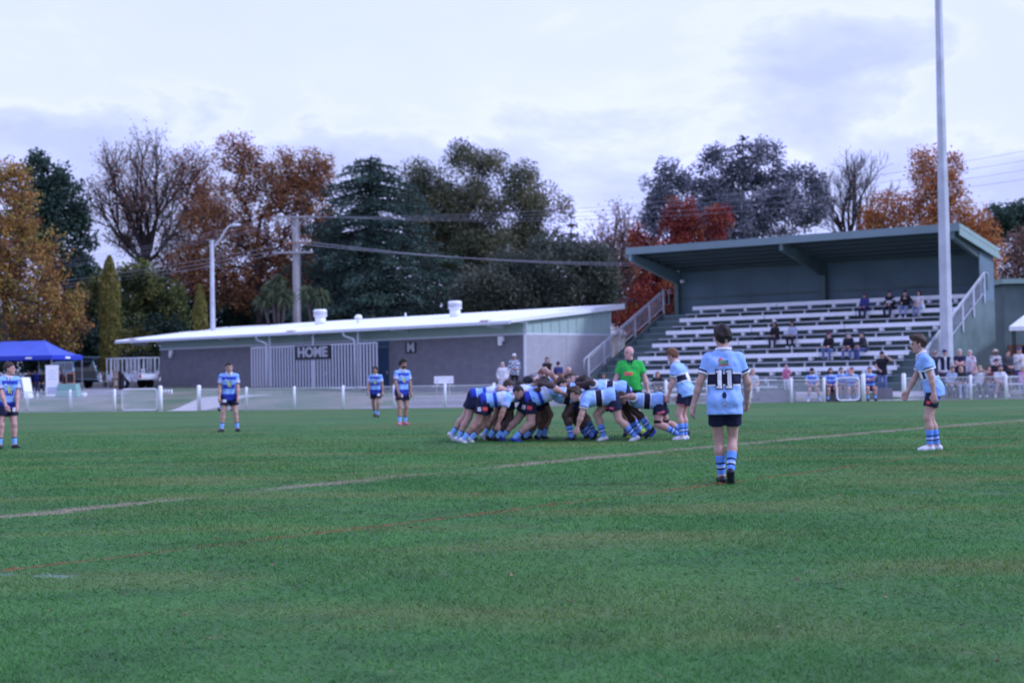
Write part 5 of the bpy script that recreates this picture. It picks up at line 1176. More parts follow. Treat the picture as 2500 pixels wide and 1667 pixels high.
            x0_, x1_, y0_, y1_ = min(v.x for v in co), max(v.x for v in co), min(v.y for v in co), max(v.y for v in co)
            pts = [((v.x - (x0_ + x1_) / 2) / (x1_ - x0_) * sz[0], (v.y - (y0_ + y1_) / 2) / (y1_ - y0_) * sz[1]) for v in co]
        ca, sa = math.cos(math.radians(rot)), math.sin(math.radians(rot)); V = []
        for (x_, y_) in pts:
            x_, y_ = x_ * ca - y_ * sa, x_ * sa + y_ * ca; o_ = cen + (uu * x_ + vv_ * y_) * k; hit = bvh.ray_cast(Vector(o_), Vector(-d))
            V.append(np.array(hit[0]) + d * off_ if hit[0] is not None else o_ - d * 0.4 * k)
        bm = bmesh.new(); vs2 = [bm.verts.new(v) for v in V]
        for f_ in fs:
            try: bm.faces.new([vs2[i] for i in f_])
            except ValueError: pass
        md = bpy.data.meshes.new('print'); bm.to_mesh(md); bm.free(); md.materials.append(mat); link('print', md, src)
    return e
# ---------------------------------------------------------------- players on the field
def feet_at(x, y):
    g = G(x * K, y * K); g.z = -0.012; return g
whitenum = cloth((0.78, 0.78, 0.83)); greenp = cloth((0.10, 0.22, 0.14)); bluep = cloth((0.03, 0.10, 0.55))
HD = [('rect', (-0.02, 0.30), 'sf', (0.035, 0.15), yelp, 8), ('rect', (0.03, 0.28), 'sf', (0.02, 0.13), yelp, 8), ('disc', (-0.09, 0.41), 'sf', (0.05, 0.035), whitep, 0)]
person('player in blue hooped jersey at the left edge, hands at the front of his shorts', feet_at(16, 1030), -142, 1.78, lean=13, hands=((-0.13, 0.25, 0.84), (0.10, 0.27, 0.85)), head=(52, -4), bulk=1.06, h=0.015, kit='home', skin='pink', hair=('short', 'brown'), feet=((-0.15, 0.02, 0), (0.15, 0.0, 0)),
       decals=HD + [('rect', (0.13, 0.16), 'lf', (0.12, 0.09), whitep, 0), ('disc', (0, 0.38), 'sr', (0.09, 0.11), whitep, 0)])
person('player in blue hooped jersey standing square to the camera, arms hanging, before the grey wall', feet_at(527, 991), -165, 1.80, lean=9, hands=((-0.22, 0.20, 0.82), (0.26, 0.14, 0.84)), head=(8, -8), bulk=1.1, h=0.015, kit='home', skin='fair', hair=('short', 'dark'), feet=((-0.20, 0.0, 0), (0.20, 0.05, 0)), toe=(14, 30),
       decals=HD + [('rect', (-0.13, 0.17), 'lf', (0.10, 0.07), whitep, 0), ('disc', (0, 0.37), 'sr', (0.09, 0.11), whitep, 0)])
g = gpt(552, -1.2, 0); person('player hidden behind the square-standing man, only his running legs showing', g, -80, 1.74, lean=14, pelvis=(0, 0, 0.93), feet=((-0.1, -0.30, 0.03), (0.1, 0.28, 0)), heel=(35, 0), hands=((-0.25, 0.2, 1.0), (0.25, -0.1, 0.95)), h=0.024, kit='home', skin='tan', hair=('short', 'dark'))
person('player in blue hooped jersey walking forward, nearest the dark doorway', feet_at(864, 958), 178, 1.74, lean=4, pelvis=(0, 0, 0.94), feet=((-0.06, 0.06, 0), (0.08, -0.30, 0.06)), heel=(0, 45), hands=((-0.26, 0.10, 0.84), (0.26, 0.16, 0.85)), head=(-6, -3), h=0.018, kit='home', skin='tan', hair=('bob', 'dark'),
       decals=HD + [('rect', (0.13, 0.16), 'lf', (0.11, 0.08), whitep, 0)])
person('dark haired player in blue hooped jersey and pink boots, hand on hip', feet_at(924, 976), -148, 1.83, lean=5, pelvis=(0, 0, 0.95), feet=((-0.07, 0.02, 0), (0.16, 0.16, 0)), toe=(5, 35), hands=((-0.20, 0.16, 0.88), (0.19, 0.17, 0.90)), elb=((-1, -0.5, 0), (1, -0.4, 0)), head=(22, -2), h=0.018, kit='home', skin='tan', hair=('full', 'dark'), shoe='pink', beard=True,
       decals=HD + [('rect', (-0.10, 0.17), 'lf', (0.13, 0.09), whitep, 0), ('rect', (0, 0.20), 'lr', (0.09, 0.06), redm, 0)])
X_, Y_ = (1447 - 1176) * 31.0 / 3434, 31.0
person('bald referee in a bright green shirt watching the scrum', (X_, Y_, 0), 172, 1.88, lean=2, hands=((-0.36, 0.06, 0.84), (0.36, 0.12, 0.84)), head=(-42, -8), bulk=1.12, belly=0.035, h=0.017, kit='ref', skin='pink', hair=None, hem=-0.04, decals=[('rect', (-0.03, 0.30), 'sf', (0.17, 0.07), cloth((0.70, 0.16, 0.05)), 0), ('rect', (-0.05, 0.30), 'sf', (0.10, 0.04), pinkp, 0, 0.011)])
person('away halfback crouching forward at the right end of the scrum, white boots', feet_at(1573, 1010), 62, 1.84, lean=19, pelvis=(0, -0.04, 0.945), feet=((-0.13, 0.0, 0), (0.13, 0.04, 0)), hands=((-0.20, 0.26, 0.76), (0.22, 0.20, 0.80)), head=(-5, -22), h=0.016, kit='opp', skin='pink', hair=('full', 'ginger'), shoe='white', face=True, elb=((-0.6, -1, 0), (0.6, -1, 0)),
       decals=[('rect', (0.0, 0.24), 'sb', (0.15, 0.19), whitenum, 0), ('rect', (0.04, 0.27), 'll', (0.12, 0.05), pinkp, 0), ('rect', (0.08, 0.05), 'lb', (0.06, 0.08), greenp, 0)])
one = lambda dx: [('rect', (dx, 0.235), 'sb', (0.082, 0.225), navyp, 0, 0.006), ('rect', (dx + 0.006, 0.237), 'sb', (0.046, 0.20), whitenum, 0, 0.011), ('rect', (dx, 0.146), 'sb', (0.066, 0.028), whitenum, 0, 0.012), ('rect', (dx - 0.018, 0.322), 'sb', (0.03, 0.022), whitenum, 25, 0.012)]
person('away winger with number 11 seen from behind, standing nearest the camera', feet_at(1668, 1112), -4, 1.85, lean=2, pelvis=(0, 0, 0.955), twist=-4, feet=((-0.035, 0.16, 0), (0.045, -0.06, 0.06)), heel=(0, 62), toe=(8, 2), hands=((-0.37, 0.02, 0.84), (0.27, 0.20, 0.95)), head=(10, 0), bulk=0.94, h=0.0135, kit='opp', skin='fair', hair=('full', 'dark'), hem=-0.16, face=False,
       decals=one(-0.055) + one(0.055) + [('rect', (0.0, 0.425), 'sb', (0.10, 0.05), greenp, 0), ('rect', (0.0, 0.392), 'sb', (0.11, 0.012), redm, 4), ('disc', (-0.035, 0.447), 'sb', (0.05, 0.06), redm, 0, 0.004), ('disc', (0.0, 0.055), 'sb', (0.05, 0.075), navyp, 0), ('disc', (0.0, -0.05), 'sb', (0.03, 0.04), redm, 0), ('disc', (0.0, -0.045), 'sb', (0.022, 0.03), whitep, 0, 0.012),
               ('rect', (-0.145, 0.11), 'lb', (0.075, 0.035), redm, 0), ('rect', (0.12, 0.085), 'lb', (0.13, 0.085), yelp, 0), ('rect', (0.12, 0.085), 'lb', (0.11, 0.03), whitep, -6, 0.011)])
person('away player at the right edge bending forward to the left, white boots', feet_at(2143, 1034), 82, 1.88, lean=16, pelvis=(0, -0.02, 0.95), feet=((-0.10, 0.06, 0), (0.10, -0.08, 0)), hands=((-0.22, -0.02, 0.80), (0.20, 0.34, 0.88)), head=(-2, -8), h=0.0145, kit='opp', skin='fair', hair=('full', 'brown'), shoe='white',
       decals=[('rect', (0.0, 0.24), 'sb', (0.16, 0.18), whitenum, 0), ('rect', (-0.05, 0.24), 'sb', (0.03, 0.13), navyp, 0, 0.011), ('rect', (0.05, 0.12), 'll', (0.10, 0.12), bluep, 0), ('rect', (-0.06, 0.22), 'll', (0.05, 0.05), redm, 0), ('rect', (0.10, 0.26), 'sf', (0.09, 0.14), whitenum, 0)])

# ---------------------------------------------------------------- the scrum
def push(label, px, lane, home, z, lean, feet, hands, head=(0, -20), H=1.84, bulk=1.12, skin='fair', hair=('short', 'dark'), shoe='black', heel=(45, 45), side=0, decals=(), kneeband=False, beard=False, twist=0, dz=-0.012):
    X = (px - 1176) * 30.0 / 3434 + 0.05
    return person(label, (X, lane, dz), -90 if home else 90, H, pelvis=(0, 0, z), lean=lean, side=side, twist=twist, feet=feet, heel=heel, hands=hands, head=head, bulk=bulk, h=0.0185, kit='homef' if home else 'opp', skin=skin, hair=hair, shoe=shoe, hem=-0.07, group='players bound in the scrum', kneep=((-0.1, 1, 0.1), (0.1, 1, 0.1)), elb=((-1, -0.2, 0.3), (1, -0.2, 0.3)), decals=decals, kneeband=kneeband, beard=beard, toe=(6, 6), face=False)
RD = [('rect', (0.02, 0.14), 'lr', (0.10, 0.07), redm, 0), ('rect', (-0.09, 0.15), 'lr', (0.07, 0.08), whitep, 0)]
LD = [('rect', (0.0, 0.20), 'll', (0.15, 0.045), pinkp, 8)]
push('home flanker on the near left of the scrum, free hand reaching to the grass', 1106, 29.52, True, 0.815, 82, ((-0.13, -0.28, 0), (0.14, -0.42, 0)), ((-0.25, 0.75, 0.98), (0.27, 0.22, 0.26)), (-18, -30), 1.80, 1.21, 'tan', ('short', 'dark'), 'white', (50, 40), decals=RD + [('rect', (0.0, 0.33), 'sb', (0.15, 0.2), whitep, 0)])
push('home prop on the near side of the scrum, arms locked with his opponent', 1208, 29.72, True, 0.795, 69, ((-0.14, -0.55, 0), (0.15, -0.30, 0)), ((-0.3, 0.7, 1.15), (0.28, 0.66, 0.92)), (10, -25), 1.84, 1.31, 'fair', ('short', 'dark'), 'blue', (50, 15), decals=RD + [('rect', (0.0, 0.36), 'sb', (0.16, 0.2), whitep, 0)])
push('home number eight at the back left of the scrum', 1082, 30.14, True, 0.885, 80, ((-0.14, -0.50, 0), (0.16, -0.32, 0)), ((-0.3, 0.7, 1.0), (0.3, 0.68, 1.0)), (0, -35), 1.84, 1.17, 'fair', ('short', 'brown'), 'white', (50, 35))
push('home lock behind the near prop, dark skin showing on the legs', 1158, 30.02, True, 0.855, 79, ((-0.15, -0.35, 0), (0.15, -0.20, 0)), ((-0.25, 0.72, 1.1), (0.25, 0.72, 0.9)), (0, -40), 1.88, 1.19, 'dark', ('short', 'dark'), 'black', (40, 30))
push('home hooker in the middle of the front row', 1222, 30.23, True, 0.855, 67, ((-0.14, 0.05, 0), (0.14, -0.22, 0)), ((-0.6, 0.45, 1.25), (0.6, 0.45, 1.22)), (0, -30), 1.78, 1.29, 'brown', ('short', 'dark'), 'black', (35, 45))
push('home prop on the far side of the front row', 1232, 30.74, True, 0.875, 65, ((-0.14, -0.2, 0), (0.14, 0.08, 0)), ((-0.3, 0.7, 1.2), (0.55, 0.5, 1.3)), (0, -25), 1.86, 1.31, 'fair', ('short', 'brown'), 'black', (45, 25))
push('home lock on the far side of the second row', 1150, 30.53, True, 0.875, 81, ((-0.15, -0.40, 0), (0.15, -0.25, 0)), ((-0.25, 0.72, 1.0), (0.25, 0.72, 1.0)), (0, -40), 1.9, 1.14, 'tan', ('short', 'brown'), 'white', (45, 30))
push('home flanker on the far side of the scrum', 1112, 30.95, True, 0.835, 78, ((-0.15, -0.45, 0), (0.15, -0.30, 0)), ((-0.28, 0.4, 0.7), (0.25, 0.75, 1.0)), (8, -25), 1.82, 1.14, 'fair', ('short', 'dark'), 'black', (45, 35))
push('away prop on the near side, head buried against the home prop', 1322, 29.80, False, 0.815, 77, ((-0.15, 0.18, 0), (0.15, -0.25, 0)), ((-0.28, 0.72, 1.12), (0.3, 0.7, 1.15)), (0, -35), 1.84, 1.32, 'dark', ('short', 'dark'), 'black', (20, 50))
push('away flanker propped on his left hand on the grass, nearest of his pack', 1390, 29.27, False, 0.815, 93, ((-0.13, -0.42, 0), (0.14, 0.14, 0)), ((-0.24, 0.68, 0.17), (0.25, 0.7, 0.95)), (14, -22), 1.90, 1.19, 'fair', ('full', 'brown'), 'white', (25, 20), decals=LD + [('2', (0.0, 0.27), 'sb', (0.14, 0.22), whitenum, 0)])
push('away lock with dark legs straining behind the near flanker', 1418, 29.80, False, 0.915, 82, ((-0.16, -0.58, 0), (0.16, -0.30, 0)), ((-0.25, 0.75, 1.05), (0.25, 0.75, 1.05)), (0, -40), 1.94, 1.19, 'dark', ('short', 'dark'), 'black', (45, 30))
push('away number eight with black knee straps at the right end of the scrum', 1500, 29.61, False, 0.725, 86, ((-0.16, -0.34, 0.02), (0.18, -0.52, 0.02)), ((-0.28, 0.72, 0.82), (0.28, 0.72, 0.85)), (0, -50), 1.86, 1.21, 'pink', ('short', 'brown'), 'black', (70, 70), decals=LD, kneeband=True)
push('away hooker in the middle of the front row', 1316, 30.31, False, 0.855, 69, ((-0.14, 0.1, 0), (0.14, -0.2, 0)), ((-0.6, 0.45, 1.25), (0.6, 0.45, 1.28)), (0, -30), 1.80, 1.29, 'tan', ('short', 'dark'), 'black', (35, 45))
push('away prop on the far side of the front row', 1314, 30.82, False, 0.915, 64, ((-0.14, -0.40, 0), (0.14, -0.30, 0)), ((-0.5, 0.5, 1.32), (0.3, 0.7, 1.2)), (0, -25), 1.86, 1.31, 'fair', ('short', 'ginger'), 'blue', (40, 30))
push('away lock on the far side of the second row', 1412, 30.44, False, 0.905, 83, ((-0.15, -0.45, 0), (0.15, -0.28, 0)), ((-0.25, 0.72, 1.0), (0.25, 0.72, 1.0)), (0, -40), 1.92, 1.17, 'tan', ('short', 'dark'), 'lime', (45, 30))
push('away flanker on the far side of the scrum', 1440, 30.91, False, 0.855, 80, ((-0.15, -0.50, 0), (0.15, -0.32, 0)), ((-0.25, 0.75, 1.0), (0.28, 0.4, 0.8)), (-8, -25), 1.84, 1.14, 'fair', ('short', 'brown'), 'blue', (45, 35))
b = feet_at(1210, 1006); ballm = M('ball leather', (0.30, 0.31, 0.36), 0.6, 0.25, 9)
e = MB().sphere((0, 0, 0), (0.145, 0.095, 0.095), 20, 12).build('rugby_ball', ballm, None, True, label='grey rugby ball on the grass under the scrum', cat='ball'); e.location = (b.x, b.y + 0.25, 0.095); e.rotation_euler = (0, 0, 0.3)
for s in (-1, 1): MB().tube([(s * 0.09, 0, 0), (s * 0.1, 0, 0)], [0.0765, 0.0715], 20, False).build('ball_band', cloth((0.03, 0.06, 0.2)), e, True)

# ---------------------------------------------------------------- spectators in the stand
SYAW = math.degrees(SF.rz) + 180
def seat(label, px, row, H=1.76, yaw=0, hands=None, z=0.0, feet=((-0.12, 0.42, 0), (0.12, 0.44, 0)), lean=8, **k):
    yr, zr = row_pos(row); x = SF.lx(px, yr, zr + 0.4); loc = SF.w(x, yr - 0.02, zr - 0.42)
    q = H / 1.8
    return person(label, loc, SYAW + yaw, H, pelvis=(0, 0, (0.42 + 0.085) / q + 0.02), lean=lean, feet=feet, hands=hands or ((-0.14, 0.36, 0.66), (0.14, 0.36, 0.66)), h=0.024, group='spectators', **k)
JE = (0.10, 0.15, 0.32); BK = (0.014, 0.014, 0.02); WT = (0.66, 0.66, 0.70)
seat('spectator in a navy blue hooded jumper on the second bench row, sitting apart', 2113, 1, 1.7, top=(0.045, 0.05, 0.20), sleeve='long', bottom=(0.03, 0.035, 0.09), hat=('cap', (0.10, 0.05, 0.10)), skin='tan')
seat('spectator in a black jumper with a white chest stripe on the second bench row', 2174, 1, 1.82, top=ramp_mat('striped jumper', 'gt', [(0, BK), (gt(0.5), WT), (gt(0.72), BK), (0.66, BK), (0.75, WT), (0.9, BK)], interp='CONSTANT'), sleeve='long', bottom=(0.03, 0.035, 0.08), hat=('cap', (0.03, 0.03, 0.06)))
seat('spectator in a black beanie and pale jeans on the second bench row', 2212, 1, 1.78, top=(0.018, 0.018, 0.025), sleeve='long', bottom=(0.22, 0.28, 0.45), shoe='white', hat=('beanie', BK), hair=('short', 'dark'), hands=((-0.14, 0.30, 0.95), (0.12, 0.34, 0.72)))
seat('spectator in a white sleeveless top with long dark hair on the second bench row', 2247, 1, 1.68, top=WT, sleeve='none', bottom=(0.20, 0.24, 0.40), hair=('long', 'dark'), yaw=-12, hands=((-0.10, 0.40, 0.62), (0.12, 0.38, 0.66)))
seat('spectator all in black with dark hair in the middle of the stand', 1894, 3, 1.7, top=BK, sleeve='long', bottom=(0.03, 0.03, 0.05), hair=('long', 'dark'), skin='tan')
seat('spectator in a grey denim jacket over a pink top in the middle of the stand', 1937, 3, 1.7, top=(0.36, 0.40, 0.52), sleeve='long', bottom=BK, hair=('long', 'dark'), shoe='white', skin='tan', vest=None)
seat('spectator in a dark cap and blue jeans, left of three on the fifth bench row', 2026, 4, 1.8, top=BK, sleeve='long', bottom=JE, hat=('cap', (0.12, 0.03, 0.06)), feet=((-0.18, 0.45, 0), (0.14, 0.42, 0)))
seat('spectator in a dark jumper leaning over, middle of three on the fifth bench row', 2075, 4, 1.8, top=(0.016, 0.018, 0.03), sleeve='long', bottom=JE, hat=('cap', (0.16, 0.17, 0.2)), lean=18, feet=((-0.2, 0.45, 0), (0.18, 0.42, 0)))
seat('spectator turned sideways in a charcoal jacket, right of three on the fifth bench row', 2112, 4, 1.8, yaw=-40, top=(0.035, 0.035, 0.045), sleeve='long', bottom=(0.05, 0.09, 0.26), hat=('cap', (0.04, 0.05, 0.1)), lean=14)
# ---------------------------------------------------------------- people behind the fence
def stand(label, px, q, yaw=180, H=1.75, z=None, **k):
    g = gpt(px, q)
    if z is not None: g.z = z
    return person(label, g, yaw, H, h=0.024, group='spectators', **k)
def sit(label, px, q, zs=0.44, yaw=180, H=1.75, z=None, hands=None, lean=8, feet=((-0.14, 0.40, 0), (0.14, 0.42, 0)), **k):
    g = gpt(px, q); g.z = g.z if z is None else z; q_ = H / 1.8; k.setdefault('group', 'spectators')
    return person(label, g, yaw, H, pelvis=(0, 0, (zs + 0.09) / q_ + 0.02), lean=lean, feet=feet, hands=hands or ((-0.14, 0.34, 0.68), (0.14, 0.34, 0.68)), h=0.024, **k)
stand('spectator in a black t-shirt and jeans standing with a phone held to the ear', 2155, 2.2, 165, 1.86, top=BK, sleeve='short', bottom=(0.12, 0.17, 0.33), hat=('cap', BK), hands=((-0.20, 0.16, 1.58), (0.12, 0.26, 1.02)), elb=((-1, 0.4, -0.6), (1, -0.3, -0.3)))
SUB = dict(kit='home', bulk=1.1, group='substitutes on the bench')
sit('bearded substitute in a dark cap, knees apart, left of the gate', 1982, 0.95, 0.45, 180, 1.86, hat=('cap', BK), beard=True, hair=('short', 'dark'), shoe='white', feet=((-0.24, 0.40, 0), (0.24, 0.40, 0)), **SUB)
sit('long haired bearded substitute beside the left edge of the gate', 2027, 0.95, 0.45, 182, 1.84, hair=('long', 'dark'), beard=True, shoe='black', feet=((-0.2, 0.40, 0), (0.2, 0.40, 0)), **SUB)
sit('substitute half hidden behind the gate, short dark hair', 2053, 1.35, 0.45, 185, 1.76, hair=('short', 'dark'), **SUB)
sit('substitute behind the gate with a hand raised to the face', 2080, 0.95, 0.45, 172, 1.86, hair=('short', 'brown'), skin='pink', **{**SUB, 'hands': ((-0.14, 0.34, 0.68), (0.06, 0.24, 1.12))})
sit('substitute with arms folded right of the gate', 2123, 0.95, 0.45, 178, 1.88, hair=('short', 'brown'), skin='pink', hands=((0.10, 0.30, 0.86), (-0.10, 0.31, 0.90)), **SUB)
stand('small child in a pink jumper and hat standing on the grey seat wall', 1921, 1.25, 150, 1.12, z=gpt(1921, 1.25).z + 0.43, top=(0.52, 0.16, 0.28), sleeve='long', bottom=WT, hat=('beanie', (0.55, 0.25, 0.40)), skin='pink', hands=((-0.30, 0.3, 1.15), (0.2, 0.2, 0.95)))
sit('spectator in a pale grey top sitting behind the winger', 1838, 1.58, 0.44, 180, 1.7, top=(0.45, 0.46, 0.50), sleeve='short', bottom=(0.6, 0.6, 0.64), hair=('bob', 'blond'), skin='pink')
sit('spectator in a black jacket with long brown hair behind the halfback', 1606, 1.58, 0.44, 180, 1.68, top=BK, sleeve='long', bottom=BK, hair=('long', 'ginger'))
sit('spectator in a white top with long brown hair left of the referee', 1474, 1.58, 0.44, 180, 1.72, top=WT, sleeve='long', bottom=(0.35, 0.38, 0.45), hair=('long', 'brown'), skin='tan')
stand('spectator in a wide hat and dark coat behind the bending away player', 2284, 3.2, 180, 1.76, top=(0.03, 0.03, 0.05), sleeve='long', bottom=JE, hat=('hat', (0.30, 0.24, 0.18)), skin='pink')
stand('spectator in a navy vest over a white shirt by the light pole', 2308, 2.6, 180, 1.82, top=WT, sleeve='long', vest=(0.014, 0.018, 0.05), bottom=(0.03, 0.03, 0.05), hat=('cap', (0.02, 0.03, 0.08)))
stand('spectator in a navy polo with folded arms right of the light pole', 2345, 2.4, 155, 1.86, top=(0.014, 0.018, 0.05), sleeve='short', bottom=(0.06, 0.08, 0.14), skin='pink', bulk=1.15, belly=0.03, hair=('short', 'grey'), hands=((0.10, 0.28, 1.12), (-0.12, 0.30, 1.16)), elb=((-1, 0.2, -0.5), (1, 0.2, -0.5)))
stand('spectator in a white shirt behind the man with folded arms', 2370, 3.0, 140, 1.76, top=WT, sleeve='short', bottom=JE, hair=('short', 'grey'), skin='pink')
stand('spectator in a checked shirt and straw hat before the clubhouse door', 2432, 3.6, 185, 1.78, top=cloth((0.28, 0.24, 0.20), 'check'), sleeve='long', bottom=JE, hat=('hat', (0.50, 0.42, 0.30)), skin='tan', beard=True, hair=('short', 'dark'), hands=((-0.1, 0.28, 1.08), (0.12, 0.28, 1.06)))
stand('spectator in a white jumper and blue cap at the right edge of the photo', 2490, 3.4, 170, 1.84, top=(0.62, 0.60, 0.62), sleeve='long', bottom=(0.05, 0.08, 0.24), hat=('cap', (0.05, 0.07, 0.20)), hands=((-0.22, 0.14, 1.0), (0.04, 0.26, 1.22)))
sit('blonde spectator in black hugging the knees on the long bench', 2346, 1.45, 0.44, 178, 1.68, top=BK, sleeve='long', bottom=(0.30, 0.36, 0.50), hair=('bob', 'blond'), skin='pink', shoe='white')
sit('spectator in a white top raising a camera on the long bench', 2392, 1.45, 0.44, 182, 1.7, top=WT, sleeve='short', bottom=(0.04, 0.045, 0.06), hair=('long', 'blond'), skin='fair', shoe='white', hands=((-0.12, 0.24, 1.18), (0.12, 0.24, 1.18)), elb=((-1, 0.3, -0.3), (1, 0.3, -0.3)))
stand('small child in a pink cap standing behind the long bench', 2376, 2.9, 200, 1.16, z=gpt(2376, 2.9).z + 0.3, top=(0.55, 0.42, 0.48), sleeve='long', bottom=(0.3, 0.3, 0.36), hat=('cap', (0.60, 0.06, 0.14)), skin='pink')
sit('bearded spectator in a white open shirt and shorts on the long bench', 2438, 1.40, 0.44, 180, 1.84, top=(0.62, 0.64, 0.72), sleeve='short', bottom=(0.05, 0.06, 0.09), bot='shorts', shoe='white', hair=('short', 'dark'), beard=True, lean=26, feet=((-0.26, 0.36, 0), (0.26, 0.36, 0)), hands=((-0.08, 0.52, 0.62), (0.08, 0.52, 0.62)))
sit('spectator in a dark cap and black top behind the bearded man', 2432, 2.62, 0.44, 180, 1.8, top=BK, sleeve='short', bottom=BK, hat=('cap', (0.05, 0.03, 0.06)), skin='pink')
sit('spectator in pink and blue at the right edge of the long bench', 2497, 1.6, 0.44, 184, 1.5, top=(0.50, 0.25, 0.42), sleeve='long', bottom=(0.2, 0.24, 0.4), hair=('long', 'blond'), skin='pink')
# near the changing room corner
stand('grey haired spectator in a loose white blouse left of the scrum', 1228, 6.2, 178, 1.60, top=WT, sleeve='long', bottom=(0.6, 0.6, 0.64), hair=('bob', 'grey'), skin='pink', hem=-0.30, bulk=1.06, hands=((-0.24, 0.12, 0.95), (0.24, 0.12, 0.95)))
stand('spectator in a checked shirt and white cap by the corner of the building', 1257, 8.2, 176, 1.88, top=cloth((0.10, 0.13, 0.20), 'check'), sleeve='long', bottom=BK, hat=('cap', (0.62, 0.62, 0.64)), skin='tan', hands=((-0.1, 0.26, 1.1), (0.22, 0.12, 0.95)))
stand('dark haired spectator in a black singlet standing before the pale end wall', 1337, 7.0, 182, 1.74, top=BK, sleeve='none', bottom=(0.22, 0.27, 0.40), hair=('bob', 'dark'), skin='pink', hem=-0.05)
sit('spectator in white with sunglasses sitting below the black singlet', 1321, 5.2, 0.44, 178, 1.64, top=WT, sleeve='short', bottom=(0.4, 0.4, 0.46), hair=('short', 'brown'), skin='pink')
stand('spectator in a navy hooded jumper seen from behind near the end wall', 1364, 6.0, 20, 1.6, top=(0.03, 0.035, 0.13), sleeve='long', bottom=BK, hat=('beanie', (0.03, 0.03, 0.10)), face=False)
# under the gazebo
for px, lab, tp, hr_ in ((72, 'spectator in black seated furthest left under the gazebo', BK, 'dark'), (88, 'spectator in royal blue seated under the gazebo', (0.04, 0.07, 0.40), 'dark'), (106, 'spectator in dark clothes seated next to the tall white banner', (0.02, 0.02, 0.03), 'brown'), (148, 'long haired spectator in maroon seated right of the tall white banner', (0.04, 0.018, 0.026), 'dark')):
    sit(lab, px, 17.0 + (px % 7) * 0.2, 0.50, 180, 1.72, top=tp, sleeve='long', bottom=(0.05, 0.06, 0.10), hair=('long' if px == 148 else 'short', hr_), skin='tan')

stand('spectator in a dark green jacket standing by the stand steps', 2262, 3.4, 175, 1.74, top=(0.03, 0.05, 0.04), sleeve='long', bottom=JE, hair=('short', 'grey'), skin='pink')
stand('spectator in a charcoal hooded jumper between the straw hat and the white jumper', 2462, 3.0, 190, 1.72, top=(0.05, 0.05, 0.06), sleeve='long', bottom=BK, hair=('short', 'dark'), hands=((-0.1, 0.26, 1.05), (0.12, 0.26, 1.05)))
sit('spectator in a pale blue shirt at the left end of the long bench', 2322, 1.45, 0.44, 186, 1.72, top=(0.34, 0.42, 0.60), sleeve='long', bottom=(0.05, 0.06, 0.09), hair=('short', 'brown'), skin='fair', lean=20)
sit('spectator in a maroon jumper in the middle of the long bench', 2414, 1.5, 0.44, 176, 1.66, top=(0.14, 0.03, 0.05), sleeve='long', bottom=JE, hair=('long', 'brown'), skin='fair')
sit('spectator in a navy jumper behind the referee on the picnic bench', 1522, 1.58, 0.44, 182, 1.7, top=(0.02, 0.025, 0.06), sleeve='long', bottom=BK, hair=('short', 'dark'))
# ---------------------------------------------------------------- gazebo, car, trailer and small things at the left
tentb = M('gazebo blue', (0.065, 0.105, 0.46), 0.6, 0.08, 1.5); tentd = M('gazebo blue valance', (0.03, 0.055, 0.46), 0.6, 0.08, 1.5); cpaint = M('car paint teal', (0.11, 0.19, 0.23), 0.25, 0.06, 1.5, metal=0.4, spec=0.5); glass = M('car glass', (0.015, 0.02, 0.026), 0.08, 0.05, spec=0.6); tyre = M('tyre', (0.015, 0.015, 0.017), 0.85, 0.1); rim = M('rim', (0.55, 0.56, 0.6), 0.35, 0.08, metal=0.4); tail = M('tail light', (0.35, 0.02, 0.03), 0.25, 0.05)
def frame_at(px, D, rz, z=None):
    x = XD(px, D, 1.0); return Frame(x, D, terr(x, D) if z is None else z, math.radians(rz))
GF = frame_at(127, 85, -18); gz = empty('gazebo', GF.o, GF.rz, 'royal blue pop-up gazebo at the left edge', 'gazebo')
W_, DD_, ZE, ZT, ZP = 6.0, 3.0, 2.05, 2.30, 3.18
def canopy():
    V = []; F = []; n = 6; rings = []
    for i in range(n + 1):
        t = i / n; z = ZT + (ZP - ZT) * t ** 1.45; dx, dy = 1.5 * t, 1.5 * t
        ring = [(-W_ + dx, dy, z), (-dx, dy, z), (-dx, DD_ - dy, z), (-W_ + dx, DD_ - dy, z)]; rings.append(range(len(V), len(V) + 4)); V += ring
    for i in range(n):
        for k in range(4): F.append((rings[i][k], rings[i][(k + 1) % 4], rings[i + 1][(k + 1) % 4], rings[i + 1][k]))
    return MB().add(V, F)
canopy().build('canopy', tentb, gz)
for a, c in (((-W_, 0), (0, 0)), ((0, 0), (0, DD_)), ((0, DD_), (-W_, DD_)), ((-W_, DD_), (-W_, 0))):
    v = MB().bar((a[0], a[1], (ZE + ZT) / 2), (c[0], c[1], (ZE + ZT) / 2), 0.02, ZT - ZE).build('valance', tentd, gz)
for x, r in ((-1.75, 0), (None, 1)):
    if r == 0: MB().box(x, x + 0.42, -0.02, -0.012, 2.11, 2.21).build('valance_print', white, gz)
    else: MB().box(0.012, 0.02, 1.3, 1.75, 2.11, 2.22).build('valance_print', white, gz)
for x in (0, -3, -6):
    for y in (0, 3): MB().box(x - 0.025 - (0.03 if x == 0 else 0), x + 0.025 - (0.03 if x == 0 else 0), y - 0.025 + (0.03 if y == 0 else -0.03), y + 0.025 + (0.03 if y == 0 else -0.03), -0.1, ZT - 0.02).build('leg', concd, gz)
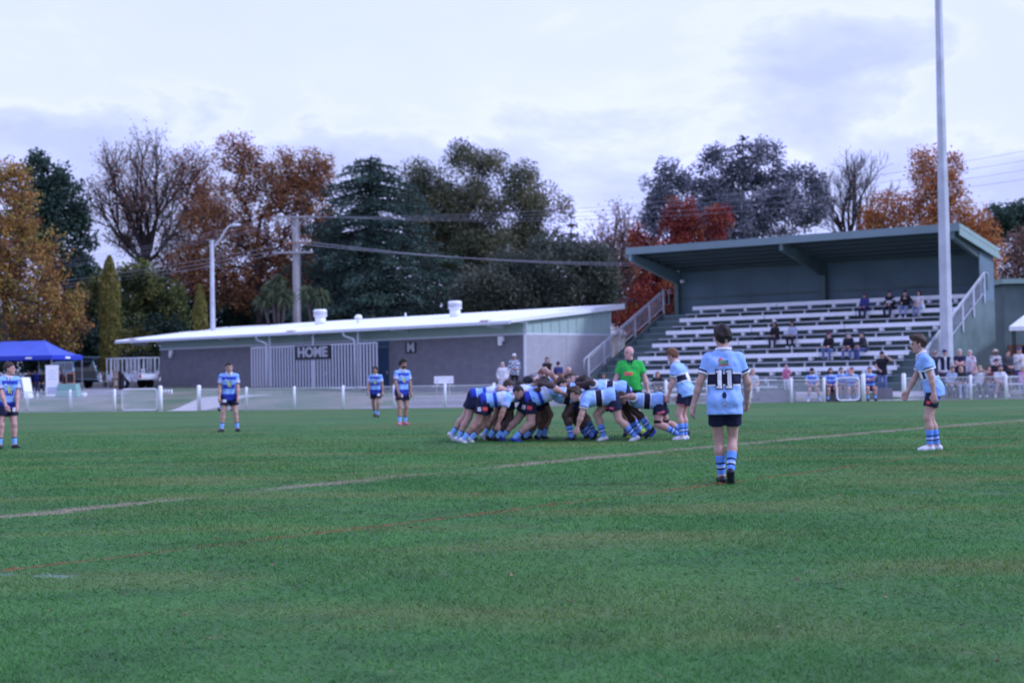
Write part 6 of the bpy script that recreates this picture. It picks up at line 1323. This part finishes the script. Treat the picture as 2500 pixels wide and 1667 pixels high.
# car
CF = frame_at(158, 97, 0); car = empty('parked_car', CF.o, math.radians(180 - 40), 'dark teal four wheel drive with open tailgate behind the gazebo', 'car')
def profile(mb, pts, y0, y1, inset=0.0): mb.prism([(x, y0, z) for x, z in pts], (0, y1 - y0, 0)); return mb
low = [(2.35, 0.45), (2.42, 0.75), (2.3, 1.0), (1.15, 1.12), (-2.32, 1.12), (-2.36, 0.5), (-1.85, 0.42), (-1.75, 0.66), (-1.45, 0.80), (-1.12, 0.66), (-1.02, 0.42), (1.02, 0.42), (1.12, 0.66), (1.45, 0.80), (1.75, 0.66), (1.85, 0.42)]
profile(MB(), low, -0.92, 0.92).build('body', cpaint, car, bevel=0.03)
cb = [(1.15, 1.11), (0.35, 1.68), (-0.3, 1.78), (-2.1, 1.76), (-2.3, 1.11)]
V = [(x, s * (0.9 - (z - 1.11) * 0.22), z) for s in (-1, 1) for x, z in cb]; n = len(cb)
MB().add(V, [tuple(range(n))[::-1], tuple(range(n, 2 * n))] + [(i, (i + 1) % n, n + (i + 1) % n, n + i) for i in range(n)]).build('cabin', cpaint, car, bevel=0.02)
for s in (-1, 1):
    for pts in ([(0.9, 1.2), (0.32, 1.60), (-0.25, 1.64), (-0.25, 1.2)], [(-0.33, 1.2), (-0.33, 1.64), (-1.15, 1.66), (-1.15, 1.2)], [(-1.3, 1.2), (-1.3, 1.66), (-1.95, 1.65), (-2.1, 1.2)]):
        MB().prism([(x, s * (0.905 - (z - 1.11) * 0.22), z) for x, z in pts], (0, s * 0.012, 0)).build('window', glass, car)
    for x in (1.43, -1.43):
        w = MB().tube([(x, s * 0.70, 0.37), (x, s * 0.935, 0.37)], 0.36, 20).build('wheel', tyre, car, True); MB().tube([(x, s * 0.936, 0.37), (x, s * 0.95, 0.37)], 0.22, 16).build('rim', rim, w)
    MB().box(-2.375, -2.15, s * 0.93 - 0.02, s * 0.93 + 0.015, 0.86, 1.08).build('tail_light', tail, car)
    MB().box(0.95, 1.1, s * 1.05 - 0.1, s * 1.05 + 0.1, 1.12, 1.28).build('side_mirror', cpaint, car)
    MB().box(-0.75, -0.6, s * 0.925 - 0.012, s * 0.925 + 0.012, 0.98, 1.02).build('door_handle', trimw, car)
MB().add([(-2.375, -0.78, 0.62), (-2.375, 0.78, 0.62), (-2.325, 0.78, 1.115), (-2.14, 0.68, 1.70), (-2.14, -0.68, 1.70), (-2.325, -0.78, 1.115)], [(0, 1, 2, 5), (5, 2, 3, 4)]).build('cargo_shade_panel', black, car)  # flat black sheet paints the darkness inside the open cargo bay
MB().box(-2.98, -2.38, -0.76, 0.76, 0.56, 0.62).build('tailgate', cpaint, car); MB().box(-2.5, -2.36, -0.9, 0.9, 0.40, 0.54).build('bumper', blackp, car)
MB().add([(-2.16, -0.72, 1.74), (-2.16, 0.72, 1.74), (-2.95, 0.66, 1.98), (-2.95, -0.66, 1.98), (-2.16, -0.72, 1.79), (-2.16, 0.72, 1.79), (-2.95, 0.66, 2.03), (-2.95, -0.66, 2.03)], [(0, 1, 2, 3), (7, 6, 5, 4), (0, 4, 5, 1), (1, 5, 6, 2), (2, 6, 7, 3), (3, 7, 4, 0)]).build('raised_hatch', cpaint, car)
# trailer
TF = frame_at(325, 93, 0); tl = empty('cage_trailer', TF.o, math.radians(180 - 38), 'galvanised cage trailer with tandem wheels beside the building', 'trailer')
MB().box(-1.6, 1.6, -0.8, 0.8, 0.52, 0.60).build('deck', steel, tl)
for s in (-1, 1): MB().box(-1.6, 1.6, s * 0.8 - 0.02, s * 0.8 + 0.02, 0.60, 0.88).build('side_board', steel, tl)
for x in (-1.6, 1.6): MB().box(x - 0.02, x + 0.02, -0.778, 0.778, 0.602, 0.88).build('end_board', trimw, tl)
for s in (-1, 1):
    for x in (-0.42, 0.36):
        w = MB().tube([(x, s * 0.84, 0.32), (x, s * 1.04, 0.32)], 0.32, 18).build('wheel', tyre, tl, True); MB().tube([(x, s * 1.041, 0.32), (x, s * 1.055, 0.32)], 0.20, 14).build('rim', white, w)
    MB().prism([(-0.95, s * 0.83, 0.50), (-0.75, s * 0.83, 0.72), (0.70, s * 0.83, 0.72), (0.92, s * 0.83, 0.50), (0.80, s * 0.83, 0.50), (0.62, s * 0.83, 0.67), (-0.68, s * 0.83, 0.67), (-0.83, s * 0.83, 0.50)], (0, s * 0.24, 0)).build('mudguard', steel, tl)
    for i in range(9):
        x = -1.55 + 3.1 * i / 8; MB().bar((x, s * 0.8, 0.88), (x, s * 0.8, 1.85), 0.04, 0.04).build('cage_bar', steel, tl)
    MB().bar((-1.57, s * 0.8, 1.87), (1.57, s * 0.8, 1.87), 0.05, 0.05).build('cage_rail', steel, tl)
    MB().box(-1.66, -1.625, s * 0.72 - 0.06, s * 0.72 + 0.06, 0.64, 0.84).build('tail_light', tail, tl)
    mb = MB()
    for i in range(8): mb.bar((-1.55, s * 0.8, 0.98 + 0.11 * i), (1.55, s * 0.8, 0.98 + 0.11 * i), 0.008, 0.008)
    tag(mb.build('mesh_wire', steel, tl), kind='stuff')
for x in (-1.6, 1.6):
    MB().bar((x, -0.77, 1.87), (x, 0.77, 1.87), 0.05, 0.05).build('cage_rail', steel, tl)
    for y in (-0.4, 0, 0.4): MB().bar((x, y, 0.881), (x, y, 1.84), 0.03, 0.03).build('cage_bar', steel, tl)
MB().bar((1.62, -0.6, 0.5), (2.7, 0, 0.45), 0.06, 0.08).build('drawbar', steel, tl); MB().bar((1.62, 0.6, 0.5), (2.7, 0.06, 0.45), 0.06, 0.08).build('drawbar', steel, tl); MB().tube([(2.5, 0, 0.5), (2.5, 0, 0.0)], 0.035, 8).build('jockey_stand', steel, tl)
# pallet stack, bag, banner, table, board, bucket, bottles
def obj_at(name, px, q, rz, lab, cat, z=None, group=None):
    g = gpt(px, q); return empty(name, (g.x, g.y, g.z if z is None else z), math.radians(rz), lab, cat, group)
wood = M('raw timber', (0.36, 0.26, 0.16), 0.9, 0.2, 5); cl_g = M('mint cloth', (0.22, 0.40, 0.36), 0.85, 0.08, 3); wblue = M('banner print', (0.42, 0.46, 0.66), 0.7, 0.1, 8)
e = obj_at('pallet_stack', 284, 20.5, -20, 'upright timber pallet beside the trailer', 'pallet')
for i in range(7): MB().box(-0.17, 0.17, -0.06, -0.02, 0.05 + i * 0.15, 0.15 + i * 0.15).build('slat', wood, e)
for x in (-0.15, 0.15): MB().box(x - 0.03, x + 0.03, -0.018, 0.06, 0, 1.1).build('upright', wood, e)
e = obj_at('dark_bag', 297, 20.5, 0, 'tall black bag leaning next to the pallet', 'bag'); V, F = solid([('c', np.array([0, 0, 0.12]), np.array([0.03, 0.02, 0.8]), 0.17, 0.15), ('c', np.array([0.03, 0.02, 0.8]), np.array([-0.1, 0, 1.05]), 0.14, 0.08)], 0.03, 0.05, [(np.array([0, 0, 0.0]), np.array([0, 0, -1.0]))]); me = np_mesh('bag_body', V, F, True); me.materials.append(blackp); link('bag_body', me, e); MB().tube([(-0.1, 0, 1.05), (-0.14, 0, 1.2), (-0.02, 0, 1.22), (0.05, 0, 1.0)], 0.015, 6).build('strap', blackp, e)
e = obj_at('banner', 128, 14.0, 4, 'tall white pull-up banner in front of the gazebo', 'banner')
bn = MB().box(-0.36, 0.36, -0.008, 0.008, 0.06, 1.78).build('panel', white, e); MB().box(-0.4, 0.4, -0.1, 0.1, -0.02, 0.06).build('foot', steel, e)
for i in range(3): MB().box(-0.27, 0.27, -0.012, -0.0085, 0.18 + i * 0.13, 0.28 + i * 0.13).build('print_block', wblue, bn)
for i in range(4): MB().box(-0.2, 0.2 - 0.06 * (i % 2), -0.012, -0.0085, 1.0 + i * 0.15, 1.03 + i * 0.15).build('print_line', wblue, bn)
e = obj_at('cloth_table', 168, 13.5, -6, 'small table under a mint green cloth', 'table')
MB().add([(-0.52, -0.3, 0.74), (0.52, -0.3, 0.74), (0.52, 0.3, 0.74), (-0.52, 0.3, 0.74), (-0.62, -0.38, 0.04), (0.64, -0.38, 0.02), (0.62, 0.38, 0.04), (-0.62, 0.38, 0.03)], [(0, 1, 2, 3), (4, 5, 1, 0), (5, 6, 2, 1), (6, 7, 3, 2), (7, 4, 0, 3)]).build('cloth', cl_g, e, bevel=0.02)
for x in (-0.45, 0.45):
    for y in (-0.25, 0.25): MB().box(x - 0.02, x + 0.02, y - 0.02, y + 0.02, -0.02, 0.7).build('leg', steel, e)
tz_ = e.location.z + 0.75
e = empty('chalkboard', (e.location.x + 0.08, e.location.y + 0.05, tz_), math.radians(-8), 'small orange framed chalkboard on the mint table', 'board')
ch = MB().box(-0.2, 0.2, -0.005, 0.005, 0.05, 0.55).build('slate', signm, e); ora = cloth((0.50, 0.24, 0.14))
for bx_ in ((-0.25, -0.2, 0, 0.6), (0.2, 0.25, 0, 0.6), (-0.2, 0.2, 0.55, 0.6), (-0.2, 0.2, 0.0, 0.05)): MB().box(bx_[0], bx_[1], -0.015, 0.015, bx_[2], bx_[3]).build('frame', ora, e)
e = obj_at('sandwich_board', 62, 13.2, 60, 'white folding sandwich board seen edge on under the gazebo', 'sign')
for s in (-1, 1): MB().add([(-0.3, s * 0.02, 1.15), (0.3, s * 0.02, 1.15), (0.3, s * 0.3, 0), (-0.3, s * 0.3, 0), (-0.3, s * 0.05, 1.15), (0.3, s * 0.05, 1.15), (0.3, s * 0.33, 0), (-0.3, s * 0.33, 0)], [(0, 1, 2, 3), (7, 6, 5, 4), (0, 4, 5, 1), (1, 5, 6, 2), (2, 6, 7, 3), (3, 7, 4, 0)]).build('board', white, e)
e = obj_at('bucket', 206, 13.0, 0, 'white bucket right of the mint table', 'bucket'); MB().tube([(0, 0, 0), (0, 0, 0.26)], [0.12, 0.15], 16).build('pail', white, e, True); MB().tube([(-0.15, 0, 0.24), (-0.1, -0.08, 0.12), (0.1, -0.08, 0.12), (0.15, 0, 0.24)], 0.006, 5).build('handle', steel, e)
for i, (px, q) in enumerate(((92, 13.0), (398, 15.0), (405, 15.0), (412, 15.0), (419, 15.0))):
    e = obj_at('drink_bottle', px, q, 0, 'white drink bottle on the ground under the gazebo' if i == 0 else f'white drink bottle, {["", "first", "second", "third", "fourth"][i]} from the left in the row at the wall foot', 'bottle', z=None if i == 0 else None)
    MB().tube([(0, 0, 0), (0, 0, 0.22), (0, 0, 0.26)], [0.055, 0.055, 0.03], 10).build('flask', white, e, True); MB().tube([(0, 0, 0.26), (0, 0, 0.32)], [0.028, 0.02], 8).build('cap', cloth((0.3, 0.34, 0.5)), e, True)
for px, lab in ((72, 'folding chair under the spectator furthest left'), (88, 'folding chair under the spectator in royal blue'), (106, 'folding chair next to the tall white banner'), (148, 'folding chair right of the tall white banner')):
    e = obj_at('camp_chair', px, 17.0 + (px % 7) * 0.2, 180, lab, 'chair', group='camp chairs under the gazebo')
    MB().box(-0.25, 0.25, -0.2, 0.25, 0.41, 0.44).build('seat', blackp, e); MB().box(-0.25, 0.25, -0.27, -0.23, 0.5, 0.95).build('backrest', blackp, e)
    for x in (-0.23, 0.23): MB().bar((x, -0.2, 0), (x, 0.22, 0.41), 0.025, 0.025).bar((x, 0.22, 0), (x, -0.25, 0.5), 0.025, 0.025).build('leg', concd, e)
# picket fence
A, B = P(-80, 930, 101), P(420, 930, 100); A.z = terr(A.x, A.y); B.z = terr(B.x, B.y); e = empty('picket_fence', A, math.atan2(B.y - A.y, B.x - A.x), 'white picket fence behind the car and trailer', 'fence'); ln = (B - A).length
pwhite = M('weathered white paint', (0.42, 0.41, 0.44), 0.8, 0.15)
pk = MB().prism([(-0.035, 0, 0), (0.035, 0, 0), (0.035, 0, 0.98), (0, 0, 1.06), (-0.035, 0, 0.98)], (0, 0.02, 0)).mesh('picket', pwhite)
for i in range(int(ln / 0.15)): o = link('picket', pk, e); o.location = (0.15 * i, -0.02, 0.05)
for z in (0.3, 0.85): MB().box(0, ln, 0.002, 0.04, z - 0.04, z + 0.04).build('rail', pwhite, e)
# strollers, bag, marquee
def stroller(px, q, lab, col):
    e = obj_at('stroller', px, q, 160, lab, 'stroller'); V, F = solid([('e', np.array([0, 0, 0.72]), np.eye(3), np.array([0.26, 0.34, 0.30])), ('c', np.array([0, 0.1, 0.5]), np.array([0, 0.42, 0.42]), 0.16, 0.12)], 0.03, 0.05, (), 0.0, lambda g: np.minimum(0.62 - g[..., 2], g[..., 1] - 0.08)); me = np_mesh('hood', V, F, True); me.materials.append(col); link('hood', me, e)
    V, F = solid([('c', np.array([0, -0.1, 0.5]), np.array([0, 0.35, 0.42]), 0.2, 0.16)], 0.03, 0.05); me = np_mesh('seat', V, F, True); me.materials.append(blackp); link('seat', me, e)
    MB().tube([(-0.22, -0.35, 1.0), (-0.22, 0.35, 0.2)], 0.015, 6).tube([(0.22, -0.35, 1.0), (0.22, 0.35, 0.2)], 0.015, 6).tube([(-0.22, -0.35, 1.0), (0.22, -0.35, 1.0)], 0.02, 6).tube([(-0.22, 0.0, 0.6), (-0.22, -0.3, 0.14)], 0.015, 6).tube([(0.22, 0.0, 0.6), (0.22, -0.3, 0.14)], 0.015, 6).build('frame', blackp, e)
    for x in (-0.24, 0.24):
        for y in (-0.3, 0.36): MB().tube([(x - 0.02, y, 0.13), (x + 0.02, y, 0.13)], 0.13, 14).build('wheel', tyre, e)
stroller(1289, 5.4, 'black pram with raised hood left of the seated woman in white', blackp); stroller(1303, 6.9, 'dark grey pram half behind the black pram', concd); stroller(2303, 1.7, 'black pram standing by the light pole', blackp)
yr, zr = row_pos(3); x = SF.lx(1852, yr, zr); e = empty('dark_bag', SF.w(x, yr, zr + 0.001), SF.rz, 'black bag lying on a bench left of the spectator all in black', 'bag'); V, F = solid([('c', np.array([-0.18, 0, 0.08]), np.array([0.18, 0, 0.08]), 0.09, 0.1)], 0.025, 0.03); me = np_mesh('bag_body', V, F, True); me.materials.append(blackp); link('bag_body', me, e); MB().tube([(-0.12, 0, 0.15), (0, -0.02, 0.26), (0.12, 0, 0.15)], 0.012, 6).build('strap', blackp, e)
MF = frame_at(2472, 70, -20); e = empty('marquee', MF.o, MF.rz, 'white marquee corner at the right edge of the photo', 'marquee')
z0 = P(2472, 797, 70).z - MF.o.z; MB().add([(-0.1, 0, z0), (4, 0, z0), (4, 4, z0), (-0.1, 4, z0), (2, 2, z0 + 1.7), (-0.1, 0, z0 - 0.2), (4, 0, z0 - 0.2), (4, 4, z0 - 0.2), (-0.1, 4, z0 - 0.2)], [(0, 1, 4), (1, 2, 4), (2, 3, 4), (3, 0, 4), (0, 5, 6, 1), (1, 6, 7, 2), (2, 7, 8, 3), (3, 8, 5, 0)]).build('canopy', white, e)
for x, y in ((0.05, 0.1), (3.9, 0.1), (0.05, 3.9), (3.9, 3.9)): MB().box(x - 0.03, x + 0.03, y - 0.03, y + 0.03, -0.05, z0).build('leg', black, e)
MB().tube([(0.5, 3.0, 0.0), (0.5, 3.0, 2.0)], 0.1, 10).build('rolled_wall', blackp, e)
# ---------------------------------------------------------------- grass blades and fallen leaves on the near field
n = 760000; u = RNG.random(n); y0_, y1_ = 4.2, 46.0; pw_ = 0.45
yy = (y0_ ** pw_ + u * (y1_ ** pw_ - y0_ ** pw_)) ** (1 / pw_); xx = (RNG.random(n) * 2 - 1) * (0.40 * yy + 3.6)
fade = np.clip((46 - yy) / 24, 0.05, 1); hgt = RNG.uniform(0.010, 0.032, n) * (1 + 0.25 * np.sin(xx * 1.7 + yy * 0.9)) * fade; wd = (0.0014 + 0.00030 * yy) * RNG.uniform(0.7, 1.3, n); az = RNG.random(n) * 2 * math.pi
db = np.abs(yy - np.polyval(BROWN, xx)); keep = (db > 0.16) | (RNG.random(n) < 0.35); hgt = np.where(keep, hgt, hgt * 0.3)
ca, sa = np.cos(az), np.sin(az); lx_, ly_ = RNG.normal(size=n) * 0.030 * (0.3 + 0.7 * fade), RNG.normal(size=n) * 0.030 * (0.3 + 0.7 * fade)
V = np.zeros((n, 3, 3), np.float32); V[:, 0] = np.stack([xx - ca * wd, yy - sa * wd, np.zeros(n)], 1); V[:, 1] = np.stack([xx + ca * wd, yy + sa * wd, np.zeros(n)], 1); V[:, 2] = np.stack([xx + lx_, yy + ly_, hgt], 1)
me = np_mesh('grass', V.reshape(-1, 3), np.arange(3 * n).reshape(n, 3)); set_attr(me, 'tint', np.repeat(RNG.uniform(0.84, 1.16, n), 3)); me.materials.append(turfb)
tag(link('grass', me), 'short mown green grass of the playing field', 'grass', kind='stuff')
n = 130; yy = 6 + 26 * RNG.random(n); xx = (RNG.random(n) * 2 - 1) * 0.36 * yy; C = np.stack([xx, yy, np.full(n, 0.038)], 1)
V, F, T = leaves(C, 0.03, RNG.random(n), 0.7, flat=0.85); me = np_mesh('fallen_leaves', V, F); set_attr(me, 'tint', T); me.materials.append(LM['brown']); tag(link('fallen_leaves', me), 'scattered dry leaves lying on the grass', 'leaves', kind='stuff')
